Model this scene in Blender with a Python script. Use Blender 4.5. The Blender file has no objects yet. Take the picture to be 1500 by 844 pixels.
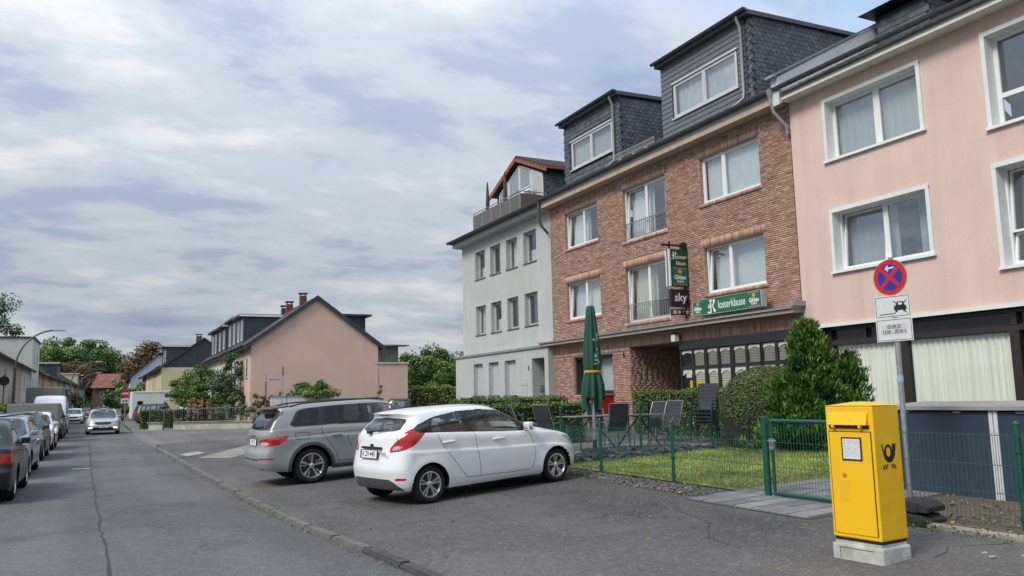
import bpy, bmesh, math, random
import numpy as np
from mathutils import Vector, Matrix
random.seed(7)
RNG = np.random.default_rng(7)
S = bpy.context.scene
COL = S.collection
R_ = math.radians

# ------------------------------------------------------------------ camera
cd = bpy.data.cameras.new('camera')
cam = bpy.data.objects.new('camera', cd)
COL.objects.link(cam)
cd.sensor_width = 36.0
cd.lens = 28.8
cd.clip_start = 0.1
cd.clip_end = 4000
_a = Vector((152 - 750, 595 - 422, 1200.0))
_b = Vector((252 - 750, 592.8 - 422, 1200.0))
_n = _a.cross(_b).normalized()
if _n.y > 0: _n = -_n
_f = _a.normalized()
_r = _f.cross(_n)
if _r.x < 0: _r = -_r
# rows: world axes expressed in image space (x right, y down, z forward)
cam.matrix_world = Matrix(((_r.x, -_r.y, -_r.z, 0.0),
                           (_f.x, -_f.y, -_f.z, 0.0),
                           (_n.x, -_n.y, -_n.z, 1.65),
                           (0, 0, 0, 1)))
S.camera = cam

# ------------------------------------------------------------------ sky and sun (thin, bright overcast)
SUN_EL, SUN_AZ = R_(44), R_(-108)          # azimuth from +Y towards +X
W = bpy.data.worlds.new('World'); S.world = W; W.use_nodes = True
def sky_world():
    nt = W.node_tree; N = nt.nodes; L = nt.links; N.clear()
    out = N.new('ShaderNodeOutputWorld'); bg = N.new('ShaderNodeBackground'); bg.inputs[1].default_value = 0.10
    sky = N.new('ShaderNodeTexSky'); sky.sky_type = 'NISHITA'; sky.sun_disc = False
    sky.sun_elevation = SUN_EL; sky.sun_rotation = SUN_AZ; sky.air_density = 1.2; sky.dust_density = 1.5
    tc = N.new('ShaderNodeTexCoord'); sep = N.new('ShaderNodeSeparateXYZ'); L.new(tc.outputs['Generated'], sep.inputs[0])
    def math_(op, a, b=None, c=None, clamp=False):
        m = N.new('ShaderNodeMath'); m.operation = op; m.use_clamp = clamp
        for i, v in enumerate((a, b, c)):
            if v is None: continue
            if isinstance(v, (int, float)): m.inputs[i].default_value = v
            else: L.new(v, m.inputs[i])
        return m.outputs[0]
    zz = math_('ADD', math_('ABSOLUTE', sep.outputs[2]), 0.17)
    cx = math_('DIVIDE', sep.outputs[0], zz); cy = math_('DIVIDE', sep.outputs[1], zz)
    cmb = N.new('ShaderNodeCombineXYZ'); L.new(cx, cmb.inputs[0]); L.new(cy, cmb.inputs[1]); cmb.inputs[2].default_value = 0.35
    def noise(scale, det, rough, dist, vec=cmb.outputs[0], off=(0, 0, 0), sc=(1, 1, 1), rot=0.0):
        mp = N.new('ShaderNodeMapping'); mp.inputs[1].default_value = off; mp.inputs[3].default_value = sc
        mp.inputs[2].default_value = (0, 0, rot); L.new(vec, mp.inputs[0])
        n = N.new('ShaderNodeTexNoise'); n.inputs['Scale'].default_value = scale; n.inputs['Detail'].default_value = det
        n.inputs['Roughness'].default_value = rough; n.inputs['Distortion'].default_value = dist
        L.new(mp.outputs[0], n.inputs['Vector']); return n.outputs[0]
    def ramp(fac, stops):
        r = N.new('ShaderNodeValToRGB'); L.new(fac, r.inputs[0]); r.color_ramp.interpolation = 'EASE'
        e = r.color_ramp.elements
        while len(e) < len(stops): e.new(0.5)
        for i, (p, c) in enumerate(stops): e[i].position = p; e[i].color = (*c, 1)
        return r.outputs[0]
    def mix(f, a, b):
        m = N.new('ShaderNodeMix'); m.data_type = 'RGBA'
        if isinstance(f, float): m.inputs[0].default_value = f
        else: L.new(f, m.inputs[0])
        for i, v in ((6, a), (7, b)):
            if isinstance(v, tuple): m.inputs[i].default_value = (*v, 1)
            else: L.new(v, m.inputs[i])
        return m.outputs[2]
    big = noise(1.0, 8, 0.58, 0.12, sc=(0.75, 1.0, 1), rot=-0.46, off=(SKYOFF[0], SKYOFF[1], 0))
    mid = noise(2.8, 9, 0.62, 0.15, sc=(0.7, 1.0, 1), rot=-0.46, off=(1.7, 9.2, 0))
    holes = noise(0.6, 5, 0.55, 0.3, off=(SKYOFF[2], SKYOFF[3], 0), rot=0.3)
    dens = math_('ADD', math_('MULTIPLY', big, 0.66), math_('MULTIPLY', mid, 0.34))
    # grey-blue undersides to white tops
    cloud = ramp(dens, [(0.39, (1.42, 1.85, 2.62)), (0.47, (1.9, 2.28, 2.95)), (0.53, (2.6, 2.88, 3.3)), (0.61, (3.6, 3.7, 3.85))])
    hole = ramp(holes, [(0.57, (0, 0, 0)), (0.66, (0.55, 0.55, 0.55))])
    col = mix(hole, cloud, sky.outputs[0])
    # warm paler band low down
    low = math_('SUBTRACT', 1.0, math_('MULTIPLY', math_('MAXIMUM', sep.outputs[2], 0.0), 7.0), clamp=True)
    lown = math_('MULTIPLY', low, math_('MULTIPLY', mid, 0.5))
    col = mix(lown, col, (4.5, 4.45, 4.5))
    # overcast skies brighten towards the zenith
    zen = math_('ADD', math_('MULTIPLY', math_('MAXIMUM', sep.outputs[2], 0.0), 1.5), 0.78)
    vm = N.new('ShaderNodeVectorMath'); vm.operation = 'SCALE'; L.new(col, vm.inputs[0]); L.new(zen, vm.inputs['Scale']); col = vm.outputs[0]
    L.new(col, bg.inputs[0]); L.new(bg.outputs[0], out.inputs[0])
SKYOFF = (0.3, 9.4, 6.0, 8.0)
sky_world()
sl = bpy.data.lights.new('sun', 'SUN'); sl.energy = 1.5; sl.angle = R_(20); sl.color = (1, 0.95, 0.87)
sun = bpy.data.objects.new('sun', sl); COL.objects.link(sun)
_sd = Vector((math.sin(SUN_AZ) * math.cos(SUN_EL), math.cos(SUN_AZ) * math.cos(SUN_EL), math.sin(SUN_EL)))
sun.rotation_euler = (-_sd).to_track_quat('-Z', 'Y').to_euler()
S.view_settings.view_transform = 'Standard'; S.view_settings.look = 'None'
S.view_settings.exposure = 0.92; S.view_settings.gamma = 1.0
# ------------------------------------------------------------------ materials
MATS = {}
def M(name, col=(.5, .5, .5), rough=.6, var=.12, scale=6.0, bump=0.0, bscale=60.0, metal=0.0, spec=.5, col2=None, coat=0.0, det=5, trans=0.0, stretch=(1, 1, 1), emit=None):
    if name in MATS: return MATS[name]
    m = bpy.data.materials.new(name); m.use_nodes = True; MATS[name] = m
    nt = m.node_tree; N = nt.nodes; L = nt.links
    b = N['Principled BSDF']
    b.inputs['Roughness'].default_value = rough; b.inputs['Metallic'].default_value = metal
    b.inputs['Specular IOR Level'].default_value = spec; b.inputs['Coat Weight'].default_value = coat
    b.inputs['Coat Roughness'].default_value = .04
    if var <= 0:
        b.inputs['Base Color'].default_value = (*col, 1)
    if emit:
        b.inputs['Emission Color'].default_value = (*emit[:3], 1); b.inputs['Emission Strength'].default_value = emit[3]
    geo = N.new('ShaderNodeNewGeometry'); mp = N.new('ShaderNodeMapping'); mp.inputs[3].default_value = stretch
    L.new(geo.outputs['Position'], mp.inputs[0])
    if var > 0:
        n = N.new('ShaderNodeTexNoise'); n.inputs['Scale'].default_value = scale; n.inputs['Detail'].default_value = det; n.inputs['Roughness'].default_value = .6
        L.new(mp.outputs[0], n.inputs['Vector'])
        r = N.new('ShaderNodeValToRGB'); L.new(n.outputs[0], r.inputs[0])
        c2 = col2 if col2 else tuple(min(1, c * (1 + var)) for c in col)
        c1 = tuple(c * (1 - var) for c in col) if not col2 else col
        r.color_ramp.elements[0].position = .32; r.color_ramp.elements[0].color = (*c1, 1)
        r.color_ramp.elements[1].position = .68; r.color_ramp.elements[1].color = (*c2, 1)
        L.new(r.outputs[0], b.inputs['Base Color'])
    if bump > 0:
        n2 = N.new('ShaderNodeTexNoise'); n2.inputs['Scale'].default_value = bscale; n2.inputs['Detail'].default_value = 3
        L.new(mp.outputs[0], n2.inputs['Vector'])
        bp = N.new('ShaderNodeBump'); bp.inputs['Strength'].default_value = bump; bp.inputs['Distance'].default_value = .02
        L.new(n2.outputs[0], bp.inputs['Height']); L.new(bp.outputs[0], b.inputs['Normal'])
    return m

def glass(name, tint=(.75, .82, .82), refl=.10, alpha=.75, rough=.02):
    """thin pane: sky reflection over a tinted, partly clear body"""
    if name in MATS: return MATS[name]
    m = bpy.data.materials.new(name); m.use_nodes = True; MATS[name] = m
    nt = m.node_tree; N = nt.nodes; L = nt.links; N.clear()
    o = N.new('ShaderNodeOutputMaterial'); tr = N.new('ShaderNodeBsdfTransparent'); tr.inputs[0].default_value = (*[c * alpha for c in tint], 1)
    gl = N.new('ShaderNodeBsdfGlossy'); gl.inputs['Roughness'].default_value = rough; gl.inputs[0].default_value = (.93, .96, 1, 1)
    gg = N.new('ShaderNodeNewGeometry'); dt = N.new('ShaderNodeVectorMath'); dt.operation = 'DOT_PRODUCT'; L.new(gg.outputs['Normal'], dt.inputs[0]); L.new(gg.outputs['Incoming'], dt.inputs[1])
    def mt(op, a, b):
        q = N.new('ShaderNodeMath'); q.operation = op; q.use_clamp = op == 'ADD'
        for i, v in enumerate((a, b)):
            if isinstance(v, float): q.inputs[i].default_value = v
            else: L.new(v, q.inputs[i])
        return q.outputs[0]
    fac = mt('ADD', mt('MULTIPLY', mt('POWER', mt('SUBTRACT', 1.0, mt('ABSOLUTE', dt.outputs['Value'], 0.0)), 5.0), .95), .045 + refl)
    geo = N.new('ShaderNodeNewGeometry'); n = N.new('ShaderNodeTexNoise'); n.inputs['Scale'].default_value = 1.6; L.new(geo.outputs['Position'], n.inputs['Vector'])
    bp = N.new('ShaderNodeBump'); bp.inputs['Strength'].default_value = .06; bp.inputs['Distance'].default_value = .05; L.new(n.outputs[0], bp.inputs['Height']); L.new(bp.outputs[0], gl.inputs['Normal'])
    mx = N.new('ShaderNodeMixShader'); L.new(fac, mx.inputs[0]); L.new(tr.outputs[0], mx.inputs[1]); L.new(gl.outputs[0], mx.inputs[2]); L.new(mx.outputs[0], o.inputs[0])
    return m

def attr_mat(name, stops, rough=.85, use_obj=False, bump=.3, bscale=90.0, attr='tint', noise_amt=.25, nscale=14.0, spec=.3, patch=0.0):
    """colour picked per piece (attribute or object random) through a ramp, plus grain"""
    if name in MATS: return MATS[name]
    m = bpy.data.materials.new(name); m.use_nodes = True; MATS[name] = m
    nt = m.node_tree; N = nt.nodes; L = nt.links; b = N['Principled BSDF']; b.inputs['Roughness'].default_value = rough
    b.inputs['Specular IOR Level'].default_value = spec
    if use_obj:
        f = N.new('ShaderNodeObjectInfo').outputs['Random']
    else:
        a = N.new('ShaderNodeAttribute'); a.attribute_name = attr; f = a.outputs['Fac']
    geo = N.new('ShaderNodeNewGeometry')
    n = N.new('ShaderNodeTexNoise'); n.inputs['Scale'].default_value = nscale; n.inputs['Detail'].default_value = 4; L.new(geo.outputs['Position'], n.inputs['Vector'])
    r = N.new('ShaderNodeValToRGB'); L.new(f, r.inputs[0]); e = r.color_ramp.elements
    while len(e) < len(stops): e.new(.5)
    for i, (p, c) in enumerate(stops): e[i].position = p; e[i].color = (*c, 1)
    sc = N.new('ShaderNodeMapRange'); sc.inputs[1].default_value = .3; sc.inputs[2].default_value = .7; sc.inputs[3].default_value = 1 - noise_amt; sc.inputs[4].default_value = 1 + noise_amt
    L.new(n.outputs[0], sc.inputs[0])
    mu = N.new('ShaderNodeMix'); mu.data_type = 'RGBA'; mu.blend_type = 'MULTIPLY'; mu.inputs[0].default_value = 1
    L.new(r.outputs[0], mu.inputs[6]); L.new(sc.outputs[0], mu.inputs[7]); L.new(mu.outputs[2], b.inputs['Base Color'])
    if bump > 0:
        n2 = N.new('ShaderNodeTexNoise'); n2.inputs['Scale'].default_value = bscale; L.new(geo.outputs['Position'], n2.inputs['Vector'])
        bp = N.new('ShaderNodeBump'); bp.inputs['Strength'].default_value = bump; bp.inputs['Distance'].default_value = .01; L.new(n2.outputs[0], bp.inputs['Height']); L.new(bp.outputs[0], b.inputs['Normal'])
    return m

# ------------------------------------------------------------------ objects
def things_props(o, label, cat, group=None):
    o['label'] = label; o['category'] = cat
    if group: o['group'] = group
    return o
def thing(name, label, cat, loc=(0, 0, 0), rz=0.0, group=None):
    o = bpy.data.objects.new(name, None); COL.objects.link(o); o.empty_display_size = .2
    o.location = loc; o.rotation_euler = (0, 0, rz)
    return things_props(o, label, cat, group)
def link(name, me, parent=None, loc=None, rot=None, label=None, kind=None):
    o = bpy.data.objects.new(name, me); COL.objects.link(o)
    if parent: o.parent = parent
    if loc is not None: o.location = loc
    if rot is not None: o.rotation_euler = rot
    if label: o['label'] = label
    if kind: o['kind'] = kind
    return o
def rootloc(p):
    while p.parent: p = p.parent
    return np.array(p.location)
def dup(root, loc, rz=0.0, label=None, group=None, swap=None):
    def cp(o, par):
        c = o.copy(); COL.objects.link(c); c.parent = par
        for ch in list(o.children): cp(ch, c)
        if swap and o.type == 'MESH' and o.material_slots:
            for i, s in enumerate(o.material_slots):
                if s.material and s.material.name in swap:
                    c.material_slots[i].link = 'OBJECT'; c.material_slots[i].material = MATS[swap[s.material.name]]
        return c
    r = cp(root, None); r.location = loc; r.rotation_euler = (0, 0, rz)
    if label: r['label'] = label
    if group: r['group'] = group
    return r

class MB:
    """collects shapes in numpy-friendly lists and links them as ONE mesh object"""
    def __init__(s): s.v = []; s.f = []; s.m = []; s.t = []
    def add(s, vs, fs, mi=0, tint=0.0):
        o = len(s.v); s.v.extend([tuple(map(float, p)) for p in vs]); s.f.extend([[i + o for i in f] for f in fs]); s.m.extend([mi] * len(fs)); s.t.extend([tint] * len(fs)); return s
    def quad(s, a, b, c, d, mi=0, tint=0.0): return s.add([a, b, c, d], [[0, 1, 2, 3]], mi, tint)
    def hexa(s, p, mi=0, tint=0.0):
        return s.add(p, [[0, 3, 2, 1], [4, 5, 6, 7], [0, 1, 5, 4], [1, 2, 6, 5], [2, 3, 7, 6], [3, 0, 4, 7]], mi, tint)
    def box(s, x0, x1, y0, y1, z0, z1, mi=0, tint=0.0):
        return s.hexa([(x0, y0, z0), (x1, y0, z0), (x1, y1, z0), (x0, y1, z0), (x0, y0, z1), (x1, y0, z1), (x1, y1, z1), (x0, y1, z1)], mi, tint)
    def cbox(s, c, size, rot=None, mi=0, tint=0.0):
        h = [d / 2 for d in size]; P = [Vector((x * h[0], y * h[1], z * h[2])) for z in (-1, 1) for x, y in ((-1, -1), (1, -1), (1, 1), (-1, 1))]
        if rot is not None: P = [rot @ p for p in P]
        return s.hexa([p + Vector(c) for p in P], mi, tint)
    def tube(s, pts, r, n=8, mi=0, caps=True, tint=0.0):
        pts = [Vector(p) for p in pts]; rs = r if isinstance(r, (list, tuple)) else [r] * len(pts)
        vs = []; fs = []; up = None
        for i, p in enumerate(pts):
            t = (pts[min(i + 1, len(pts) - 1)] - pts[max(i - 1, 0)])
            t = t.normalized() if t.length > 1e-9 else Vector((0, 0, 1))
            if up is None:
                up = Vector((0, 0, 1)) if abs(t.z) < .9 else Vector((1, 0, 0))
            a = t.cross(up); a = a.normalized() if a.length > 1e-6 else t.orthogonal().normalized(); b = t.cross(a); up = -b if False else a.cross(t)
            for k in range(n):
                w = 2 * math.pi * (k + .5) / n; vs.append(p + (a * math.cos(w) + b * math.sin(w)) * rs[i])
        for i in range(len(pts) - 1):
            for k in range(n): fs.append([i * n + k, i * n + (k + 1) % n, (i + 1) * n + (k + 1) % n, (i + 1) * n + k])
        if caps: fs.append(list(range(n))); fs.append([(len(pts) - 1) * n + k for k in range(n)][::-1])
        return s.add(vs, fs, mi, tint)
    def lathe(s, prof, c=(0, 0, 0), n=24, axis='z', mi=0, tint=0.0):
        vs = []; fs = []; m = len(prof)
        for k in range(n):
            w = 2 * math.pi * k / n
            for r, h in prof:
                x, y, z = r * math.cos(w), r * math.sin(w), h
                if axis == 'y': x, y, z = x, h, y
                if axis == 'x': x, y, z = h, x, y
                vs.append((x + c[0], y + c[1], z + c[2]))
        for k in range(n):
            for j in range(m - 1):
                a = k * m + j; b = ((k + 1) % n) * m + j; fs.append([a, b, b + 1, a + 1])
        return s.add(vs, fs, mi, tint)
    def poly_prism(s, pts, fmap, n0, n1, mi=0, tint=0.0):
        """pts: 2-D outline (u,v); fmap(u,v,n)->xyz"""
        k = len(pts); vs = [fmap(u, v, n0) for u, v in pts] + [fmap(u, v, n1) for u, v in pts]
        fs = [list(range(k))[::-1], [k + i for i in range(k)]] + [[i, (i + 1) % k, k + (i + 1) % k, k + i] for i in range(k)]
        return s.add(vs, fs, mi, tint)
    def fbox(s, fm, u0, u1, z0, z1, n0, n1, mi=0, tint=0.0):
        return s.hexa([fm(u0, z0, n0), fm(u1, z0, n0), fm(u1, z0, n1), fm(u0, z0, n1), fm(u0, z1, n0), fm(u1, z1, n0), fm(u1, z1, n1), fm(u0, z1, n1)], mi, tint)
    def build(s, name, mat, parent=None, world=False, smooth=False, label=None, kind=None, bevel=0.0, seg=2, fix=True, angle=35):
        me = bpy.data.meshes.new(name)
        v = np.array(s.v, dtype=float) if s.v else np.zeros((0, 3))
        if world and parent is not None and len(v): v = v - rootloc(parent)
        me.from_pydata(v.tolist(), [], s.f); 
        for mt in (mat if isinstance(mat, (list, tuple)) else [mat]): me.materials.append(mt)
        if any(s.m): me.polygons.foreach_set('material_index', s.m)
        if any(s.t):
            at = me.attributes.new('tint', 'FLOAT', 'FACE'); at.data.foreach_set('value', s.t)
        if fix or bevel > 0:
            bm = bmesh.new(); bm.from_mesh(me)
            if bevel > 0:
                bmesh.ops.remove_doubles(bm, verts=bm.verts, dist=1e-5)
                ed = [e for e in bm.edges if len(e.link_faces) == 2 and e.calc_face_angle(0) > R_(angle)]
                bmesh.ops.bevel(bm, geom=ed, offset=bevel, segments=seg, affect='EDGES', profile=.6)
            bmesh.ops.recalc_face_normals(bm, faces=bm.faces); bm.to_mesh(me); bm.free()
        if smooth:
            me.polygons.foreach_set('use_smooth', [True] * len(me.polygons))
            try: me.set_sharp_from_angle(angle=R_(smooth if smooth is not True else 40))
            except Exception: pass
        me.update()
        return link(name, me, parent, label=label, kind=kind)

def np_mesh(name, v, f, mat, parent=None, tint=None, kind=None, smooth=False, attr='tint'):
    """v (n,3) f (m,k) numpy -> one mesh object (fast)"""
    me = bpy.data.meshes.new(name); n, m, k = len(v), len(f), f.shape[1]
    me.vertices.add(n); me.vertices.foreach_set('co', np.ascontiguousarray(v, dtype=np.float32).ravel())
    me.loops.add(m * k); me.loops.foreach_set('vertex_index', np.ascontiguousarray(f, dtype=np.int32).ravel())
    me.polygons.add(m); me.polygons.foreach_set('loop_start', np.arange(0, m * k, k, dtype=np.int32))
    try: me.polygons.foreach_set('loop_total', np.full(m, k, dtype=np.int32))
    except Exception: pass
    me.materials.append(mat)
    if tint is not None:
        at = me.attributes.new(attr, 'FLOAT', 'FACE'); at.data.foreach_set('value', np.ascontiguousarray(tint, dtype=np.float32))
    if smooth: me.polygons.foreach_set('use_smooth', np.ones(m, dtype=bool))
    me.update(calc_edges=True); me.validate()
    return link(name, me, parent, kind=kind)

def frame(O, U, Nn):
    O = np.array(O, float); U = np.array(U, float); Nn = np.array(Nn, float); U /= np.linalg.norm(U); Nn /= np.linalg.norm(Nn); Z = np.array((0, 0, 1.0))
    return lambda u, z, n=0.0: tuple(O + U * u + Z * z + Nn * n)

def wall(mb, fm, u0, u1, z0, z1, holes=(), depth=.2, mi=0, rmi=None, n=0.0):
    """flat wall with real openings and reveals"""
    us = sorted({u0, u1, *[h[0] for h in holes], *[h[1] for h in holes]}); zs = sorted({z0, z1, *[h[2] for h in holes], *[h[3] for h in holes]})
    us = [u for u in us if u0 <= u <= u1]; zs = [z for z in zs if z0 <= z <= z1]
    for a, b in zip(us, us[1:]):
        for c, d in zip(zs, zs[1:]):
            mu, mz = (a + b) / 2, (c + d) / 2
            if any(h[0] < mu < h[1] and h[2] < mz < h[3] for h in holes): continue
            mb.quad(fm(a, c, n), fm(b, c, n), fm(b, d, n), fm(a, d, n), mi)
    r = mi if rmi is None else rmi
    for h in holes:
        a, b, c, d = h[:4]; dd = h[4] if len(h) > 4 else depth
        for p, q in (((a, c), (b, c)), ((b, c), (b, d)), ((b, d), (a, d)), ((a, d), (a, c))):
            mb.quad(fm(*p, n), fm(*q, n), fm(*q, n - dd), fm(*p, n - dd), r)
    return mb

def text_mesh(txt, size=1.0, bold=0.0, sx=1.0, shear=0.0, align='CENTER', extrude=0.0, spacing=1.0):
    c = bpy.data.curves.new('lettering', 'FONT'); c.body = txt; c.size = size; c.offset = bold; c.align_x = align; c.align_y = 'CENTER'; c.shear = shear; c.extrude = extrude; c.space_character = spacing; c.resolution_u = 3
    o = bpy.data.objects.new('lettering', c); COL.objects.link(o)
    dg = bpy.context.evaluated_depsgraph_get(); me = bpy.data.meshes.new_from_object(o.evaluated_get(dg))
    bpy.data.objects.remove(o); bpy.data.curves.remove(c)
    for v in me.vertices: v.co.x *= sx
    return me
def text_on(txt, fm, u, z, n, size, mat, parent, world=True, name='lettering', **k):
    """fm maps (u right as read, z up, n out)"""
    me = text_mesh(txt, size, **k); off = rootloc(parent) if world else np.zeros(3)
    for v in me.vertices:
        p = np.array(fm(u + v.co.x, z + v.co.y, n + v.co.z)) - off; v.co = p
    me.materials.clear(); me.materials.append(mat)
    return link(name, me, parent)

def leaves(P, size, Nrm=None, aspect=.6, jitter=1.0, seed=1):
    """leaf quads: P (n,3) centres -> verts, faces"""
    g = np.random.default_rng(seed); n = len(P)
    a = g.normal(size=(n, 3)) 
    if Nrm is not None: a = a * jitter + Nrm * 1.2
    a /= np.linalg.norm(a, axis=1, keepdims=True) + 1e-9
    t = np.cross(a, g.normal(size=(n, 3))); t /= np.linalg.norm(t, axis=1, keepdims=True) + 1e-9; b = np.cross(a, t)
    s = (size * g.uniform(.6, 1.3, n))[:, None]
    q = np.stack([P - t * s * .5, P + b * s * aspect * .5, P + t * s * .5 + a * s * .12, P - b * s * aspect * .5], 1).reshape(-1, 3)
    f = np.arange(n * 4).reshape(n, 4)
    return q, f
def leafmat(name, c_dark, c_mid, c_light, rough=.55, patchy=.35, brown=None, pscale=2.0):
    """leaf colour per leaf through a ramp, slow patches over the plant"""
    m = attr_mat(name, [(0, c_dark), (.5, c_mid), (.93, c_light)] + ([(1.0, brown)] if brown else []), rough=rough, bump=0, noise_amt=patchy, nscale=pscale, spec=.35)
    nt = m.node_tree; b = nt.nodes['Principled BSDF']
    return m

def render_mat(name, col, streak=.10, patchv=.06, bump=.45):
    """plaster: slow patches, faint vertical rain streaks, fine grain"""
    m = M(name, col, .93, patchv, .7, bump=bump, bscale=90); nt = m.node_tree; N = nt.nodes; L = nt.links; b = N['Principled BSDF']; src = b.inputs['Base Color'].links[0].from_socket
    geo = N.new('ShaderNodeNewGeometry')
    for st, sc, lo, hi, amt in (((1, 1, .05), 2.6, .45, .75, streak), ((1, 1, 1), 22, .3, .7, .06), ((1, 1, .6), .9, .55, .7, streak * .6)):
        mp = N.new('ShaderNodeMapping'); mp.inputs[3].default_value = st; L.new(geo.outputs['Position'], mp.inputs[0]); n = N.new('ShaderNodeTexNoise'); n.inputs['Scale'].default_value = sc; n.inputs['Detail'].default_value = 5; L.new(mp.outputs[0], n.inputs['Vector'])
        r = N.new('ShaderNodeMapRange'); r.inputs[1].default_value = lo; r.inputs[2].default_value = hi; r.inputs[3].default_value = 1; r.inputs[4].default_value = 1 - amt; L.new(n.outputs[0], r.inputs[0])
        x = N.new('ShaderNodeMix'); x.data_type = 'RGBA'; x.blend_type = 'MULTIPLY'; x.inputs[0].default_value = 1; L.new(src, x.inputs[6]); L.new(r.outputs[0], x.inputs[7]); src = x.outputs[2]
    L.new(src, b.inputs['Base Color']); return m
# ------------------------------------------------------------------ cars
def pin(x, pts):
    """smooth monotone interpolation through control points"""
    p = sorted(pts); xs = np.array([a for a, b in p], float); ys = np.array([b for a, b in p], float)
    if len(xs) == 1: return np.full_like(np.asarray(x, float), ys[0])
    h = np.diff(xs); d = np.diff(ys) / h; m = np.zeros(len(xs)); m[0] = d[0]; m[-1] = d[-1]
    for i in range(1, len(xs) - 1):
        m[i] = 0 if d[i - 1] * d[i] <= 0 else 2 * d[i - 1] * d[i] / (d[i - 1] + d[i])
    x = np.clip(np.asarray(x, float), xs[0], xs[-1]); i = np.clip(np.searchsorted(xs, x) - 1, 0, len(xs) - 2)
    t = (x - xs[i]) / h[i]
    return (1 + 2 * t) * (1 - t) ** 2 * ys[i] + t * (1 - t) ** 2 * h[i] * m[i] + t * t * (3 - 2 * t) * ys[i + 1] + t * t * (t - 1) * h[i] * m[i + 1]

def in_poly(px, py, poly):
    r = np.zeros(np.shape(px), bool); n = len(poly)
    for i in range(n):
        x1, y1 = poly[i]; x2, y2 = poly[(i + 1) % n]
        c = ((y1 > py) != (y2 > py)); 
        with np.errstate(divide='ignore', invalid='ignore'):
            xx = (x2 - x1) * (py - y1) / (y2 - y1 + 1e-12) + x1
        r ^= c & (px < xx)
    return r
def smooth_poly(poly, it=2, keep=()):
    """corner-cutting"""
    for _ in range(it):
        q = []; n = len(poly)
        for i in range(n):
            a = poly[i]; b = poly[(i + 1) % n]
            q += [(a[0] * .86 + b[0] * .14, a[1] * .86 + b[1] * .14), (a[0] * .14 + b[0] * .86, a[1] * .14 + b[1] * .86)]
        poly = q
    return poly
def near_poly(px, py, poly):
    best = np.full(px.shape, 1e9); qx = np.zeros(px.shape); qy = np.zeros(px.shape); n = len(poly)
    for i in range(n):
        x1, y1 = poly[i]; x2, y2 = poly[(i + 1) % n]; dx, dy = x2 - x1, y2 - y1
        t = np.clip(((px - x1) * dx + (py - y1) * dy) / (dx * dx + dy * dy + 1e-12), 0, 1)
        cx, cy = x1 + t * dx, y1 + t * dy; d = np.hypot(px - cx, py - cy); k = d < best
        best[k] = d[k]; qx[k] = cx[k]; qy[k] = cy[k]
    return best, qx, qy

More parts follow.
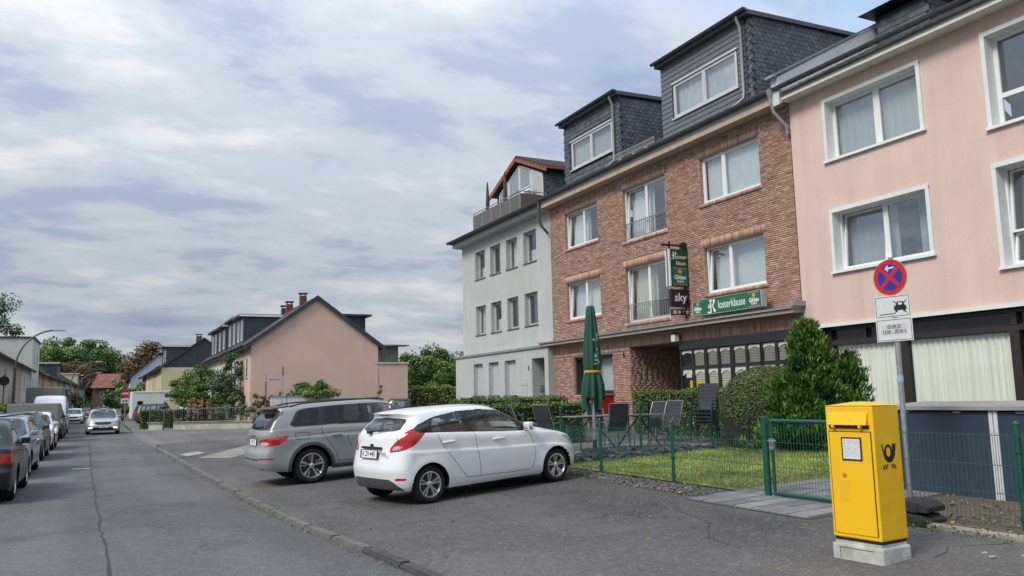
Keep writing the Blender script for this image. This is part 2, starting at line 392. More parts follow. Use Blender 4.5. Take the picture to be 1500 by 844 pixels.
class CarSurf:
    def __init__(s, P):
        s.P = P; ds = P.get('ds', .04); nR, nF = P.get('nR', 14), P.get('nF', 14)
        L = P['L']; s.nS = max(16, int(L * .8 / ds)); s.nR, s.nF = nR, nF
        nl, ng = P.get('nl', 26), P.get('ng', 20)
        th = np.linspace(0, np.pi / 2, nR + 1)[:-1]; thf = np.linspace(np.pi / 2, 0, nF + 1)[1:]
        def outline(xr, xf, w, Rr, Rf, n, nf):
            xR = xr + Rr * (1 - np.cos(th) ** (2 / n)); yR = w * np.sin(th) ** (2 / n)
            xS = np.linspace(xr + Rr, xf - Rf, s.nS); yS = np.full(s.nS, w)
            c = np.clip(np.cos(thf), 0, 1); xF = xf - Rf * (1 - c ** (2 / nf)); yF = w * np.clip(np.sin(thf), 0, 1) ** (2 / nf)
            return np.concatenate([xR, xS, xF]), np.concatenate([yR, yS, yF])
        bow = lambda x: pin(x, P['plan'])
        V = np.linspace(0, 1, nl); G = np.linspace(0, 1, ng)
        lo = []
        zr0, zr1 = pin(0, P['zbot']), pin(P['rear'][-1][1], P['zbelt']); zf0, zf1 = pin(L, P['zbot']), pin(L, P['zbelt'])
        for v in V:
            xr = pin(zr0 + v * (zr1 - zr0), P['rear']); xf = L - pin(zf0 + v * (zf1 - zf0), P['front'])
            w = pin(v, P['side']) * P['W'] / 2
            X, Y = outline(float(xr), float(xf), float(w), P['Rr'], P['Rf'], P.get('n', 3.0), P.get('nf', 2.6))
            Y = Y * bow(X); Z = pin(X, P['zbot']) + v * (pin(X, P['zbelt']) - pin(X, P['zbot']))
            for wx in P['wx']:     # flared arches
                d = np.hypot(X - wx, Z - P['wr']); Y = Y + P.get('flare', .012) * np.exp(-((d - P['ra']) / .09) ** 2) * (Y > .5 * w) * np.sign(w)
            lo.append(np.stack([X, Y, Z], 1))
        gr = []
        for g in G:
            xr = float(pin(g, P['grear'])); xf = float(pin(g, P['gfront'])); w = float(pin(g, P['gside'])) * P['W'] / 2
            X, Y = outline(xr, xf, w, P['gRr'], P['gRf'], P.get('gn', 3.2), P.get('gnf', 3.0))
            Y = Y * bow(X)
            zb = pin(X, P['zbelt']) - .004; zt = pin(X, P['zroof'])
            Z = zb + g * (zt - zb); gr.append(np.stack([X, Y, Z], 1))
        s.lo = np.array(lo); s.gr = np.array(gr)
    def coords(s, A, kind):
        if kind == 'xz': return A[..., 0], A[..., 2]
        if kind == 'yz': return A[..., 1], A[..., 2]
        d = np.hypot(np.diff(A[..., 0], axis=1), np.diff(A[..., 1], axis=1)); a = np.concatenate([np.zeros((A.shape[0], 1)), np.cumsum(d, 1)], 1)
        return a, A[..., 2]
    def snap(s, A, kind, poly, lim=.62, cmask=None, lock=None):
        a, z = s.coords(A, kind); d, qx, qy = near_poly(a, z, poly)
        ai = np.gradient(a, axis=1); zi = np.gradient(z, axis=1); aj = np.gradient(a, axis=0); zj = np.gradient(z, axis=0)
        det = ai * zj - aj * zi; ok = np.abs(det) > 1e-7
        det = np.where(ok, det, 1); da, dz = qx - a, qy - z
        du = (da * zj - aj * dz) / det; dv = (ai * dz - da * zi) / det
        # keep ends of the grid in place
        dv[0] = np.clip(dv[0], 0, 0); dv[-1] = 0; du[:, 0] = 0; du[:, -1] = 0
        k = ok & (np.abs(du) < lim) & (np.abs(dv) < lim)
        if cmask is not None: k &= cmask[None, :]
        if lock is not None: k &= ~lock; lock |= k
        Gi = np.gradient(A, axis=1); Gj = np.gradient(A, axis=0)
        A[k] = A[k] + du[k][:, None] * Gi[k] + dv[k][:, None] * Gj[k]

def faces_grid(nr, nc):
    i, j = np.meshgrid(np.arange(nr - 1), np.arange(nc - 1), indexing='ij'); a = (i * nc + j).ravel()
    return np.stack([a, a + 1, a + nc + 1, a + nc], 1)

def wheel(parent, x, y, r, side, width=.2, spokes=5, style='double', rim_r=None, rimmat=None, low=False):
    """tyre (part) > rim (sub-part)"""
    w2 = width / 2; rr = rim_r or r * .66; n = 18 if low else 40; sgn = 1 if side > 0 else -1
    t = MB(); prof = [(rr, -w2), (rr + .015, -w2 - .004), ((rr + r) / 2, -w2 - .012), (r - .025, -w2 + .004), (r - .004, -w2 + .03), (r, -w2 + .06), (r, w2 - .06), (r - .004, w2 - .03), (r - .025, w2 - .004), ((rr + r) / 2, w2 + .012), (rr + .015, w2 + .004), (rr, w2)]
    t.lathe(prof, n=n, axis='y'); 
    if not low:
        for k in range(4): t.lathe([(r + .0005, w2 - .05 - k * .03), (r - .008, w2 - .052 - k * .03), (r - .008, w2 - .058 - k * .03), (r + .0005, w2 - .06 - k * .03)], n=n, axis='y')
    tm = M('tyre_rubber', (.018, .018, .019), .85, .2, 30, spec=.25)
    wh = t.build('wheel', tm, parent, smooth=True); wh.location = (x, y, r)
    o = w2 * sgn
    b = MB(); b.lathe([(rr + .002, o), (rr - .012, o + .002 * sgn), (rr - .02, o - .012 * sgn), (rr - .03, o - .09 * sgn), (rr - .03, -o)], n=n, axis='y')
    rm = rimmat or M('alloy', (.62, .63, .65), .28, .05, 20, metal=.85)
    if not low:
        fo = o - .012 * sgn
        def arm(a0, r0, r1, h0, h1, n0, n1, mi=0):
            ca, sa = math.cos(a0), math.sin(a0)
            P = lambda rad, t_, y_: (rad * ca - t_ * sa, y_, rad * sa + t_ * ca)
            d = .03 * sgn
            b.hexa([P(r0, -h0, n0 - d), P(r1, -h1, n1 - d), P(r1, h1, n1 - d), P(r0, h0, n0 - d), P(r0, -h0 * .7, n0), P(r1, -h1 * .75, n1), P(r1, h1 * .75, n1), P(r0, h0 * .7, n0)], mi)
        for k in range(spokes):
            a = 2 * math.pi * k / spokes + .3
            if style == 'double':
                for e in (-1, 1): arm(a + e * .17, .05, rr - .012, .014, .02, fo - .012 * sgn, fo)
            elif style == 'turbine':
                arm(a - .10, .05, rr - .012, .016, .030, fo - .01 * sgn, fo); arm(a + .26, rr * .45, rr - .012, .010, .014, fo - .012 * sgn, fo - .004 * sgn)
            else: arm(a, .05, rr - .012, .03, .036, fo - .012 * sgn, fo)
        b.lathe([(.050, fo - .03 * sgn), (.048, fo - .008 * sgn), (.030, fo - .002 * sgn), (.026, fo + .002 * sgn), (0.0001, fo + .004 * sgn)], n=20, axis='y')
    else:
        b.lathe([(rr - .012, o - .01 * sgn), (rr * .5, o - .022 * sgn), (.0001, o - .014 * sgn)], n=n, axis='y')
        for k in range(5):
            a = 2 * math.pi * k / 5; b.cbox((rr * .62 * math.cos(a), o - .012 * sgn, rr * .62 * math.sin(a)), (rr * .5, .02, .05), Matrix.Rotation(-a, 3, 'Y'))
    b.build('rim', rm, wh, smooth=30)
    if not low:
        d = MB(); d.lathe([(.0001, o - .045 * sgn), (rr * .95, o - .045 * sgn), (rr * .95, o - .075 * sgn), (.0001, o - .075 * sgn)], n=32, axis='y'); d.build('spoke_gap_shade', M('wheel_shade_black', (.018, .018, .019), .7, .2), wh)  # near-black disc behind the spokes, standing in for the shade in their gaps
    return wh

def wheel_copy(src, parent, x, y, r):
    c = src.copy(); COL.objects.link(c); c.parent = parent; c.location = (x, y, r)
    for ch in src.children:
        q = ch.copy(); COL.objects.link(q); q.parent = c
    return c

def surf_pt(A, x, z, ymin=.0):
    f = A.reshape(-1, 3); d = (f[:, 0] - x) ** 2 + (f[:, 2] - z) ** 2; i = np.argpartition(d, 6)[:6]; w = 1 / (d[i] + 1e-5)
    return float((f[i, 1] * w).sum() / w.sum())

def make_car(name, label, P, paint, loc, rz, group=None, cat='car', lod=1):
    """builds a car from its section tables; x forward from the rear bumper, origin under its middle"""
    t = thing(name, label, cat, loc, rz, group)
    C = CarSurf(P); L = P['L']; off = np.array((-L / 2, 0, 0))
    mat = {'paint': paint, 'trim': M('black_trim', (.016, .016, .017), .45, .1, 30), 'gloss': M('black_gloss', (.012, .012, .014), .12, 0, spec=.6),
           'glass': MATS['car_glass'], 'dark': M('car_underside', (.01, .01, .01), .9, .1), 'red': M('tail_red', (.42, .008, .008), .2, .3, 25, coat=.6),
           'clear': M('lamp_clear', (.38, .39, .40), .12, .45, 30, spec=.7, coat=.6), 'chrome': M('chrome', (.75, .76, .78), .12, 0, metal=1), 'orange': M('lamp_orange', (.8, .25, .03), .2, .1),
           'priv': MATS['car_glass_dark'], 'clad': M('grey_cladding', (.06, .062, .065), .7, .12, 40), 'plate': M('plate_white', (.75, .75, .73), .5, .03), 'silver': M('silver_trim', (.5, .51, .52), .3, .05, metal=.7)}
    ra = P['ra']; circ = [[(wx + ra * math.cos(a), P['wr'] + ra * math.sin(a)) for a in np.linspace(-math.pi * .2, math.pi * 1.2, 60)] for wx in P['wx']]
    nc = C.lo.shape[1]; sidec = np.zeros(nc, bool); sidec[max(2, int(C.nR * .55)):C.nR + C.nS + int(C.nF * .5)] = True
    locks = {'lo': np.zeros(C.lo.shape[:2], bool), 'gr': np.zeros(C.gr.shape[:2], bool)}
    for c in circ: C.snap(C.lo, 'xz', c + [(c[-1][0], -.5), (c[0][0], -.5)], cmask=sidec, lock=locks['lo'])
    regs = P['regions']
    for rg in regs:
        if rg.get('snap', True): C.snap(C.lo if rg['on'] == 'lo' else C.gr, rg['k'], rg['poly'], cmask=sidec if rg['k'] == 'xz' else None, lock=locks[rg['on']])
    parts = {}
    def put(key, m, V, F):
        parts.setdefault((key, m), []).append((V, F))
    for on, A in (('lo', C.lo), ('gr', C.gr)):
        nr, nc2, _ = A.shape; F = faces_grid(nr, nc2); V = A.reshape(-1, 3); cen = V[F].mean(1); keep = np.ones(len(F), bool)
        col = np.tile(np.arange(nc2 - 1), nr - 1)
        if on == 'lo':
            for wx in P['wx']:
                keep &= ~((np.hypot(cen[:, 0] - wx, cen[:, 2] - P['wr']) < ra) & (cen[:, 1] > .3 * P['W']))
                keep &= ~((np.abs(cen[:, 0] - wx) < ra) & (cen[:, 2] < P['wr']) & (np.hypot(cen[:, 0] - wx, cen[:, 2] - P['wr']) < ra * 1.05) & (cen[:, 1] > .3 * P['W']))
        lab = np.full(len(F), -1)
        for ri, rg in enumerate(regs):
            if rg['on'] != on: continue
            a, z = C.coords(A, rg['k']); ac = a.ravel()[F].mean(1); zc = z.ravel()[F].mean(1)
            k = in_poly(ac, zc, rg['poly']) & (lab < 0)
            if rg['k'] == 'xz': k &= (cen[:, 1] > .25 * P['W']) & (col >= C.nR * .5) & (col <= C.nR + C.nS + C.nF * .5)
            if rg['k'] == 'yz': k &= (col < C.nR + 3) if rg.get('end', 'rear') == 'rear' else (col > C.nR + C.nS - 4)
            lab[k] = ri
        for ri in range(-1, len(regs)):
            k = keep & (lab == ri)
            if not k.any(): continue
            nm, mm, both = ('body', 'paint', True) if ri < 0 else (regs[ri]['n'], regs[ri]['m'], regs[ri].get('both', False))
            if ri < 0 and on == 'gr' and 'gdef' in P: mm = P['gdef']
            for sgn in (1, -1):
                Vs = V * (1, sgn, 1); Fs = F[k] if sgn < 0 else F[k][:, ::-1]
                put(nm if both else (nm, sgn, ri), mm, Vs, Fs)
    # roof, hood, underside: ladders from side to side
    def ladder(edge, cols, crown, key, m, nw=13, flip=False, pw=2.0):
        e = edge[cols]; tt = np.linspace(-1, 1, nw); V = np.stack([np.repeat(e[:, 0:1], nw, 1), e[:, 1:2] * tt, e[:, 2:3] + crown[:, None] * (1 - np.abs(tt) ** pw)], -1)
        F = faces_grid(len(cols), nw); put(key, m, V.reshape(-1, 3), F if not flip else F[:, ::-1])
    ge = C.gr[-1]; cols = np.arange(C.gr.shape[1]); xx = ge[:, 0]; span = np.clip((xx - xx.min()) / (np.ptp(xx)), 0, 1)
    ladder(ge, cols, P.get('rcrown', .035) * np.clip(np.minimum(span, 1 - span) * 8, 0, 1) ** .6, 'roof' if P.get('roofm', 'paint') != 'paint' else 'body', P.get('roofm', 'paint'))
    be = C.lo[-1]; fx = C.gr[0][:, 0].max() - .30; cols = np.where(be[:, 0] > fx)[0]
    hc = P.get('hcrown', .05); ladder(be, cols, hc * np.clip((be[cols, 0].max() - be[cols, 0]) / .35, 0, 1) ** .7, 'hood', 'paint')
    rx = C.gr[0][:, 0].min() + .12; cols = np.where(be[:, 0] < rx)[0]
    if len(cols) > 1: ladder(be, cols, np.full(len(cols), P.get('tcrown', .0)) * np.clip((be[cols, 0] - be[cols, 0].min()) / .2, 0, 1), 'body', 'paint')
    # strip of shoulder between body edge and glass base along the sides
    g0 = C.gr[0]; nst = min(len(be), len(g0)); k0, k1 = C.nR - 4, C.nR + C.nS + 4
    E1 = be[k0:k1]; E2 = np.stack([np.interp(E1[:, 0], g0[:, 0], g0[:, 0]), np.interp(E1[:, 0], g0[C.nR // 2:C.nR + C.nS + C.nF // 2, 0], g0[C.nR // 2:C.nR + C.nS + C.nF // 2, 1]), np.interp(E1[:, 0], g0[:, 0], g0[:, 2])], 1)
    E2[:, 0] = E1[:, 0]; E2[:, 2] = E1[:, 2] - .004
    Vst = np.concatenate([E1, E2]); m_ = len(E1); Fst = np.array([[i, i + 1, m_ + i + 1, m_ + i] for i in range(m_ - 1)])
    for sgn in (1, -1): put('body', 'paint', Vst * (1, sgn, 1), Fst if sgn < 0 else Fst[:, ::-1])
    lo0 = C.lo[0]; ladder(lo0 + (0, 0, .03), np.arange(len(lo0)), np.zeros(len(lo0)), 'underbody', 'dark', nw=5, flip=True)
    # wheel wells
    for sgn in (1, -1):
        for wx in P['wx']:
            a = np.linspace(-.05 * math.pi, 1.05 * math.pi, 40); ring = np.stack([wx + ra * np.cos(a), np.zeros(40), P['wr'] + ra * np.sin(a)], 1)
            yo = np.array([surf_pt(C.lo[:, C.nR - 2:C.nR + C.nS + 2], x, max(z, P['zlow'])) for x, z in ring[:, [0, 2]]]) - .003
            r1 = ring.copy(); r1[:, 1] = yo; r2 = ring.copy(); r2[:, 1] = P['W'] / 2 - .34
            r1b = ring.copy(); r1b[:, 1] = yo - .05; r1b[:, 0] = wx + (ra + .02) * np.cos(a); r1b[:, 2] = P['wr'] + (ra + .02) * np.sin(a)
            V = np.concatenate([r1, r1b, r2, np.array([[wx, P['W'] / 2 - .34, P['wr']]])])
            F = [[i, i + 1, 40 + i + 1, 40 + i] for i in range(39)] + [[40 + i, 41 + i, 81 + i, 80 + i] for i in range(39)] + [[80 + i, 81 + i, 120, 120] for i in range(39)]
            F3 = np.array(F); put(('wheel_well', sgn, wx), 'dark', V * (1, sgn, 1), F3)
    objs = {}
    for (key, m), lst in parts.items():
        nm = key if isinstance(key, str) else key[0]
        vs = []; fs = []; o = 0
        for V, F in lst:
            u, inv = np.unique(F, return_inverse=True); vs.append(V[u]); fs.append(inv.reshape(F.shape) + o); o += len(u)
        v = np.concatenate(vs) + off; f = np.concatenate(fs)
        me = bpy.data.meshes.new(nm); me.from_pydata(v.tolist(), [], [list(dict.fromkeys(q)) for q in f.tolist()]); me.materials.append(mat[m])
        bm = bmesh.new(); bm.from_mesh(me); bmesh.ops.remove_doubles(bm, verts=bm.verts, dist=.0008)
        if nm in ('body', 'roof', 'hood'): bmesh.ops.recalc_face_normals(bm, faces=bm.faces)
        bm.to_mesh(me); bm.free()
        me.polygons.foreach_set('use_smooth', [True] * len(me.polygons))
        try: me.set_sharp_from_angle(angle=R_(P.get('sharp', 48)))
        except Exception: pass
        objs.setdefault(nm, []).append(link(nm, me, t))
    side = C.lo[:, C.nR - 3:C.nR + C.nS + 4]; gside = C.gr[:, C.nR - 3:C.nR + C.nS + 4]
    # shut lines, handles, mouldings
    for sgn in (1, -1):
        sm = MB()
        for ln in P.get('seams', []):
            pts = []
            for (x1, z1), (x2, z2) in zip(ln, ln[1:]):
                k = max(2, int(math.hypot(x2 - x1, z2 - z1) / .03)); pts += [(x1 + (x2 - x1) * i / k, z1 + (z2 - z1) * i / k) for i in range(k)]
            pts.append(ln[-1]); sm.tube([(x - L / 2, sgn * (surf_pt(side, x, z) - .0012), z) for x, z in pts], .0045, 4)
        if sm.v: sm.build('shut_line', mat['dark'], t)
        doors = [o for o in objs.get('door', []) if (np.mean([v.co.y for v in o.data.vertices]) * sgn) > 0]
        for di, (hx, hz) in enumerate(P.get('handles', [])):
            y = surf_pt(side, hx, hz); h = MB()
            h.tube([(hx - .11 - L / 2, sgn * (y - .004), hz), (hx - .085 - L / 2, sgn * (y + .022), hz + .003), (hx - L / 2, sgn * (y + .03), hz + .004), (hx + .085 - L / 2, sgn * (y + .022), hz + .003), (hx + .11 - L / 2, sgn * (y - .004), hz)], [.012, .015, .017, .015, .012], 8)
            par = min(doors, key=lambda o: abs(np.mean([v.co.x for v in o.data.vertices]) - (hx - L / 2))) if doors else t
            h.build('handle', mat[P.get('handlem', 'paint')], par, smooth=True)
        if 'mirror' in P:
            mx, mz = P['mirror']; y = surf_pt(gside, mx, mz + .05); mb = MB()
            mb.cbox((mx - L / 2 + .0, sgn * (y + .035), mz), (.05, .11, .035), mi=1)
            mb.cbox((mx - L / 2, sgn * (y + .115), mz + .075), (.10, .17, .085), Matrix.Rotation(sgn * .15, 3, 'Z'), mi=0); mb.cbox((mx - L / 2, sgn * (y + .112), mz + .02), (.085, .155, .06), Matrix.Rotation(sgn * .15, 3, 'Z'), mi=1)
            mb.build('mirror', [mat[P.get('mirrorm', 'paint')], mat['trim']], t, smooth=50, bevel=.022, seg=3)
        if P.get('rails'):
            xs = np.linspace(P['rails'][0], P['rails'][1], 16); ye = np.interp(xs, ge[:, 0], ge[:, 1]) * .985; ze = pin(xs, P['zroof'])
            hh = np.clip(np.minimum(np.arange(16), 15 - np.arange(16)) / 2.0, 0, 1) * .035 + .012
            rb = MB(); rb.tube([(x - L / 2, sgn * y, z + h) for x, y, z, h in zip(xs, ye, ze, hh)], .016, 6)
            rb.build('roof_rail', mat['gloss'], t, smooth=True)
    # wheels
    tr = P['W'] / 2 - P.get('tw', .2) / 2 - P.get('inset', .03)
    rim = P.get('rimmat'); srcs = {}
    for sgn in (1, -1):
        for wx in P['wx']:
            if sgn not in srcs: srcs[sgn] = wheel(t, wx - L / 2, sgn * tr, P['wr'], sgn, P.get('tw', .2), P.get('spokes', 5), P.get('wstyle', 'double'), P.get('rim_r'), rim, low=lod > 0)
            else: wheel_copy(srcs[sgn], t, wx - L / 2, sgn * tr, P['wr'])
    # cabin
    cb = MB(); sx = P.get('seats', [])
    xr0, xf0 = P['grear'][0][1], P['gfront'][0][1]
    zb = float(pin((xr0 + xf0) / 2, P['zbelt']))
    cb.box(xr0 + .12 - L / 2, xf0 - .55 - L / 2, -P['W'] / 2 + .14, P['W'] / 2 - .14, zb - .32, zb - .3)
    cb.box(xf0 - .62 - L / 2, xf0 - .2 - L / 2, -P['W'] / 2 + .16, P['W'] / 2 - .16, zb - .3, zb - .05)
    cb.build('cabin_floor', M('cabin_dark', (.09, .09, .095), .8, .2), t)
    sm_ = M('seat_cloth', (.20, .205, .21), .85, .2, 30)
    for x, ys in sx:
        for y in ys:
            st = MB(); top = zb + .10
            st.cbox((x - L / 2, y, zb - .10), (.15, .48, .50), Matrix.Rotation(-.22, 3, 'Y')); st.cbox((x - .10 - L / 2, y, top + .17), (.10, .27, .19), Matrix.Rotation(-.12, 3, 'Y'))
            st.cbox((x - .08 - L / 2, y, top + .06), (.03, .12, .1))
            st.build('seat', sm_, t, bevel=.035, seg=3, smooth=50)
    if 'wheelpos' in P:
        x, y = P['wheelpos']; a = np.linspace(0, 2 * np.pi, 25); sw = MB(); sw.tube([(x - L / 2 - .05 * math.sin(q), y + .18 * math.cos(q), zb + .02 + .18 * math.sin(q)) for q in a], .015, 6); sw.build('steering_wheel', mat['trim'], t, smooth=True)
    return t, C, mat, objs

def plate_on(t, txt, x, y, z, tilt=0.0, w=.52, facing=-1, band=True):
    """licence plate facing backwards (-1) or forwards (+1) at local x,y,z"""
    rot = Matrix.Rotation(tilt, 3, 'Y'); mb = MB(); fx = facing
    P = lambda u, v, n=0.0: tuple(Vector((x, y, z)) + rot @ Vector((fx * n, -u * -fx if False else (u * -1 * -fx if False else (-u if fx < 0 else u)), v)))
    f = MB(); f.fbox(P, -w / 2 - .008, w / 2 + .008, -.063, .063, 0, .012); hold = f.build('plate_holder', M('black_trim'), t)
    b = MB(); b.fbox(P, -w / 2, w / 2, -.055, .055, .012, .015); b.build('licence_plate', M('plate_white', (.75, .75, .73), .5, .03), hold)
    if band:
        e = MB(); e.fbox(P, -w / 2, -w / 2 + .042, -.055, .055, .015, .0165); e.build('euro_band', M('euro_blue', (.01, .04, .35), .5, .05), hold)
    if txt:
        me = text_mesh(txt, size=.105, bold=.0015, sx=.82)
        for v in me.vertices: v.co = P(v.co.x + .02, v.co.y, .0165)
        me.materials.clear(); me.materials.append(M('plate_black', (.01, .01, .01), .5, 0)); link('lettering', me, hold)
    return hold
M('black_trim', (.016, .016, .017), .45, .1, 30)
glass('car_glass', (.78, .85, .83), .035, .95)
glass('car_glass_dark', (.30, .34, .36), .0, .45)
def paint(name, col, metal=.0, rough=.25, coat=.9, var=.03): return M(name, col, rough, var, 3, metal=metal, coat=coat)
# ---- section tables (metres) -------------------------------------------------
def reg(n, m, on, k, poly, sm=1, **kw): return dict(n=n, m=m, on=on, k=k, poly=smooth_poly(poly, sm) if sm else poly, **kw)
HATCH = dict(L=3.97, W=1.70, wx=(.69, 3.18), wr=.30, ra=.345, zlow=.2, tw=.195, ds=.02, nl=52, ng=36, nR=34, nF=22, rim_r=.205,
  zbot=[(0, .27), (.35, .24), (.7, .2), (3.2, .2), (3.6, .2), (3.97, .22)],
  zbelt=[(0, 1.08), (.25, 1.125), (.8, 1.10), (1.5, 1.04), (2.2, .985), (2.7, .955), (3.05, .935), (3.3, .885), (3.55, .81), (3.78, .71), (3.97, .60)],
  zroof=[(.1, 1.395), (.45, 1.43), (1.0, 1.462), (1.5, 1.465), (1.9, 1.45), (2.3, 1.405), (2.7, 1.33)],
  rear=[(.2, .22), (.32, .15), (.45, .118), (.56, .105), (.68, .125), (.8, .155), (.95, .185), (1.05, .20), (1.13, .225)],
  front=[(.2, .10), (.3, .03), (.42, .0), (.5, .02), (.58, .06), (.64, .14)],
  side=[(0, .92), (.08, .965), (.22, .992), (.45, 1.0), (.665, .994), (.70, .974), (.9, .962), (.97, .945), (1, .925)],
  plan=[(0, .95), (.6, 1.0), (2.0, 1.0), (3.2, .985), (3.97, .9)], Rr=.27, Rf=.62, n=2.9, nf=2.3,
  grear=[(0, .25), (.3, .33), (.75, .46), (1, .42)], gfront=[(0, 3.06), (.5, 2.62), (.9, 2.22), (1, 2.10)],
  gside=[(0, .915), (.4, .86), (.8, .775), (.93, .73), (1, .665)], gRr=.22, gRf=.42, gn=3.0, gnf=3.2, rcrown=.03, hcrown=.06, flare=.014,
  seams=[[(1.55, 1.03), (1.56, .8), (1.60, .5), (1.60, .33)], [(2.62, .94), (2.70, .75), (2.72, .55), (2.66, .36), (2.6, .30)], [(.86, 1.07), (.93, .9), (1.10, .66), (1.25, .45), (1.35, .33), (2.58, .30)],
         [(.16, 1.08), (.22, .9)]],
  handles=[(1.05, .93), (2.00, .89)], mirror=(2.58, .99), seats=[(1.85, (-.36, .36)), (.98, (-.4, .4))], wheelpos=(2.25, .36), zl=0)
_hd = [(.475, 1.185), (.56, 1.115), (1.0, 1.088), (1.5, 1.05), (2.2, .995), (2.84, .955), (2.6, 1.12), (2.38, 1.25), (2.12, 1.36), (1.75, 1.405), (1.3, 1.405), (.85, 1.345), (.55, 1.24)]
HATCH['regions'] = [
  reg('window', 'glass', 'gr', 'xz', [(.76, 1.118), (1.0, 1.10), (1.42, 1.068), (1.395, 1.2), (1.365, 1.392), (1.1, 1.37), (.83, 1.31)], 1),
  reg('window', 'glass', 'gr', 'xz', [(1.535, 1.06), (2.0, 1.025), (2.46, .99), (2.36, 1.15), (2.28, 1.27), (2.06, 1.355), (1.75, 1.388), (1.47, 1.392), (1.50, 1.2)], 1),
  reg('quarter_window', 'glass', 'gr', 'xz', [(.52, 1.185), (.59, 1.13), (.70, 1.122), (.76, 1.27), (.68, 1.255), (.58, 1.22)], 1),
  reg('window_surround', 'gloss', 'gr', 'xz', _hd, 1),
  reg('windscreen', 'glass', 'gr', 'yz', [(-.1, .97), (.66, .975), (.62, 1.1), (.54, 1.30), (.45, 1.385), (-.1, 1.40)], 1, end='front', both=True),
  reg('rear_window', 'glass', 'gr', 'yz', [(-.1, 1.135), (.59, 1.165), (.55, 1.30), (.5, 1.345), (-.1, 1.365)], 1, both=True),
  reg('tail_lamp_lens', 'clear', 'lo', 'az', [(.56, .875), (.57, .915), (.70, .945), (.76, .92), (.70, .88)], 0),
  reg('tail_lamp', 'red', 'lo', 'az', [(.51, .835), (.51, .905), (.60, .99), (.80, 1.12), (1.12, 1.30), (1.14, 1.16), (1.06, 1.03), (.93, .92), (.75, .855)], 0),
  reg('tail_lamp', 'red', 'gr', 'az', [(.66, 1.0), (.72, 1.17), (1.06, 1.262), (1.1, 1.2), (1.1, 1.0)], 1),
  reg('reflector', 'red', 'lo', 'az', [(.66, .405), (.66, .435), (.72, .448), (.88, .44), (.84, .408)], 0),
  reg('bumper_insert', 'clad', 'lo', 'az', [(-.1, .15), (-.1, .43), (.52, .425), (.62, .38), (.72, .30), (.86, .15)], 0, both=True),
  reg('headlamp', 'clear', 'lo', 'xz', [(3.28, .845), (3.5, .80), (3.72, .70), (3.82, .60), (3.74, .585), (3.6, .66), (3.42, .77)], 1),
  reg('fog_lamp_recess', 'gloss', 'lo', 'xz', [(3.70, .32), (3.72, .42), (3.9, .42), (3.95, .32)], 0),
  reg('grille', 'trim', 'lo', 'yz', [(-.1, .28), (-.1, .50), (.5, .48), (.62, .30)], 0, end='front', both=True),
  reg('tailgate', 'paint', 'lo', 'az', [(-.1, .52), (-.1, 1.2), (.60, 1.2), (.57, .9), (.53, .56), (.48, .52)], 0, both=True),
  reg('door', 'paint', 'lo', 'xz', [(1.60, .33), (1.56, .8), (1.55, 1.1), (2.62, 1.0), (2.72, .7), (2.72, .55), (2.58, .30)], 0),
  reg('door', 'paint', 'lo', 'xz', [(.86, 1.2), (.93, .9), (1.10, .66), (1.35, .33), (1.60, .33), (1.56, .8), (1.55, 1.12)], 0)]

SUV = dict(L=4.70, W=1.88, wx=(.97, 3.76), wr=.365, ra=.425, zlow=.26, tw=.235, ds=.022, nl=52, ng=36, nR=34, nF=22, rim_r=.255, spokes=5, wstyle='turbine',
  zbot=[(0, .36), (.4, .30), (.9, .27), (4.0, .26), (4.7, .28)],
  zbelt=[(0, 1.12), (.3, 1.17), (1.0, 1.165), (2.0, 1.135), (3.0, 1.10), (3.4, 1.085), (3.7, 1.06), (4.2, 1.0), (4.5, .92), (4.7, .80)],
  zroof=[(.2, 1.55), (.5, 1.585), (1.2, 1.615), (2.0, 1.62), (2.5, 1.60), (3.0, 1.53), (3.3, 1.45)],
  rear=[(.28, .12), (.38, .04), (.55, .0), (.68, .012), (.82, .075), (.95, .09), (1.03, .082), (1.12, .11), (1.19, .15)],
  front=[(.28, .10), (.45, .0), (.7, .02), (.85, .06), (.95, .12)],
  side=[(0, .93), (.08, .965), (.2, .985), (.5, .992), (.755, 1.0), (.79, .982), (.95, .965), (1, .945)],
  plan=[(0, .95), (.7, 1.0), (2.5, 1.0), (3.8, .99), (4.7, .9)], Rr=.28, Rf=.55, n=3.6, nf=2.6,
  grear=[(0, .16), (.4, .24), (.85, .37), (1, .36)], gfront=[(0, 3.55), (.5, 3.12), (.9, 2.78), (1, 2.66)],
  gside=[(0, .945), (.4, .90), (.8, .835), (.93, .80), (1, .745)], gRr=.18, gRf=.42, gn=4.2, gnf=3.2, rcrown=.03, hcrown=.05, flare=.016, rails=(.62, 2.75),
  seams=[[(2.12, 1.12), (2.12, .8), (2.16, .40)], [(3.40, 1.08), (3.42, .8), (3.36, .45), (3.3, .38)], [(1.18, 1.15), (1.20, 1.0), (1.32, .82), (1.44, .6), (1.5, .42), (3.3, .38)], [(.12, .92), (.6, .99), (1.3, 1.02), (3.2, .985), (3.7, .95)], [(.66, 1.06), (.68, .93), (.92, .92), (.95, 1.06), (.66, 1.06)]],
  handles=[(1.46, .955), (2.50, .945)], mirror=(3.2, 1.11), seats=[(2.55, (-.4, .4)), (1.6, (-.42, .42))], wheelpos=(2.95, .4), handlem='paint')
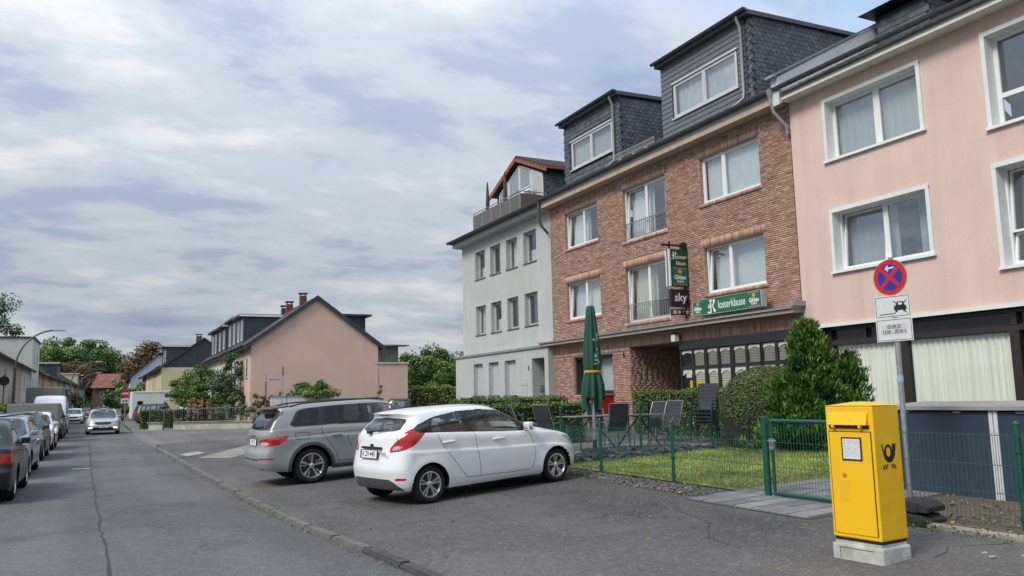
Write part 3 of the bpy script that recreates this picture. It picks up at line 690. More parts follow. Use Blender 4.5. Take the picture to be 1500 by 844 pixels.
SUV['regions'] = [
  reg('quarter_window', 'priv', 'gr', 'xz', [(.62, 1.21), (.90, 1.20), (1.13, 1.195), (1.165, 1.545), (.97, 1.53), (.80, 1.50)], 1),
  reg('window', 'priv', 'gr', 'xz', [(1.23, 1.19), (1.7, 1.178), (2.07, 1.165), (2.05, 1.4), (2.03, 1.56), (1.7, 1.56), (1.28, 1.548)], 1),
  reg('window', 'glass', 'gr', 'xz', [(2.18, 1.16), (2.6, 1.145), (3.20, 1.125), (2.98, 1.32), (2.72, 1.48), (2.45, 1.545), (2.15, 1.56)], 1),
  reg('window_surround', 'gloss', 'gr', 'xz', [(.55, 1.185), (1.4, 1.178), (3.40, 1.105), (3.08, 1.34), (2.82, 1.485), (2.45, 1.57), (1.5, 1.578), (.95, 1.555), (.74, 1.52)], 1),
  reg('windscreen', 'glass', 'gr', 'yz', [(-.1, 1.11), (.76, 1.11), (.66, 1.4), (.55, 1.525), (-.1, 1.55)], 1, end='front', both=True),
  reg('rear_window', 'priv', 'gr', 'az', [(-.1, 1.19), (.69, 1.19), (.64, 1.44), (.6, 1.47), (-.1, 1.48)], 1, both=True),
  reg('spoiler_fin', 'trim', 'gr', 'az', [(-.1, 1.15), (-.1, 1.56), (.66, 1.56), (.84, 1.50), (.82, 1.3), (.80, 1.15)], 0),
  reg('tail_lamp_lens', 'clear', 'lo', 'az', [(.50, .865), (.55, .905), (.82, .925), (.88, .865), (.74, .845)], 0),
  reg('tail_lamp', 'red', 'lo', 'az', [(.42, .90), (.44, .945), (.9, 1.0), (1.28, 1.025), (1.22, .93), (1.08, .85), (.9, .83), (.74, .838), (.5, .86)], 0),
  reg('reflector', 'red', 'lo', 'az', [(.60, .565), (.60, .585), (.8, .60), (.98, .595), (1.08, .565)], 0),
  reg('bumper_line', 'trim', 'lo', 'az', [(-.1, .545), (-.1, .575), (.62, .575), (.62, .548)], 0, both=True),
  reg('exhaust_trim', 'chrome', 'lo', 'az', [(.30, .395), (.34, .425), (.70, .415), (.78, .365), (.66, .355)], 0),
  reg('rear_skirt', 'silver', 'lo', 'az', [(-.1, .42), (-.1, .475), (.95, .475), (1.05, .43)], 0, both=True),
  reg('headlamp', 'clear', 'lo', 'xz', [(4.1, .97), (4.4, .94), (4.62, .84), (4.5, .82), (4.2, .88)], 1),
  reg('grille', 'trim', 'lo', 'yz', [(-.1, .6), (-.1, .88), (.5, .86), (.5, .62)], 0, end='front', both=True),
  reg('arch_cladding', 'clad', 'lo', 'xz', [(.97 + .50 * math.cos(a), .365 + .50 * math.sin(a)) for a in np.linspace(-.4, math.pi + .4, 40)], 0),
  reg('arch_cladding', 'clad', 'lo', 'xz', [(3.76 + .50 * math.cos(a), .365 + .50 * math.sin(a)) for a in np.linspace(-.4, math.pi + .4, 40)], 0),
  reg('sill_cladding', 'clad', 'lo', 'xz', [(1.3, .2), (1.3, .36), (3.4, .34), (3.4, .2)], 0),
  reg('tailgate', 'paint', 'lo', 'az', [(-.1, .66), (-.1, 1.3), (.74, 1.3), (.72, .9), (.62, .66)], 0, both=True),
  reg('door', 'paint', 'lo', 'xz', [(2.12, 1.3), (2.12, .8), (2.16, .34), (3.3, .34), (3.42, .8), (3.40, 1.3)], 0),
  reg('door', 'paint', 'lo', 'xz', [(1.18, 1.3), (1.20, 1.0), (1.32, .82), (1.44, .6), (1.5, .36), (2.16, .34), (2.12, .8), (2.12, 1.3)], 0)]

def generic(kind):
    """plainer tables for the parked and passing cars further off"""
    B = dict(L=4.4, W=1.76, wx=(.9, 3.5), wr=.31, ra=.36, zlow=.2, ds=.07, nl=18, ng=12, nR=10, nF=10,
      zbot=[(0, .28), (.6, .2), (4.0, .2), (4.4, .22)], plan=[(0, .94), (.7, 1), (3.4, .99), (4.4, .9)], Rr=.35, Rf=.5, n=3, nf=2.6,
      side=[(0, .93), (.15, .98), (.5, 1), (.75, .98), (.95, .95), (1, .92)], gside=[(0, .91), (.5, .83), (.9, .73), (1, .66)], gRr=.25, gRf=.4, gn=3, gnf=3, flare=.01)
    if kind == 'sedan':      # notchback, older and square
        B.update(zbelt=[(0, .93), (.6, .96), (1.2, .955), (2.6, .92), (3.2, .89), (3.9, .82), (4.4, .70)], zroof=[(.9, 1.30), (1.3, 1.38), (1.9, 1.405), (2.4, 1.38), (2.8, 1.3)],
          rear=[(.2, .1), (.4, .02), (.55, 0), (.62, .06), (.8, .07), (.95, .1)], front=[(.2, .1), (.45, 0), (.55, .05), (.72, .12)], grear=[(0, .78), (.9, 1.22), (1, 1.34)], gfront=[(0, 3.15), (.9, 2.42), (1, 2.3)], tcrown=.02)
        win = [[(1.45, .985), (2.05, .965), (2.03, 1.32), (1.6, 1.32)], [(2.13, .96), (2.88, .935), (2.5, 1.28), (2.12, 1.33)]]; wq = [(1.05, .99), (1.37, .985), (1.5, 1.30), (1.32, 1.24)]
        lamp = [(.42, .70), (.42, .86), (.95, .86), (.95, .70)]; rw = [(-.1, .98), (.64, .98), (.54, 1.3), (-.1, 1.32)]; hz = .85
    elif kind == 'hatch':
        B.update(L=4.0, wx=(.72, 3.22), zbot=[(0, .27), (.6, .2), (3.6, .2), (4.0, .22)], plan=[(0, .94), (.7, 1), (3.1, .99), (4.0, .9)], zbelt=[(0, .97), (.6, 1.0), (1.5, .97), (2.6, .93), (3.1, .9), (3.6, .8), (4.0, .66)], zroof=[(.2, 1.36), (.6, 1.43), (1.3, 1.46), (1.9, 1.44), (2.4, 1.36)],
          rear=[(.2, .1), (.5, 0), (.75, .04), (1.0, .12)], front=[(.2, .1), (.45, 0), (.66, .12)], grear=[(0, .16), (.8, .4), (1, .42)], gfront=[(0, 2.98), (.9, 2.2), (1, 2.05)])
        win = [[(.95, 1.02), (1.55, 1.0), (1.53, 1.38), (1.1, 1.37)], [(1.63, .995), (2.55, .965), (2.15, 1.32), (1.62, 1.38)]]; wq = [(.55, 1.04), (.87, 1.03), (1.0, 1.34), (.72, 1.30)]
        lamp = [(.60, .82), (.60, 1.04), (.9, 1.04), (.9, .82)]; rw = [(-.1, 1.04), (.62, 1.04), (.55, 1.34), (-.1, 1.36)]; hz = .8
    elif kind == 'estate':
        B.update(L=4.6, wx=(.95, 3.7), zbot=[(0, .27), (.6, .2), (4.2, .2), (4.6, .22)], plan=[(0, .94), (.7, 1), (3.6, .99), (4.6, .88)], zbelt=[(0, .98), (.6, 1.0), (1.5, .98), (2.8, .94), (3.4, .92), (4.1, .84), (4.6, .70)], zroof=[(.2, 1.38), (.6, 1.43), (1.5, 1.47), (2.2, 1.46), (2.7, 1.40), (3.0, 1.32)],
          rear=[(.2, .1), (.5, 0), (.75, .04), (1.0, .12)], front=[(.2, .1), (.45, 0), (.7, .12)], grear=[(0, .16), (.8, .42), (1, .44)], gfront=[(0, 3.35), (.9, 2.6), (1, 2.45)])
        win = [[(1.32, 1.02), (2.05, 1.0), (2.03, 1.40), (1.36, 1.385)], [(2.13, .995), (2.95, .965), (2.6, 1.30), (2.12, 1.40)]]; wq = [(.62, 1.04), (1.22, 1.025), (1.27, 1.38), (.82, 1.34)]
        lamp = [(.58, .76), (.60, 1.02), (.9, 1.02), (.9, .8)]; rw = [(-.1, 1.04), (.62, 1.04), (.56, 1.34), (-.1, 1.37)]; hz = .84; B['rails'] = (.5, 2.5)
    elif kind == 'suv':
        B.update(L=4.5, W=1.84, wx=(.9, 3.58), wr=.35, ra=.41, zbot=[(0, .36), (.6, .28), (4.1, .28), (4.5, .3)], plan=[(0, .95), (.7, 1), (3.6, .99), (4.5, .9)], zbelt=[(0, 1.1), (.6, 1.12), (2, 1.1), (3.1, 1.06), (3.8, 1.02), (4.5, .86)], zroof=[(.2, 1.60), (.6, 1.66), (1.5, 1.70), (2.4, 1.66), (2.8, 1.58)],
          rear=[(.3, .06), (.5, 0), (.8, .04), (1.12, .1)], front=[(.3, .08), (.6, 0), (.9, .1)], grear=[(0, .12), (.8, .28), (1, .32)], gfront=[(0, 3.2), (.9, 2.65), (1, 2.5)])
        win = [[(1.2, 1.14), (2.0, 1.13), (1.98, 1.60), (1.24, 1.58)], [(2.08, 1.125), (2.95, 1.10), (2.6, 1.52), (2.07, 1.60)]]; wq = [(.42, 1.15), (1.1, 1.145), (1.14, 1.57), (.58, 1.54)]
        lamp = [(.66, .85), (.66, 1.1), (.95, 1.1), (.95, .85)]; rw = [(-.1, 1.16), (.68, 1.16), (.62, 1.52), (-.1, 1.54)]; hz = 1.0; B['rails'] = (.4, 2.6)
    elif kind == 'van':
        B.update(L=5.1, W=1.95, wx=(.95, 4.2), wr=.34, ra=.39, zbot=[(0, .34), (.6, .26), (4.6, .24), (5.1, .26)], plan=[(0, .96), (.7, 1), (4.2, .99), (5.1, .9)], zbelt=[(0, 1.2), (2, 1.2), (3.6, 1.16), (4.1, 1.1), (4.6, 1.0), (5.1, .78)], zroof=[(.05, 1.93), (.5, 1.97), (2.0, 1.98), (3.2, 1.93), (3.7, 1.82)],
          rear=[(.3, .06), (.5, 0), (1.2, .03)], front=[(.3, .1), (.6, 0), (.8, .08)], grear=[(0, .03), (.9, .1), (1, .14)], gfront=[(0, 4.35), (.5, 3.95), (.9, 3.5), (1, 3.3)], gside=[(0, .955), (.6, .92), (.92, .85), (1, .78)])
        win = [[(2.9, 1.24), (3.95, 1.2), (3.45, 1.74), (2.92, 1.76)]]; wq = None
        lamp = [(.78, .8), (.78, 1.18), (.97, 1.18), (.97, .8)]; rw = [(-.1, 1.26), (.74, 1.26), (.68, 1.74), (-.1, 1.76)]; hz = .95
    L = B['L']
    fx0 = B['gfront'][0][1]; zc = float(pin(fx0, B['zbelt'])); zt = float(pin(B['gfront'][-1][1], B['zroof']))
    B['regions'] = [reg('window', 'glass', 'gr', 'xz', w, 1) for w in win] + ([reg('quarter_window', 'glass', 'gr', 'xz', wq, 1)] if wq else [])
    allw = win + ([wq] if wq else [])
    if kind != 'van':
        lo_ = [(min(p[0] for p in w), min(p[1] for p in w)) for w in allw]
    B['regions'] += [reg('windscreen', 'glass', 'gr', 'yz', [(-.1, zc + .03), (B['W'] * .41, zc + .03), (B['W'] * .33, zt - .05), (-.1, zt - .03)], 1, end='front', both=True),
      reg('rear_window', 'glass', 'gr', 'yz', rw, 1, both=True), reg('tail_lamp', 'red', 'lo', 'az', lamp, 0),
      reg('headlamp', 'clear', 'lo', 'yz', [(.42, hz - .20), (.40, hz - .07), (.95, hz - .02), (.95, hz - .17)], 0, end='front'),
      reg('grille', 'trim', 'lo', 'yz', [(-.1, hz - .27), (-.1, hz - .07), (.46, hz - .09), (.36, hz - .27)], 0, end='front', both=True),
      reg('air_intake', 'trim', 'lo', 'yz', [(-.1, .25), (-.1, .40), (.62, .42), (.72, .27)], 0, end='front', both=True)]
    w0 = allw[1] if len(win) > 1 else allw[0]
    if len(win) > 1:
        xa = win[0][0][0] - .06; xb = win[1][0][0] - .05; xc = win[1][1][0] + .1
        B['seams'] = [[(xb, .95), (xb, .32)], [(xc, .9), (xc + .03, .5), (xc - .05, .3)], [(xa, .95), (xa + .02, .7), (xa + .2, .32), (xc - .05, .3)]]
        B['handles'] = [(xa + .2, hz + .02), (xb + .2, hz + .02)]
        B['regions'] += [reg('door', 'paint', 'lo', 'xz', [(xb, 1.3), (xb, .3), (xc - .05, .3), (xc + .03, .5), (xc, 1.3)], 0), reg('door', 'paint', 'lo', 'xz', [(xa, 1.3), (xa + .02, .7), (xa + .2, .3), (xb, .3), (xb, 1.3)], 0)]
    B['mirror'] = (win[-1][1][0] - .02, zc + .05); B['mirrorm'] = 'paint'
    B['seats'] = [(win[-1][0][0] + .25, (-.38, .38))]
    return B

def squat(P, f):
    """the same table with heights and widths scaled"""
    Q = dict(P); Q['W'] = P['W'] * f
    for k in ('zbot', 'zbelt', 'zroof'): Q[k] = [(a, b * f) for a, b in P[k]]
    for k in ('rear', 'front'): Q[k] = [(a * f, b) for a, b in P[k]]
    for k in ('wr', 'ra', 'zlow', 'rim_r', 'tw'): Q[k] = P[k] * f
    Q['seams'] = [[(a, b * f) for a, b in l] for l in P['seams']]; Q['handles'] = [(a, b * f) for a, b in P['handles']]; Q['mirror'] = (P['mirror'][0], P['mirror'][1] * f)
    Q['regions'] = [dict(r, poly=[(a * (1 if r['k'] == 'xz' else f), b * f) for a, b in r['poly']]) for r in P['regions']]
    Q['seats'] = [(x, tuple(y * f for y in ys)) for x, ys in P['seats']]
    return Q
HATCH = squat(HATCH, .925); SUV = squat(SUV, .915)
for _r in SUV['regions']:
    if _r['n'] == 'arch_cladding':
        _c = .97 if min(p[0] for p in _r['poly']) < 2 else 3.76; _r['poly'] = [(_c + .45 * math.cos(a), .365 * .915 + .45 * math.sin(a)) for a in np.linspace(-.4, math.pi + .4, 40)]
# ------------------------------------------------------------------ terrain heights
def kerb_x(y):
    return np.interp(y, [-30, 0, 6, 7.6, 8.9, 11.5, 14.6, 19.2, 26.2, 36, 60, 300], [3.3, 2.95, 2.78, 2.70, 2.60, 2.32, 2.22, 2.11, 1.99, 1.76, 1.6, 0.8])
def gz(x, y):
    """ground level: road at 0, forecourt rising towards the houses, flattening out at the side street"""
    x = np.asarray(x, float); y = np.asarray(y, float)
    f = np.clip((44 - y) / 16, 0, 1); f = f * f * (3 - 2 * f)
    kx = kerb_x(y) + .16
    up = np.clip(x - kx, 0, None); rise = np.where(up < 5.8, .045 * up, .261 + .032 * (up - 5.8)); rise = np.minimum(rise, .46)
    kerb = np.where(y < 36.5, .05, .0) * f ** .3
    return np.where(x > kx - .01, (kerb + rise * f), 0.0)
def gzf(x, y): return float(gz(x, y))

def asphalt(name, base, warm, stain, crack=None, patch=None):
    m = bpy.data.materials.new(name); m.use_nodes = True; MATS[name] = m
    nt = m.node_tree; N = nt.nodes; L = nt.links; b = N['Principled BSDF']; b.inputs['Roughness'].default_value = .92; b.inputs['Specular IOR Level'].default_value = .25
    geo = N.new('ShaderNodeNewGeometry'); pos = geo.outputs['Position']
    def noise(sc, det=5, r=.6, stretch=None, dist=0):
        v = pos
        if stretch:
            mp = N.new('ShaderNodeMapping'); mp.inputs[3].default_value = stretch; L.new(pos, mp.inputs[0]); v = mp.outputs[0]
        n = N.new('ShaderNodeTexNoise'); n.inputs['Scale'].default_value = sc; n.inputs['Detail'].default_value = det; n.inputs['Roughness'].default_value = r; n.inputs['Distortion'].default_value = dist; L.new(v, n.inputs['Vector']); return n.outputs[0]
    def rng(f, a, b_, c, d):
        r = N.new('ShaderNodeMapRange'); r.inputs[1].default_value = a; r.inputs[2].default_value = b_; r.inputs[3].default_value = c; r.inputs[4].default_value = d; L.new(f, r.inputs[0]); return r.outputs[0]
    def mixc(f, a, b_, bt='MIX'):
        x = N.new('ShaderNodeMix'); x.data_type = 'RGBA'; x.blend_type = bt
        L.new(f, x.inputs[0]) if not isinstance(f, float) else setattr(x.inputs[0], 'default_value', f)
        for i, q in ((6, a), (7, b_)):
            if isinstance(q, tuple): x.inputs[i].default_value = (*q, 1)
            else: L.new(q, x.inputs[i])
        return x.outputs[2]
    c = mixc(rng(noise(.35, 4), .4, .62, 0, 1), base, warm)
    c = mixc(rng(noise(1.3, 6, .65, (1, .35, 1)), .52, .75, 0, .55), c, stain)
    c = mixc(rng(noise(.16, 3, .5), .46, .56, 0, .45), c, tuple(q * 1.32 for q in warm)); c = mixc(rng(noise(.55, 7, .7, None, .8), .56, .60, 0, .35), c, tuple(q * .72 for q in stain))
    c = mixc(1.0, c, rng(noise(1.1, 3, .5, (1, .03, 1)), .35, .65, .88, 1.12), 'MULTIPLY')
    # aggregate: light and dark chips
    v = N.new('ShaderNodeTexVoronoi'); v.inputs['Scale'].default_value = 120; L.new(pos, v.inputs['Vector'])
    sp = N.new('ShaderNodeSeparateColor'); L.new(v.outputs['Color'], sp.inputs[0])
    c = mixc(1.0, c, rng(sp.outputs[0], 0, 1, .68, 1.34), 'MULTIPLY')
    v2 = N.new('ShaderNodeTexVoronoi'); v2.inputs['Scale'].default_value = 38; L.new(pos, v2.inputs['Vector'])
    sp2 = N.new('ShaderNodeSeparateColor'); L.new(v2.outputs['Color'], sp2.inputs[0])
    c = mixc(rng(sp2.outputs[1], .9, .95, 0, .5), c, (.20, .195, .185))
    c = mixc(1.0, c, rng(noise(9, 6, .7), .3, .7, .84, 1.16), 'MULTIPLY')
    # hairline crazing
    vc = N.new('ShaderNodeTexVoronoi'); vc.feature = 'DISTANCE_TO_EDGE'; vc.inputs['Scale'].default_value = .42
    mpn = N.new('ShaderNodeVectorMath'); mpn.operation = 'ADD'; nz = N.new('ShaderNodeTexNoise'); nz.inputs['Scale'].default_value = 1.6; nz.inputs['Detail'].default_value = 6; L.new(pos, nz.inputs['Vector']); L.new(pos, mpn.inputs[0]); L.new(nz.outputs['Color'], mpn.inputs[1]); L.new(mpn.outputs[0], vc.inputs['Vector'])
    cr = rng(vc.outputs['Distance'], .0, .008, .55 if crack else 0.0, 0); 
    msk = rng(noise(.25, 2), .5, .6, 0, 1); mm = N.new('ShaderNodeMath'); mm.operation = 'MULTIPLY'; L.new(cr, mm.inputs[0]); L.new(msk, mm.inputs[1])
    c = mixc(mm.outputs[0], c, (.018, .017, .016))
    L.new(c, b.inputs['Base Color'])
    bp = N.new('ShaderNodeBump'); bp.inputs['Strength'].default_value = .55; bp.inputs['Distance'].default_value = .008; L.new(v.outputs['Distance'], bp.inputs['Height']); L.new(bp.outputs[0], b.inputs['Normal'])
    return m
A_ROAD = asphalt('road_asphalt', (.098, .099, .101), (.113, .113, .114), (.074, .074, .077))
A_APRON = asphalt('forecourt_asphalt', (.084, .080, .078), (.112, .105, .10), (.066, .064, .064), crack=True)
A_SIDE = asphalt('side_street_asphalt', (.125, .122, .12), (.15, .145, .14), (.10, .098, .098), crack=True)

def sheet(name, xs, ys, mat, zf, keep=None):
    X, Y = np.meshgrid(xs, ys, indexing='ij'); Z = zf(X, Y); V = np.stack([X, Y, Z], -1).reshape(-1, 3); F = faces_grid(len(xs), len(ys))
    if keep is not None:
        c = V[F].mean(1); F = F[keep(c[:, 0], c[:, 1])]
    F = F[:, ::-1]
    return np_mesh(name, V, F, mat, kind='structure', smooth=True)
EARTH = M('earth', (.10, .085, .06), .95, .4, .2, col2=(.07, .085, .035))
sheet('ground', np.linspace(-900, 900, 40), np.linspace(-200, 1600, 40), EARTH, lambda x, y: x * 0 - .16)
# road ribbon follows the kerb
ys = np.concatenate([np.linspace(-25, 60, 120), np.linspace(62, 420, 80)])
def ribbon(name, xl, xr, nx, mat, zf, ys=ys):
    t = np.linspace(0, 1, nx); X = xl(ys)[None, :] * (1 - t[:, None]) + xr(ys)[None, :] * t[:, None]; Y = np.repeat(ys[None, :], nx, 0); Z = zf(X, Y)
    return np_mesh(name, np.stack([X, Y, Z], -1).reshape(-1, 3), faces_grid(nx, len(ys))[:, ::-1], mat, kind='structure', smooth=True)
ribbon('road', lambda y: kerb_x(y) - 5.6, lambda y: kerb_x(y) + .02, 12, A_ROAD, lambda x, y: x * 0)
ribbon('footpath', lambda y: kerb_x(y) - 9.5, lambda y: kerb_x(y) - 5.55, 4, M('path_concrete', (.2, .2, .195), .9, .2, 3), lambda x, y: x * 0 + .09)
# forecourt / pavement to the house line, then the side street corner
ysa = np.linspace(-25, 36.2, 160); ta = np.linspace(0, 1, 60) ** 1.2
Xa = (kerb_x(ysa) + .15)[None, :] + ta[:, None] * (24 - kerb_x(ysa) - .15)[None, :]; Ya = np.repeat(ysa[None, :], 60, 0)
np_mesh('forecourt', np.stack([Xa, Ya, gz(Xa, Ya)], -1).reshape(-1, 3), faces_grid(60, 160)[:, ::-1], A_APRON, kind='structure', smooth=True)
ysb = np.linspace(36.2, 60, 40); Xb = kerb_x(ysb)[None, :] + .0 + ta[:, None] * (70 - kerb_x(ysb))[None, :]; Yb = np.repeat(ysb[None, :], 60, 0)
np_mesh('side_street', np.stack([Xb, Yb, gz(Xb, Yb) + .004], -1).reshape(-1, 3), faces_grid(60, 40)[:, ::-1], A_SIDE, kind='structure', smooth=True)
# pale concrete strip and slab across the pavement near the corner
CONC = M('old_concrete', (.23, .215, .19), .9, .3, 2.5, bump=.3, bscale=40)
def patch(name, quad, mat, lift, n=10):
    q = [np.array(p, float) for p in quad]; t = np.linspace(0, 1, n); V = []
    for a in t:
        for b in t:
            p = (q[0] * (1 - a) + q[1] * a) * (1 - b) + (q[3] * (1 - a) + q[2] * a) * b; V.append((p[0], p[1], gzf(p[0], p[1]) + lift))
    return np_mesh(name, np.array(V), faces_grid(n, n)[:, ::-1], mat, kind='structure')
patch('concrete_strip', [(2.55, 26.2), (3.3, 24.9), (7.2, 33.0), (6.4, 34.6)], CONC, .006)
patch('kerb_slab', [(2.2, 28.6), (2.35, 27.3), (3.0, 28.2), (2.85, 29.4)], M('pale_slab', (.3, .29, .26), .9, .15, 5), .012)
# crack sealed along the middle of the road, worn kerb edge, lane dash
TAR = M('tar_seam', (.035, .035, .037), .8, .2, 20)
cr = MB(); rr = random.Random(3); py = 3.0; px = None; pts = []
base = lambda y: np.interp(y, [3, 9.2, 13.9, 21.8, 35.3, 45], [.2, .11, 0, -.18, -.42, -.6])
while py < 45: pts.append((float(base(py)) + rr.uniform(-.03, .03), py)); py += rr.uniform(.1, .35) * (1 + py * .03)
for (x1, y1), (x2, y2) in zip(pts, pts[1:]):
    w = rr.uniform(.008, .022) * (1.2 - min(y1, 30) * .01); cr.quad((x1 - w, y1, .004), (x1 + w, y1, .004), (x2 + w, y2, .004), (x2 - w, y2, .004))
o = cr.build('road_crack', TAR); o['kind'] = 'structure'
def crack(name, pts, w0):
    c = MB(); P = []
    for (x1, y1), (x2, y2) in zip(pts, pts[1:]):
        k = max(3, int(math.hypot(x2 - x1, y2 - y1) / .09)); P += [(x1 + (x2 - x1) * i / k + rr.uniform(-.025, .025), y1 + (y2 - y1) * i / k + rr.uniform(-.025, .025)) for i in range(k)]
    for (x1, y1), (x2, y2) in zip(P, P[1:]):
        d = math.hypot(x2 - x1, y2 - y1) + 1e-6; nx, ny = -(y2 - y1) / d, (x2 - x1) / d; w = w0 * rr.uniform(.3, 1); c.quad((x1 - nx * w, y1 - ny * w, gzf(x1, y1) + .004), (x1 + nx * w, y1 + ny * w, gzf(x1, y1) + .004), (x2 + nx * w, y2 + ny * w, gzf(x2, y2) + .004), (x2 - nx * w, y2 - ny * w, gzf(x2, y2) + .004))
    o = c.build(name, TAR); o['kind'] = 'structure'
crack('forecourt_crack', [(6.4, 8.4), (6.2, 7.6), (5.6, 6.9), (5.5, 6.2)], .007); crack('forecourt_crack', [(6.4, 4.9), (6.9, 5.1), (7.4, 4.8)], .007); crack('forecourt_crack', [(2.7, 13.2), (3.3, 12.9), (3.7, 13.1)], .010); crack('forecourt_crack', [(6.9, 9.3), (6.3, 9.0), (5.9, 9.2)], .006)
ln = MB(); ln.quad((-.70, 25.1, .004), (-.22, 25.05, .004), (-.22, 25.3, .004), (-.70, 25.35, .004)); o = ln.build('road_marking', M('worn_paint', (.42, .42, .41), .8, .3, 12)); o['kind'] = 'structure'

pl = MB(); pl.add([(1.75, 60.0, .006), (10, 60.0, .006), (10, 95, .006), (1.6, 95, .006)], [[0, 1, 2, 3]]); o = pl.build('paved_plot', A_SIDE); o['kind'] = 'structure'
# kerb of single stones
kerb = bpy.data.objects.new('kerb', None); COL.objects.link(kerb); kerb['kind'] = 'structure'
KST = [M('kerb_stone_a', (.125, .122, .112), .9, .25, 9, bump=.4, bscale=60), M('kerb_stone_b', (.15, .15, .13), .9, .3, 9, bump=.4, bscale=60), M('kerb_stone_dark', (.06, .06, .063), .9, .3, 9, bump=.4, bscale=60), M('kerb_stone_moss', (.115, .12, .085), .9, .3, 9, bump=.4, bscale=60)]
def stone_mesh(mi):
    b = MB(); b.box(-.485, .485, 0, .15, -.14, 0); me = bpy.data.meshes.new('kerb_stone'); me.from_pydata(b.v, [], b.f); me.materials.append(KST[mi])
    bm = bmesh.new(); bm.from_mesh(me); bmesh.ops.bevel(bm, geom=[e for e in bm.edges if all(v.co.z > -.05 for v in e.verts)], offset=.02, segments=2, affect='EDGES'); bmesh.ops.recalc_face_normals(bm, faces=bm.faces); bm.to_mesh(me); bm.free(); return me
SM = [stone_mesh(i) for i in range(4)]
y = -4.0; i = 0; rr = random.Random(5)
while y < 36.0:
    x0, x1 = float(kerb_x(y)), float(kerb_x(y + 1)); a = math.atan2(1, x1 - x0) ; k = rr.choice([0, 0, 1, 3]) if y > 8.2 else 2
    o = link('kerb_stone', SM[k], kerb, ((x0 + x1) / 2, y + .5, gzf(float(kerb_x(y + .5)) + .2, y + .5) + rr.uniform(.0, .012)), (0, 0, a)); o.scale = (1, -1, 1); y += 1.0
# corner stones swinging into the side street
cx0 = float(kerb_x(36)); pts = [(cx0 + 2.6 - 2.6 * math.cos(a), 36 + 2.2 * math.sin(a)) for a in np.linspace(0, math.pi / 2, 5)]
cs = MB()
for (x1, y1), (x2, y2) in zip(pts, pts[1:]):
    m_ = ((x1 + x2) / 2, (y1 + y2) / 2); o = link('kerb_stone', SM[0], kerb, (m_[0], m_[1], .055), (0, 0, math.atan2(y2 - y1, x2 - x1))); o.scale = (.95, -1, 1)
V = [(cx0 + .1, 35.9)] + pts + [(14, 38.3), (14, 35.9)]
c2 = MB(); c2.add([(x + .04, y - .02, gzf(max(x, cx0 + .3), min(y, 36.0)) - .0 + .003 if i in (0,) else .052 + .0) for i, (x, y) in enumerate(V)], [list(range(len(V)))]); o = c2.build('corner_pavement', A_APRON); o['kind'] = 'structure'
# weeds and leaf litter in the gutter
g = np.random.default_rng(4)
def litter(name, P, size, mat, seed=1, asp=.7, jit=.5):
    q, f = leaves(P, size, np.tile([0, 0, 1.], (len(P), 1)), asp, jit, seed); return np_mesh(name, q, f, mat, tint=np.random.default_rng(seed).random(len(f)), kind='stuff')
LIT = attr_mat('leaf_litter', [(0, (.10, .055, .02)), (.5, (.24, .13, .04)), (.8, (.30, .20, .07)), (1, (.16, .15, .05))], bump=0)
yy = g.uniform(4, 34, 420); P = np.stack([kerb_x(yy) - np.abs(g.normal(0, .05, 420)) - .01, yy, np.full(420, .012)], 1); litter('gutter_litter', P, .035, LIT)
yy = g.uniform(5, 16, 160); xx = g.uniform(3, 8, 160); litter('forecourt_litter', np.stack([xx, yy, gz(xx, yy) + .012], 1), .03, LIT, 2)
WEED = attr_mat('weed_leaf', [(0, (.04, .08, .02)), (1, (.10, .16, .04))], bump=0)
# ------------------------------------------------------------------ shared building materials
D = 16.5                                   # the terrace front stands on the plane x = D
FR = frame((D, 0, 0), (0, 1, 0), (-1, 0, 0))    # u = y, z, n towards the street
PVC = M('white_pvc', (.72, .73, .73), .35, .04, 4)
DPVC = M('grey_white_pvc', (.50, .51, .52), .4, .05, 4)
glass('shop_glass', (.93, .95, .95), .02, .97)
ZINC = M('zinc', (.29, .305, .315), .45, .15, 8, metal=.35)
DZINC = M('dark_zinc', (.085, .093, .10), .5, .15, 8, metal=.3)
glass('window_glass', (.82, .88, .90), .20, .97)
BLACKF = M('black_frame', (.020, .021, .024), .4, .15, 20)
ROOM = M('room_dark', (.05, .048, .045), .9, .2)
CURT = M('net_curtain', (.76, .77, .76), .9, .10, 3, stretch=(1, 14, .3))
BLIND = M('roller_blind', (.78, .82, .80), .8, .06, 5)
SOFF = M('soffit', (.45, .335, .25), .7, .1, 4)
WHITEW = M('white_render', (.62, .62, .60), .85, .08, 3)
def curtain(parent, fm, u0, u1, z0, z1, n, mat, waves=9, amp=.02, name='curtain', seed=0):
    rr = random.Random(seed + int(abs(u0) * 91)); k = max(12, int((u1 - u0) / .02)); k = min(k, 90); ph = rr.uniform(0, 6); V = []
    for i in range(k + 1):
        u = u0 + (u1 - u0) * i / k; w = amp * (math.sin(ph + waves * 6.28 * i / k) + .5 * math.sin(ph * 2 + waves * 2.3 * 6.28 * i / k)); V += [fm(u, z0, n + w), fm(u, z1, n + w * .6)]
    b = MB(); b.add(V, [[2 * i, 2 * i + 2, 2 * i + 3, 2 * i + 1] for i in range(k)]); return b.build(name, mat, parent, world=True, smooth=True, fix=False)
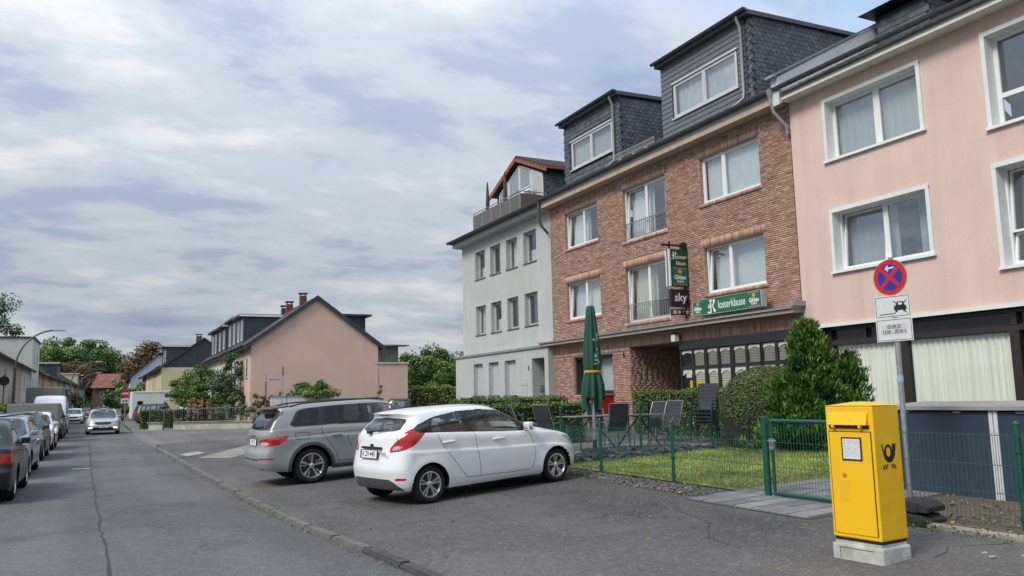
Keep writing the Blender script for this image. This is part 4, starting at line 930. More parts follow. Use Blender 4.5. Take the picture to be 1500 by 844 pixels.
def window(house, fm, u0, u1, z0, z1, rec=.14, split=.5, fw=.055, mat=None, tilt=None, cover='curtain', covm=None, fd=.07, name='window', sill=None, hbar=None, label=None, handle=False, side=1):
    """frame (part of the house) > pane, sash, curtain; tilt opens that sash inwards at the top"""
    mat = mat or PVC; gm = MATS['window_glass']; n1 = -rec; n0 = -rec - fd
    b = MB(); b.fbox(fm, u0, u0 + fw, z0, z1, n0, n1); b.fbox(fm, u1 - fw, u1, z0, z1, n0, n1); b.fbox(fm, u0 + fw, u1 - fw, z0, z0 + fw, n0, n1); b.fbox(fm, u0 + fw, u1 - fw, z1 - fw, z1, n0, n1)
    cells = []; us = [u0 + fw]
    sp = [] if split is None else (split if isinstance(split, (list, tuple)) else [split])
    for s_ in sp:
        m = u0 + (u1 - u0) * s_; b.fbox(fm, m - fw * .55, m + fw * .55, z0 + fw, z1 - fw, n0, n1 + .004); us += [m - fw * .55, m + fw * .55]
    us.append(u1 - fw); fr = b.build(name, mat, house, world=True, label=label)
    for i in range(0, len(us), 2):
        a, c = us[i], us[i + 1]; d, e = z0 + fw, z1 - fw; zs = [(d, e)] if hbar is None else [(d, d + (e - d) * hbar), (d + (e - d) * hbar, e)]
        for (d, e) in zs:
            tl = .10 if (tilt is not None and tilt == i // 2) else 0.0
            fs = lambda u, z, n, d=d, e=e, tl=tl: fm(u, z, n - tl * (z - d) / (e - d) - (0.02 if tl else 0))
            s = MB(); sw = .05; q0, q1 = n0 + .012, n1 - .006 + (.012 if tl else 0)
            s.fbox(fs, a, a + sw, d, e, q0, q1); s.fbox(fs, c - sw, c, d, e, q0, q1); s.fbox(fs, a + sw, c - sw, d, d + sw, q0, q1); s.fbox(fs, a + sw, c - sw, e - sw, e, q0, q1)
            s.build('sash', mat, fr, world=True)
            p = MB(); p.quad(fs(a + sw, d + sw, n0 + .03), fs(c - sw, d + sw, n0 + .03), fs(c - sw, e - sw, n0 + .03), fs(a + sw, e - sw, n0 + .03)); p.build('pane', gm, fr, world=True, fix=False)
    if cover:
        nn = n0 - (.22 if tilt is not None else .10)
        if cover == 'blind':
            c = MB()
            h = .10; k = int((z1 - z0) / h)
            for j in range(k + 1):
                za = z0 + j * h; zb_ = min(z1, za + h * .97); c.quad(fm(u0 + .06, za, nn), fm(u1 - .06, za, nn), fm(u1 - .06, zb_, nn + .018), fm(u0 + .06, zb_, nn + .018))
            c.build('blind', covm or BLIND, fr, world=True, fix=False)
        elif cover == 'half':
            curtain(fr, fm, u0 + (u1 - u0) * .45, u1 - .05, z0 + .03, z1 - .03, nn, covm or CURT, 7, .02)
            curtain(fr, fm, u0 + .04, u0 + (u1 - u0) * .24, z0 + .03, z1 - .03, nn - .03, covm or CURT, 4, .02)
        elif cover == 'low': curtain(fr, fm, u0 + .04, u1 - .04, z0 + .03, z0 + (z1 - z0) * .45, nn, covm or CURT, 12, .015)
        else: curtain(fr, fm, u0 + .04, u1 - .04, z0 + .03, z1 - .03, nn, covm or CURT, 11, .02)
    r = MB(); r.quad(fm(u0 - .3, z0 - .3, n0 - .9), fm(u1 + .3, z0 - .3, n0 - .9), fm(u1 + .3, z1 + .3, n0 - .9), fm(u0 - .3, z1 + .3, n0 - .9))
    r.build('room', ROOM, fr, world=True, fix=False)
    if sill is not None:
        s = MB(); s.fbox(fm, u0 - .04, u1 + .04, z0 - .035, z0, -rec - .02, .05); s.build('sill', sill, fr, world=True)
    return fr
def pipe(parent, pts, r, mat, name='downpipe', n=10):
    b = MB(); b.tube(pts, r, n); return b.build(name, mat, parent, world=True, smooth=True)
def gutter(parent, fm, u0, u1, z, n, r=.075, mat=None):
    """half-round gutter with brackets"""
    k = 9; A = np.linspace(math.pi, 2 * math.pi, k); V = []; b = MB()
    for u in (u0, u1): V += [fm(u, z + r * math.sin(a), n + r * math.cos(a)) for a in A]
    b.add(V, [[i, i + 1, k + i + 1, k + i] for i in range(k - 1)] + [list(range(k)), list(range(k, 2 * k))])
    u = min(u0, u1) + .3
    while u < max(u0, u1):
        V = []; 
        for q in (u, u + .035): V += [fm(q, z + (r + .006) * math.sin(a), n + (r + .006) * math.cos(a)) for a in A]
        b.add(V, [[i, i + 1, k + i + 1, k + i] for i in range(k - 1)]); u += .75
    b.fbox(fm, u0, u1, z - .012, z + .006, n + r - .012, n + r + .006)
    return b.build('gutter', mat or DZINC, parent, world=True, smooth=30)

# ------------------------------------------------------------------ brick pub house
Y0, Y1, ZG, ZC, ZE = 15.96, 29.47, .30, 3.60, 9.44
pub = thing('brick_house', 'three storey red brick house with a pub on its ground floor and two slate dormers', 'house', (D, 22.7, .40))
BR_STOPS = [(0, (.235, .15, .12)), (.10, (.335, .20, .145)), (.45, (.415, .247, .186)), (.85, (.475, .308, .238)), (1, (.54, .395, .305))]
BR1 = attr_mat('brick_field', BR_STOPS, nscale=30, noise_amt=.15); BR2 = attr_mat('brick_single', BR_STOPS, use_obj=True, nscale=30, noise_amt=.15)
MORT = M('mortar', (.34, .25, .20), .95, .2, 30, bump=.4, bscale=200)
# window openings (u0,u1,z0,z1)
W_U = [(25.82, 28.29, 7.50, 8.96), (21.58, 24.12, 7.06, 8.96), (17.18, 19.80, 7.48, 8.95)]
W_L = [(25.77, 28.30, 4.64, 6.11), (21.62, 24.12, 4.15, 6.11), (17.19, 19.80, 4.66, 6.10)]
W_G = (25.13, 27.95, 1.68, 3.14); REC = (21.22, 24.05, .30, 3.30); PUBW = (16.36, 21.22, .95, 3.30)
holes = W_U + W_L + [W_G, REC, PUBW]
wb = MB(); wall(wb, FR, Y0, Y1, ZG, ZE, holes, .22, n=-.018)
# party walls and back so the house is closed
wb.quad((D + .02, Y1, ZG), (D + 10, Y1, ZG), (D + 10, Y1, ZE), (D + .02, Y1, ZE)); wb.quad((D + .02, Y0, ZG), (D + 10, Y0, ZG), (D + 10, Y0, ZE), (D + .02, Y0, ZE)); wb.quad((D + 10, Y0, ZG), (D + 10, Y1, ZG), (D + 10, Y1, ZE), (D + 10, Y0, ZE))
wb.build('wall', MORT, pub, world=True, fix=False)
rr = random.Random(11)
bricks = []     # (u centre, z centre, width, height, n)
CH, BH, BW, JO = .0588, .0490, .235, .0100
def row(u0, u1, z, shift, lo=holes):
    u = u0 - shift
    while u < u1:
        w = BW if rr.random() > .22 else BW / 2 - JO / 2
        a, b = max(u, u0), min(u + w, u1); u += w + JO
        segs = [(a, b)]
        for h in lo:
            if h[2] - BH * .4 < z < h[3] + BH * .1:
                ns = []
                for p, q in segs:
                    if q <= h[0] or p >= h[1]: ns.append((p, q)); continue
                    if p < h[0]: ns.append((p, h[0]))
                    if q > h[1]: ns.append((h[1], q))
                segs = ns
        for p, q in segs:
            if q - p > .02: bricks.append(((p + q) / 2, z, q - p, BH, rr.uniform(-.003, .005)))
z = ZC + .30; k = 0
sold = [(w[0] - .10, w[1] + .10, w[3], w[3] + .255) for w in W_U + W_L]; roll = [(w[0] - .06, w[1] + .06, w[2] - .125, w[2]) for w in W_U + W_L]
while z < ZE - .02: row(Y0, Y1, z, rr.uniform(0, BW), holes + sold + roll); z += CH
z = ZG + .04; BAND0 = 3.16
while z < BAND0 - .02: row(Y0, Y1, z, rr.uniform(0, BW), holes + [(25.0, 28.05, 3.14, 3.40), (0, 0, 0, 0)]); z += CH
# soldier courses: over the windows, the sills, and the deep band above the ground floor
for s in sold:
    u = s[0]
    while u < s[1] - .03: bricks.append((u + BH / 2, (s[2] + s[3]) / 2 + .006, BH, .238, rr.uniform(-.002, .006))); u += CH
for s in roll:
    u = s[0]
    while u < s[1] - .03: bricks.append((u + BH / 2, s[2] + .06, BH, .112, .045 + rr.uniform(-.003, .003))); u += CH
u = Y0
while u < Y1 - .03:
    for zc, hh in ((3.30 + .15, .24),):
        bricks.append((u + BH / 2, 3.31 + .135, BH, .262, rr.uniform(-.003, .005)))
    if not (REC[0] < u < REC[1] or PUBW[0] - .06 < u < PUBW[1]): bricks.append((u + BH / 2, 3.17 + .06, BH, .118, rr.uniform(-.003, .005)))
    u += CH
def brick_geo(u, z, w, h, n, fm=FR, dep=.03):
    e = .005; a, b, c, d = u - w / 2, u + w / 2, z - h / 2, z + h / 2
    return [fm(a, c, -dep), fm(b, c, -dep), fm(b, d, -dep), fm(a, d, -dep), fm(a + e, c + e, n), fm(b - e, c + e, n), fm(b - e, d - e, n), fm(a + e, d - e, n)]
BF = [[4, 5, 6, 7], [0, 1, 5, 4], [1, 2, 6, 5], [2, 3, 7, 6], [3, 0, 4, 7]]
bricks.sort(key=lambda b: (b[0]) ** 2 + (b[1] - 1.65) ** 2 + (0 if b[1] > 3.4 else 300))
cache = {}
for b in bricks[:300]:
    key = (round(b[2], 2), round(b[3], 3))
    if key not in cache:
        v = np.array(brick_geo(0, 0, b[2], b[3], 0)) - np.array((D, 0, 0)); me = bpy.data.meshes.new('brick'); me.from_pydata(v.tolist(), [], BF); me.materials.append(BR2)
        bm = bmesh.new(); bm.from_mesh(me); bmesh.ops.recalc_face_normals(bm, faces=bm.faces); bm.to_mesh(me); bm.free(); cache[key] = me
    link('brick', cache[key], pub, np.array((D - b[4], b[0], b[1])) - rootloc(pub))
VV = []; FF = []; TT = []
for b in bricks[300:]:
    o = len(VV); VV += brick_geo(*b); FF += [[i + o for i in f] for f in BF]; TT += [rr.random()] * 5
# brick reveals at the window sides and in the entrance recess
def side_bricks(y, zlo, zhi, depth, sgn, x0=0.0):
    fm = frame((D, y, 0), (1, 0, 0), (0, sgn, 0)); z = zlo + .03
    while z < zhi - .02:
        u = x0 - rr.uniform(0, BW)
        while u < depth:
            w = BW if rr.random() > .2 else .115; a, b = max(u, x0), min(u + w, depth); u += w + JO
            if b - a > .02:
                o = len(VV); VV.extend(brick_geo((a + b) / 2, z, b - a, BH, rr.uniform(0, .006), fm, .02)); FF.extend([[i + o for i in f] for f in BF]); TT.extend([rr.random() * .8] * 5)
        z += CH
for w in W_U + W_L: side_bricks(w[1], w[2], w[3], .15, -1)
side_bricks(W_G[1], W_G[2], W_G[3], .15, -1)
side_bricks(REC[1], ZG, REC[3], 2.2, -1)
BRV = np.array(VV) - rootloc(pub)
np_mesh('brickwork', BRV, np.array(FF), BR1, pub, np.array(TT), kind='stuff')
# entrance recess: back wall, ceiling, floor, dark door
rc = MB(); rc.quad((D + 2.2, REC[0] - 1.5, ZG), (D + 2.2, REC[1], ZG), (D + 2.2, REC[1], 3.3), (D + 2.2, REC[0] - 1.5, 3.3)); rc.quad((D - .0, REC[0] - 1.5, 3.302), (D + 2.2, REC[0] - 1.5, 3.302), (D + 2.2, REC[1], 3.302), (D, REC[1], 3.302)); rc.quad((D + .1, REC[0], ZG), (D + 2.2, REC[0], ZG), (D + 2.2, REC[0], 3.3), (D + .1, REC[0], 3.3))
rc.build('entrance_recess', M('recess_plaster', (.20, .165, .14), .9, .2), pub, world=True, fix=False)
lb = MB(); lb.box(D + .62, D + .80, REC[0] + .06, REC[0] + .40, 1.55, 2.15); lb.build('letterbox', BLACKF, pub, world=True, bevel=.02)
# windows: each with its tilt and its curtain as in the photo
window(pub, FR, *W_U[0], tilt=1, cover='half', split=.48); window(pub, FR, *W_U[1], tilt=1, cover='half', split=.5); window(pub, FR, *W_U[2], cover='blind', split=.63)
window(pub, FR, *W_L[0], tilt=1, cover='curtain', split=.48); window(pub, FR, *W_L[1], tilt=1, cover='half', split=.5, covm=M('cream_curtain', (.60, .57, .44), .9, .1, 3, stretch=(1, 14, .3))); window(pub, FR, *W_L[2], tilt=1, cover='blind', split=.6)
window(pub, FR, *W_G, mat=BLACKF, tilt=1, cover='curtain', split=.5, fw=.09)
# little balcony rails in front of the two middle windows
RAILM = M('rail_grey', (.25, .25, .25), .45, .1, metal=.5)
for w in (W_U[1], W_L[1]):
    b = MB(); zt = w[2] + .62; b.fbox(FR, w[0] + .01, w[1] - .01, zt, zt + .025, -.08, -.05); b.fbox(FR, w[0] + .01, w[1] - .01, w[2] + .06, w[2] + .08, -.08, -.05); r_ = b.build('window_rail', RAILM, pub, world=True)
    u = w[0] + .1
    bars = MB(); bars.fbox(FR, -.007, .007, w[2] + .08, zt, -.072, -.058); me = None
    while u < w[1] - .05:
        if me is None:
            q = MB(); q.v = [tuple(np.array(p) - rootloc(pub)) for p in bars.v]; q.f = bars.f; q.m = bars.m; q.t = bars.t; o = q.build('rail_bar', RAILM, r_); me = o.data
        else: o = link('rail_bar', me, r_)
        o.location = (0, u, 0); u += .115
# cornice / canopy strip
b = MB(); b.fbox(FR, Y0 - .06, Y1 + .5, 3.69, 3.80, 0.0, .40); b.build('canopy', M('canopy_wood', (.33, .26, .20), .7, .15, 3, stretch=(4, .3, 4)), pub, world=True)
b = MB(); b.fbox(FR, Y0 - .08, Y1 + .52, 3.803, 3.86, -.0, .46); b.build('canopy_flashing', ZINC, pub, world=True)
b = MB(); b.fbox(FR, Y0 - .16, Y0 - .02, 3.862, 4.0, -.02, .44); b.build('flashing_end', ZINC, pub, world=True)
# eaves and roof
b = MB(); b.fbox(FR, Y0 + .02, Y1, ZE, ZE + .16, -.3, .42); b.build('soffit', SOFF, pub, world=True)
b = MB(); b.fbox(FR, Y0 + .02, Y1, ZE + .163, ZE + .30, .30, .43); b.build('fascia', M('fascia_grey', (.30, .31, .32), .6, .1, 5), pub, world=True)
gutter(pub, FR, Y0 + .02, Y1 + .05, ZE + .36, .52, .085)
TILE = attr_mat('roof_tile', [(0, (.035, .037, .042)), (1, (.075, .078, .085))], bump=.2)
PITCH = math.radians(31); EX, EZ = D - .48, ZE + .30
def roof_pt(dx): return EX + dx, EZ + dx * math.tan(PITCH)
RIDGE = 5.2
def tile_roof(parent, ya, yb, ex, ez, run, pitch, mat, tw=.30, th=.34, name='roof_tiles', flip=1):
    """wavy interlocking tiles in overlapping courses"""
    sl = run / math.cos(pitch); nr = int(sl / th); nc = int((yb - ya) / tw); V = []; F = []; T = []; r = random.Random(2); prof = [0, .0, .35, 1, .35]
    for i in range(nr):
        s0, s1 = i * th, (i + 1) * th + .03
        for j in range(nc):
            o = len(V); tt = r.random()
            for q in range(5):
                y_ = ya + (j + q / 4.0) * (yb - ya) / nc; h = .03 * math.sin(q / 4 * math.pi)
                for s_, hh in ((s0, h + .030), (s1, h + .008)):
                    V.append((ex + flip * (s_ * math.cos(pitch) - hh * math.sin(pitch)), y_, ez + s_ * math.sin(pitch) + hh * math.cos(pitch)))
                V.append((ex + flip * (s0 * math.cos(pitch)), y_, ez + s0 * math.sin(pitch)))
            for q in range(4):
                a = o + q * 3; F += [[a, a + 3, a + 4, a + 1], [a + 2, a + 5, a + 3, a]]; T += [tt, tt]
    off = rootloc(parent); return np_mesh(name, np.array(V) - off, np.array(F), mat, parent, np.array(T), kind='stuff')
tile_roof(pub, Y0 + .02, Y1, EX, EZ, 2.2, PITCH, TILE)
b = MB(); x1, z1 = roof_pt(RIDGE + .48); b.quad((EX, Y0, EZ - .02), (EX, Y1, EZ - .02), (x1, Y1, z1 - .02), (x1, Y0, z1 - .02)); b.quad((x1, Y0, z1 - .02), (x1, Y1, z1 - .02), (x1 + 6, Y1, EZ), (x1 + 6, Y0, EZ)); b.quad((EX, Y1, EZ), (x1, Y1, z1), (x1 + 6, Y1, EZ), (EX, Y1, EZ)); b.build('roof', M('roof_dark', (.05, .052, .058), .8, .2, 3), pub, world=True, fix=False)
# snow guard between the dormers
sg = MB(); ua, ub = 21.9, 24.3
for zz in (.12, .30): sg.tube([(D - .12, ua, EZ + .27 + zz), (D - .12, ub, EZ + .27 + zz)], .014, 6)
u = ua
while u < ub: sg.tube([(D - .12, u, EZ + .38), (D - .12, u, EZ + .57)], .008, 4); u += .075
for u in (ua + .45, (ua + ub) / 2, ub - .35): sg.box(D - .14, D + .1, u - .08, u + .08, EZ + .26, EZ + .34)
sg.build('snow_guard', M('guard_zinc', (.46, .47, .48), .4, .1, metal=.3), pub, world=True)

# ------------------------------------------------------------------ dormers
SLS = [(0, (.056, .064, .078)), (.5, (.080, .090, .108)), (1, (.112, .124, .145))]
SLATE = attr_mat('slate', SLS, rough=.55, bump=.15, noise_amt=.12, spec=.45); SLATE1 = attr_mat('slate_single', SLS, rough=.55, use_obj=True, bump=.15, noise_amt=.12, spec=.45)
SLD = M('slate_backing', (.022, .024, .03), .9, .1)
def scales(parent, fm, inside, u0, u1, z0, z1, s=.235, diag=True, single=0, seed=1):
    """overlapping scale slates; the first `single` nearest are parts of their own"""
    r = random.Random(seed); lst = []; row_ = 0; z = z0
    stepz = s * (.60 if diag else .72); stepu = s * (.92 if diag else .86)
    while z < z1 + s:
        u = u0 - s + (row_ % 2) * stepu / 2
        while u < u1 + s:
            lst.append((u, z)); u += stepu
        z += stepz; row_ += 1
    w, h = s * .5, s * .62
    shape = [(-w, h * .45), (-w, -h * .25), (-w * .55, -h * .85), (0, -h), (w * .75, -h * .80), (w, -h * .25), (w, h * .45)] if diag else [(-w * .92, h * .5), (-w * .92, -h * .62), (-w * .7, -h * .72), (w * .92, -h * .72), (w * .92, h * .5)]
    def geo(u, z):
        T = [fm(u + a, z + b, .002 + .020 * (1 - (b + h) / (1.6 * h))) for a, b in shape]; Bk = [fm(u + a, z + b, -.004) for a, b in shape]; return T + Bk
    k = len(shape); FS = [list(range(k))] + [[i, (i + 1) % k, k + (i + 1) % k, k + i] for i in range(k)]
    ok = [p for p in lst if inside(p[0], p[1])]; off = rootloc(parent)
    ok.sort(key=lambda p: np.linalg.norm(np.array(fm(*p)) - np.array((0, 0, 1.65))))
    if single:
        o0 = np.array(fm(0, 0, 0)); v = np.array(geo(0, 0)) - o0; me = bpy.data.meshes.new('slate'); me.from_pydata(v.tolist(), [], FS); me.materials.append(SLATE1)
        for p in ok[:single]: link('slate', me, parent, np.array(fm(*p)) - off + (0, r.uniform(-.002, .002), 0))
        ok = ok[single:]
    if ok:
        b = MB()
        for p in ok: b.add(geo(*p), FS, 0, r.random())
        b.build('slate_cladding', SLATE, parent, world=True, fix=False, kind='stuff')
def dormer(ya, yb, zt, wins, board, single):
    """ya..yb along the street, front at x=17, flat roof at zt"""
    fx = 17.0; zb0 = EZ + (fx - EX) * math.tan(PITCH) - .28; xb = EX + (zt - EZ) / math.tan(PITCH) + .3
    ff = frame((fx, 0, 0), (0, 1, 0), (-1, 0, 0)); b = MB(); wall(b, ff, ya, yb, zb0 - .1, zt, [wins], .12)
    b.add([(fx, ya, zb0 - .1), (fx, ya, zt), (xb, ya, zt)], [[0, 1, 2]]); b.add([(fx, yb, zb0 - .1), (fx, yb, zt), (xb, yb, zt)], [[0, 1, 2]])
    d = b.build('dormer', SLD, pub, world=True, fix=False)
    fc = frame((fx, ya, 0), (1, 0, 0), (0, -1, 0)); zr = lambda u: EZ + (fx + u - EX) * math.tan(PITCH)
    scales(pub, fc, lambda u, z: 0.02 < u and z < zt - .05 and z > zr(u) - .02, 0, xb - fx, zb0, zt, single=single, seed=int(ya))
    if board:
        z = zb0 - .05; tops = []
        while z < zt - .05:
            z2 = min(z + .172, zt - .02)
            segs = [(ya + .27, yb)] if not (wins[2] - .02 < (z + z2) / 2 < wins[3] + .06) else [(ya + .27, wins[0] - .06), (wins[1] + .06, yb)]
            for s0, s1 in segs:
                q = MB(); q.hexa([ff(s0, z, .0), ff(s1, z, .0), ff(s1, z, .032), ff(s0, z, .032), ff(s0, z2 + .01, 0), ff(s1, z2 + .01, 0), ff(s1, z2 + .01, .010), ff(s0, z2 + .01, .010)])
                q.build('siding_board', M('siding', (.115, .128, .147), .5, .08, 6), d, world=True)
            z += .172
        scales(pub, ff, lambda u, z: ya + .05 < u < ya + .22 and z < zt - .06, ya, ya + .25, zb0, zt, s=.20, diag=False, seed=5)
    else:
        scales(pub, ff, lambda u, z: ya + .06 < u < yb - .06 and z < zt - .06 and not (wins[0] - .14 < u < wins[1] + .14 and wins[2] - .10 < z < wins[3] + .16), ya, yb, zb0 - .05, zt, s=.23, diag=False, seed=6)
    window(pub, ff, *wins, rec=-.01, split=.5, fw=.055, mat=DPVC, cover='curtain', covm=M('grey_curtain', (.38, .40, .41), .9, .1, 3, stretch=(1, 14, .3)) if not board else M('dormer_blind', (.50, .52, .53), .9, .1, 3))
    b = MB(); b.fbox(ff, wins[0] - .06, wins[1] + .06, wins[3] - .002, wins[3] + .06, 0.01, .05); b.fbox(ff, wins[0] - .06, wins[1] + .06, wins[2] - .05, wins[2] + .002, .01, .075); b.build('window_trim', DPVC, d, world=True)
    b = MB(); b.add([(fx - .22, ya - .10, zt - .04), (fx - .22, yb + .10, zt - .04), (xb + .2, yb + .10, zt + .08), (xb + .2, ya - .10, zt + .08), (fx - .22, ya - .10, zt + .10), (fx - .22, yb + .10, zt + .10), (xb + .2, yb + .10, zt + .2), (xb + .2, ya - .10, zt + .2)], [[0, 3, 2, 1], [4, 5, 6, 7], [0, 1, 5, 4], [1, 2, 6, 5], [2, 3, 7, 6], [3, 0, 4, 7]])
    b.build('dormer_roof', DZINC, d, world=True)
    gutter(pub, ff, ya - .12, yb + .14, zt + .12, .30, .07)
    u = ya + .34
    pipe(pub, [ff(u, zt + .03, .24), ff(u, zt - .12, .20), ff(u, zt - .3, .10), ff(u, zb0 + .55, .10), ff(u, zb0 + .35, .12), ff(u + .16, zb0 + .22, .22), ff(u + .46, zb0 + .10, .30)], .05, ZINC)
dormer(17.70, 22.15, 12.93, (18.36, 21.5, 10.88, 12.08), True, 300)
dormer(24.75, 28.94, 12.90, (25.30, 28.36, 10.87, 12.06), False, 0)
# downpipes at the eaves ends
pipe(pub, [(D - .52, Y0 + .10, ZE + .3), (D - .52, Y0 + .10, ZE + .02), (D - .46, Y0 + .08, ZE - .25), (D - .14, Y0 - .02, ZE - .62), (D - .10, Y0 - .02, ZE - .85)], .05, ZINC)
b = MB(); b.tube([(D - .52, Y0 + .10, ZE + .36), (D - .52, Y0 + .10, ZE + .12)], [.12, .055], 10); b.build('rainwater_head', ZINC, pub, world=True)
pipe(pub, [(D - .52, Y1 + .02, ZE + .3), (D - .52, Y1 + .02, ZE - .45), (D - .42, Y1 - .02, ZE - .75), (D - .10, Y1 + .02, ZE - 1.05)], .055, DZINC)
b = MB(); b.tube([(D - .1, Y1 + .08, .4), (D - .1, Y1 + .08, 3.55)], .05, 10); b.build('downpipe', ZINC, pub, world=True, smooth=True)
# ------------------------------------------------------------------ the pub's dark window front
pf = MB(); u0, u1 = PUBW[0], PUBW[1]
pf.fbox(FR, u0, u1, 3.02, 3.295, -.12, .035); pf.fbox(FR, u0, u1, 1.50, 1.64, -.10, .01); pf.fbox(FR, u0, u1, 2.40, 2.50, -.10, .004)
units = [(16.42, 17.52), (17.58, 18.72), (18.83, 19.90), (20.00, 21.14)]
front = pf.build('pub_window_front', BLACKF, pub, world=True)
for i, (a, b) in enumerate(units):
    q = MB(); e = .045; q.fbox(FR, a - e, a + e * .3, 1.64, 3.02, -.12, .02); q.fbox(FR, b - e * .3, b + e, 1.64, 3.02, -.12, .02); m = (a + b) / 2; q.fbox(FR, m - .05, m + .05, 1.64, 3.02, -.11, .012); q.build('post', BLACKF, front, world=True)
    for (p, r) in ((a + .02, m - .05), (m + .05, b - .02)):
        for (c, d) in ((1.66, 2.40), (2.50, 2.99)):
            w = MB(); w.quad(FR(p, c, -.015), FR(r, c, -.015), FR(r, d, -.015), FR(p, d, -.015)); w.build('pane', MATS['shop_glass'], front, world=True, fix=False)
# cafe curtains: scalloped valance over pleated side pieces, behind the panes
CAFE = M('cafe_curtain', (.80, .74, .60), .9, .2, 5, col2=(.9, .86, .74)); LACE = M('lace_valance', (.70, .67, .57), .9, .1, 8)
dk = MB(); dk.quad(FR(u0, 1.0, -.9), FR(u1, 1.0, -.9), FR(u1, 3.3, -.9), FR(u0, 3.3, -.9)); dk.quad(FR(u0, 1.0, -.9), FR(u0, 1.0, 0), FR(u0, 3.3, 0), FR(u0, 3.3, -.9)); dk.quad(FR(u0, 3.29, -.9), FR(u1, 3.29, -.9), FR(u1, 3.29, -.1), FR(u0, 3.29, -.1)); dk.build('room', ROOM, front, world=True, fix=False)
for i, (a, b) in enumerate(units):
    m = (a + b) / 2
    for j, (p, r) in enumerate(((a + .02, m - .05), (m + .05, b - .02))):
        for t, (c, d) in enumerate(((1.66, 2.40), (2.50, 2.99))):
            v = MB(); h = d - c; mm = (p + r) / 2; q = .16 * h
            v.add([FR(p, d, -.030), FR(r, d, -.030), FR(r, d - q * 1.7, -.030), FR(mm + .1, d - q, -.028), FR(mm, d - q * .8, -.027), FR(mm - .1, d - q, -.028), FR(p, d - q * 1.7, -.030)], [list(range(7))]); v.build('valance', LACE, front, world=True, fix=False)
            if i == 3 and j == 1: continue
            n = 9
            s = MB()
            for k in range(n):
                za, zb_ = c + (h - q) * k / n, c + (h - q) * (k + 1) / n; s.quad(FR(p + .06, za, -.065), FR(r, za, -.065), FR(r, zb_ - .012, -.042), FR(p + .06, zb_ - .012, -.042), 0)
            s.build('curtain', CAFE, front, world=True, fix=False)
YELP = M('yellow_poster', (.62, .42, .03), .6, .1)
for (a, b, c, d, mt) in ((20.66, 20.82, 1.70, 2.05, YELP), (20.18, 20.46, 1.68, 2.05, YELP), (20.72, 20.98, 2.14, 2.30, LACE), (20.88, 20.98, 1.68, 1.82, M('blue_sticker', (.08, .3, .45), .5, .1)), (20.66, 20.96, 1.36, 1.50, LACE)):
    q = MB(); q.fbox(FR, a, b, c, d, -.052 if c > 1.6 else .012, -.045 if c > 1.6 else .022); q.build('notice', mt, front, world=True)
lw = MB(); lw.fbox(FR, u0, u1, .30, 1.10, -.1, -.0); lw.fbox(FR, u0, u1, 1.10, 1.50, -.1, -.03); lw.build('dado_panel', BLACKF, front, world=True)
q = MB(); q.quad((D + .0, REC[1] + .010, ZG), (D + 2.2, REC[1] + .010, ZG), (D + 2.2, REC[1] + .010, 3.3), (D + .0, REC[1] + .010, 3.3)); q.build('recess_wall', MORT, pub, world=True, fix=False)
# house number, wall lantern
text_on('6', frame((D, 0, 0), (0, -1, 0), (-1, 0, 0)), -24.38, 3.05, .012, .30, M('plate_black', (.01, .01, .01), .5, 0), pub, bold=.004, sx=.8, extrude=.004, name='house_number')
lt = thing('wall_lantern', 'small cream wall lantern above the corner of the pub entrance recess', 'lamp', (D, 21.15, 3.27))
b = MB(); b.box(-.30, -.12, -.10, .10, .02, .26); b.build('lantern_body', M('lantern_cream', (.62, .60, .48), .5, .08), lt, bevel=.015)
b = MB(); b.add([(-.33, -.13, .26), (-.09, -.13, .26), (-.09, .13, .26), (-.33, .13, .26), (-.21, 0, .34)], [[0, 1, 2, 3], [0, 1, 4], [1, 2, 4], [2, 3, 4], [3, 0, 4]]); b.build('lantern_roof', BLACKF, lt)
b = MB(); b.box(-.13, 0.02, -.02, .02, .15, .19); b.build('bracket', BLACKF, lt)

# ------------------------------------------------------------------ pub signs
GRN = M('sign_green', (.012, .13, .060), .35, .08, 6); DGRN = M('sign_dark_green', (.010, .055, .030), .35, .08, 6); TEAL = M('sign_teal', (.015, .12, .115), .35, .15, 8); CRM = M('sign_white', (.72, .72, .68), .5, 0); GOLD = M('sign_gold', (.50, .33, .08), .5, .1); BLK = M('sign_black', (.012, .012, .016), .3, .1); PURP = M('sign_edge', (.13, .13, .22), .4, .1); ORG = M('emblem_orange', (.62, .26, .06), .5, .2)
def beer_plate(parent, fm, u, z, w, h, n):
    b = MB(); b.fbox(fm, u - w / 2, u + w / 2, z - h / 2, z + h / 2, n, n + .004); p = b.build('brewery_panel', TEAL, parent, world=True)
    e = MB(); e.poly_prism([(u + .13 * w * math.cos(t), z + .27 * h + .13 * w * math.sin(t)) for t in np.linspace(0, 6.28, 14)[:-1]], lambda a, c, q: fm(a, c, q), n + .004, n + .008); e.build('emblem', ORG, parent, world=True)
    for k in range(7):
        t = k / 7 * 6.28; 
    for zz in (-.455, .455):
        g_ = MB(); g_.fbox(fm, u - w * .46, u + w * .46, z + zz * h - .008, z + zz * h + .008, n + .004, n + .007); g_.build('gold_line', GOLD, parent, world=True)
    text_on('Gilden', fm, u, z - .06 * h, n + .008, .27 * w + .03, CRM, parent, bold=.006, sx=.92); text_on('Kölsch', fm, u, z - .29 * h, n + .008, .15 * w + .01, CRM, parent, bold=.003)
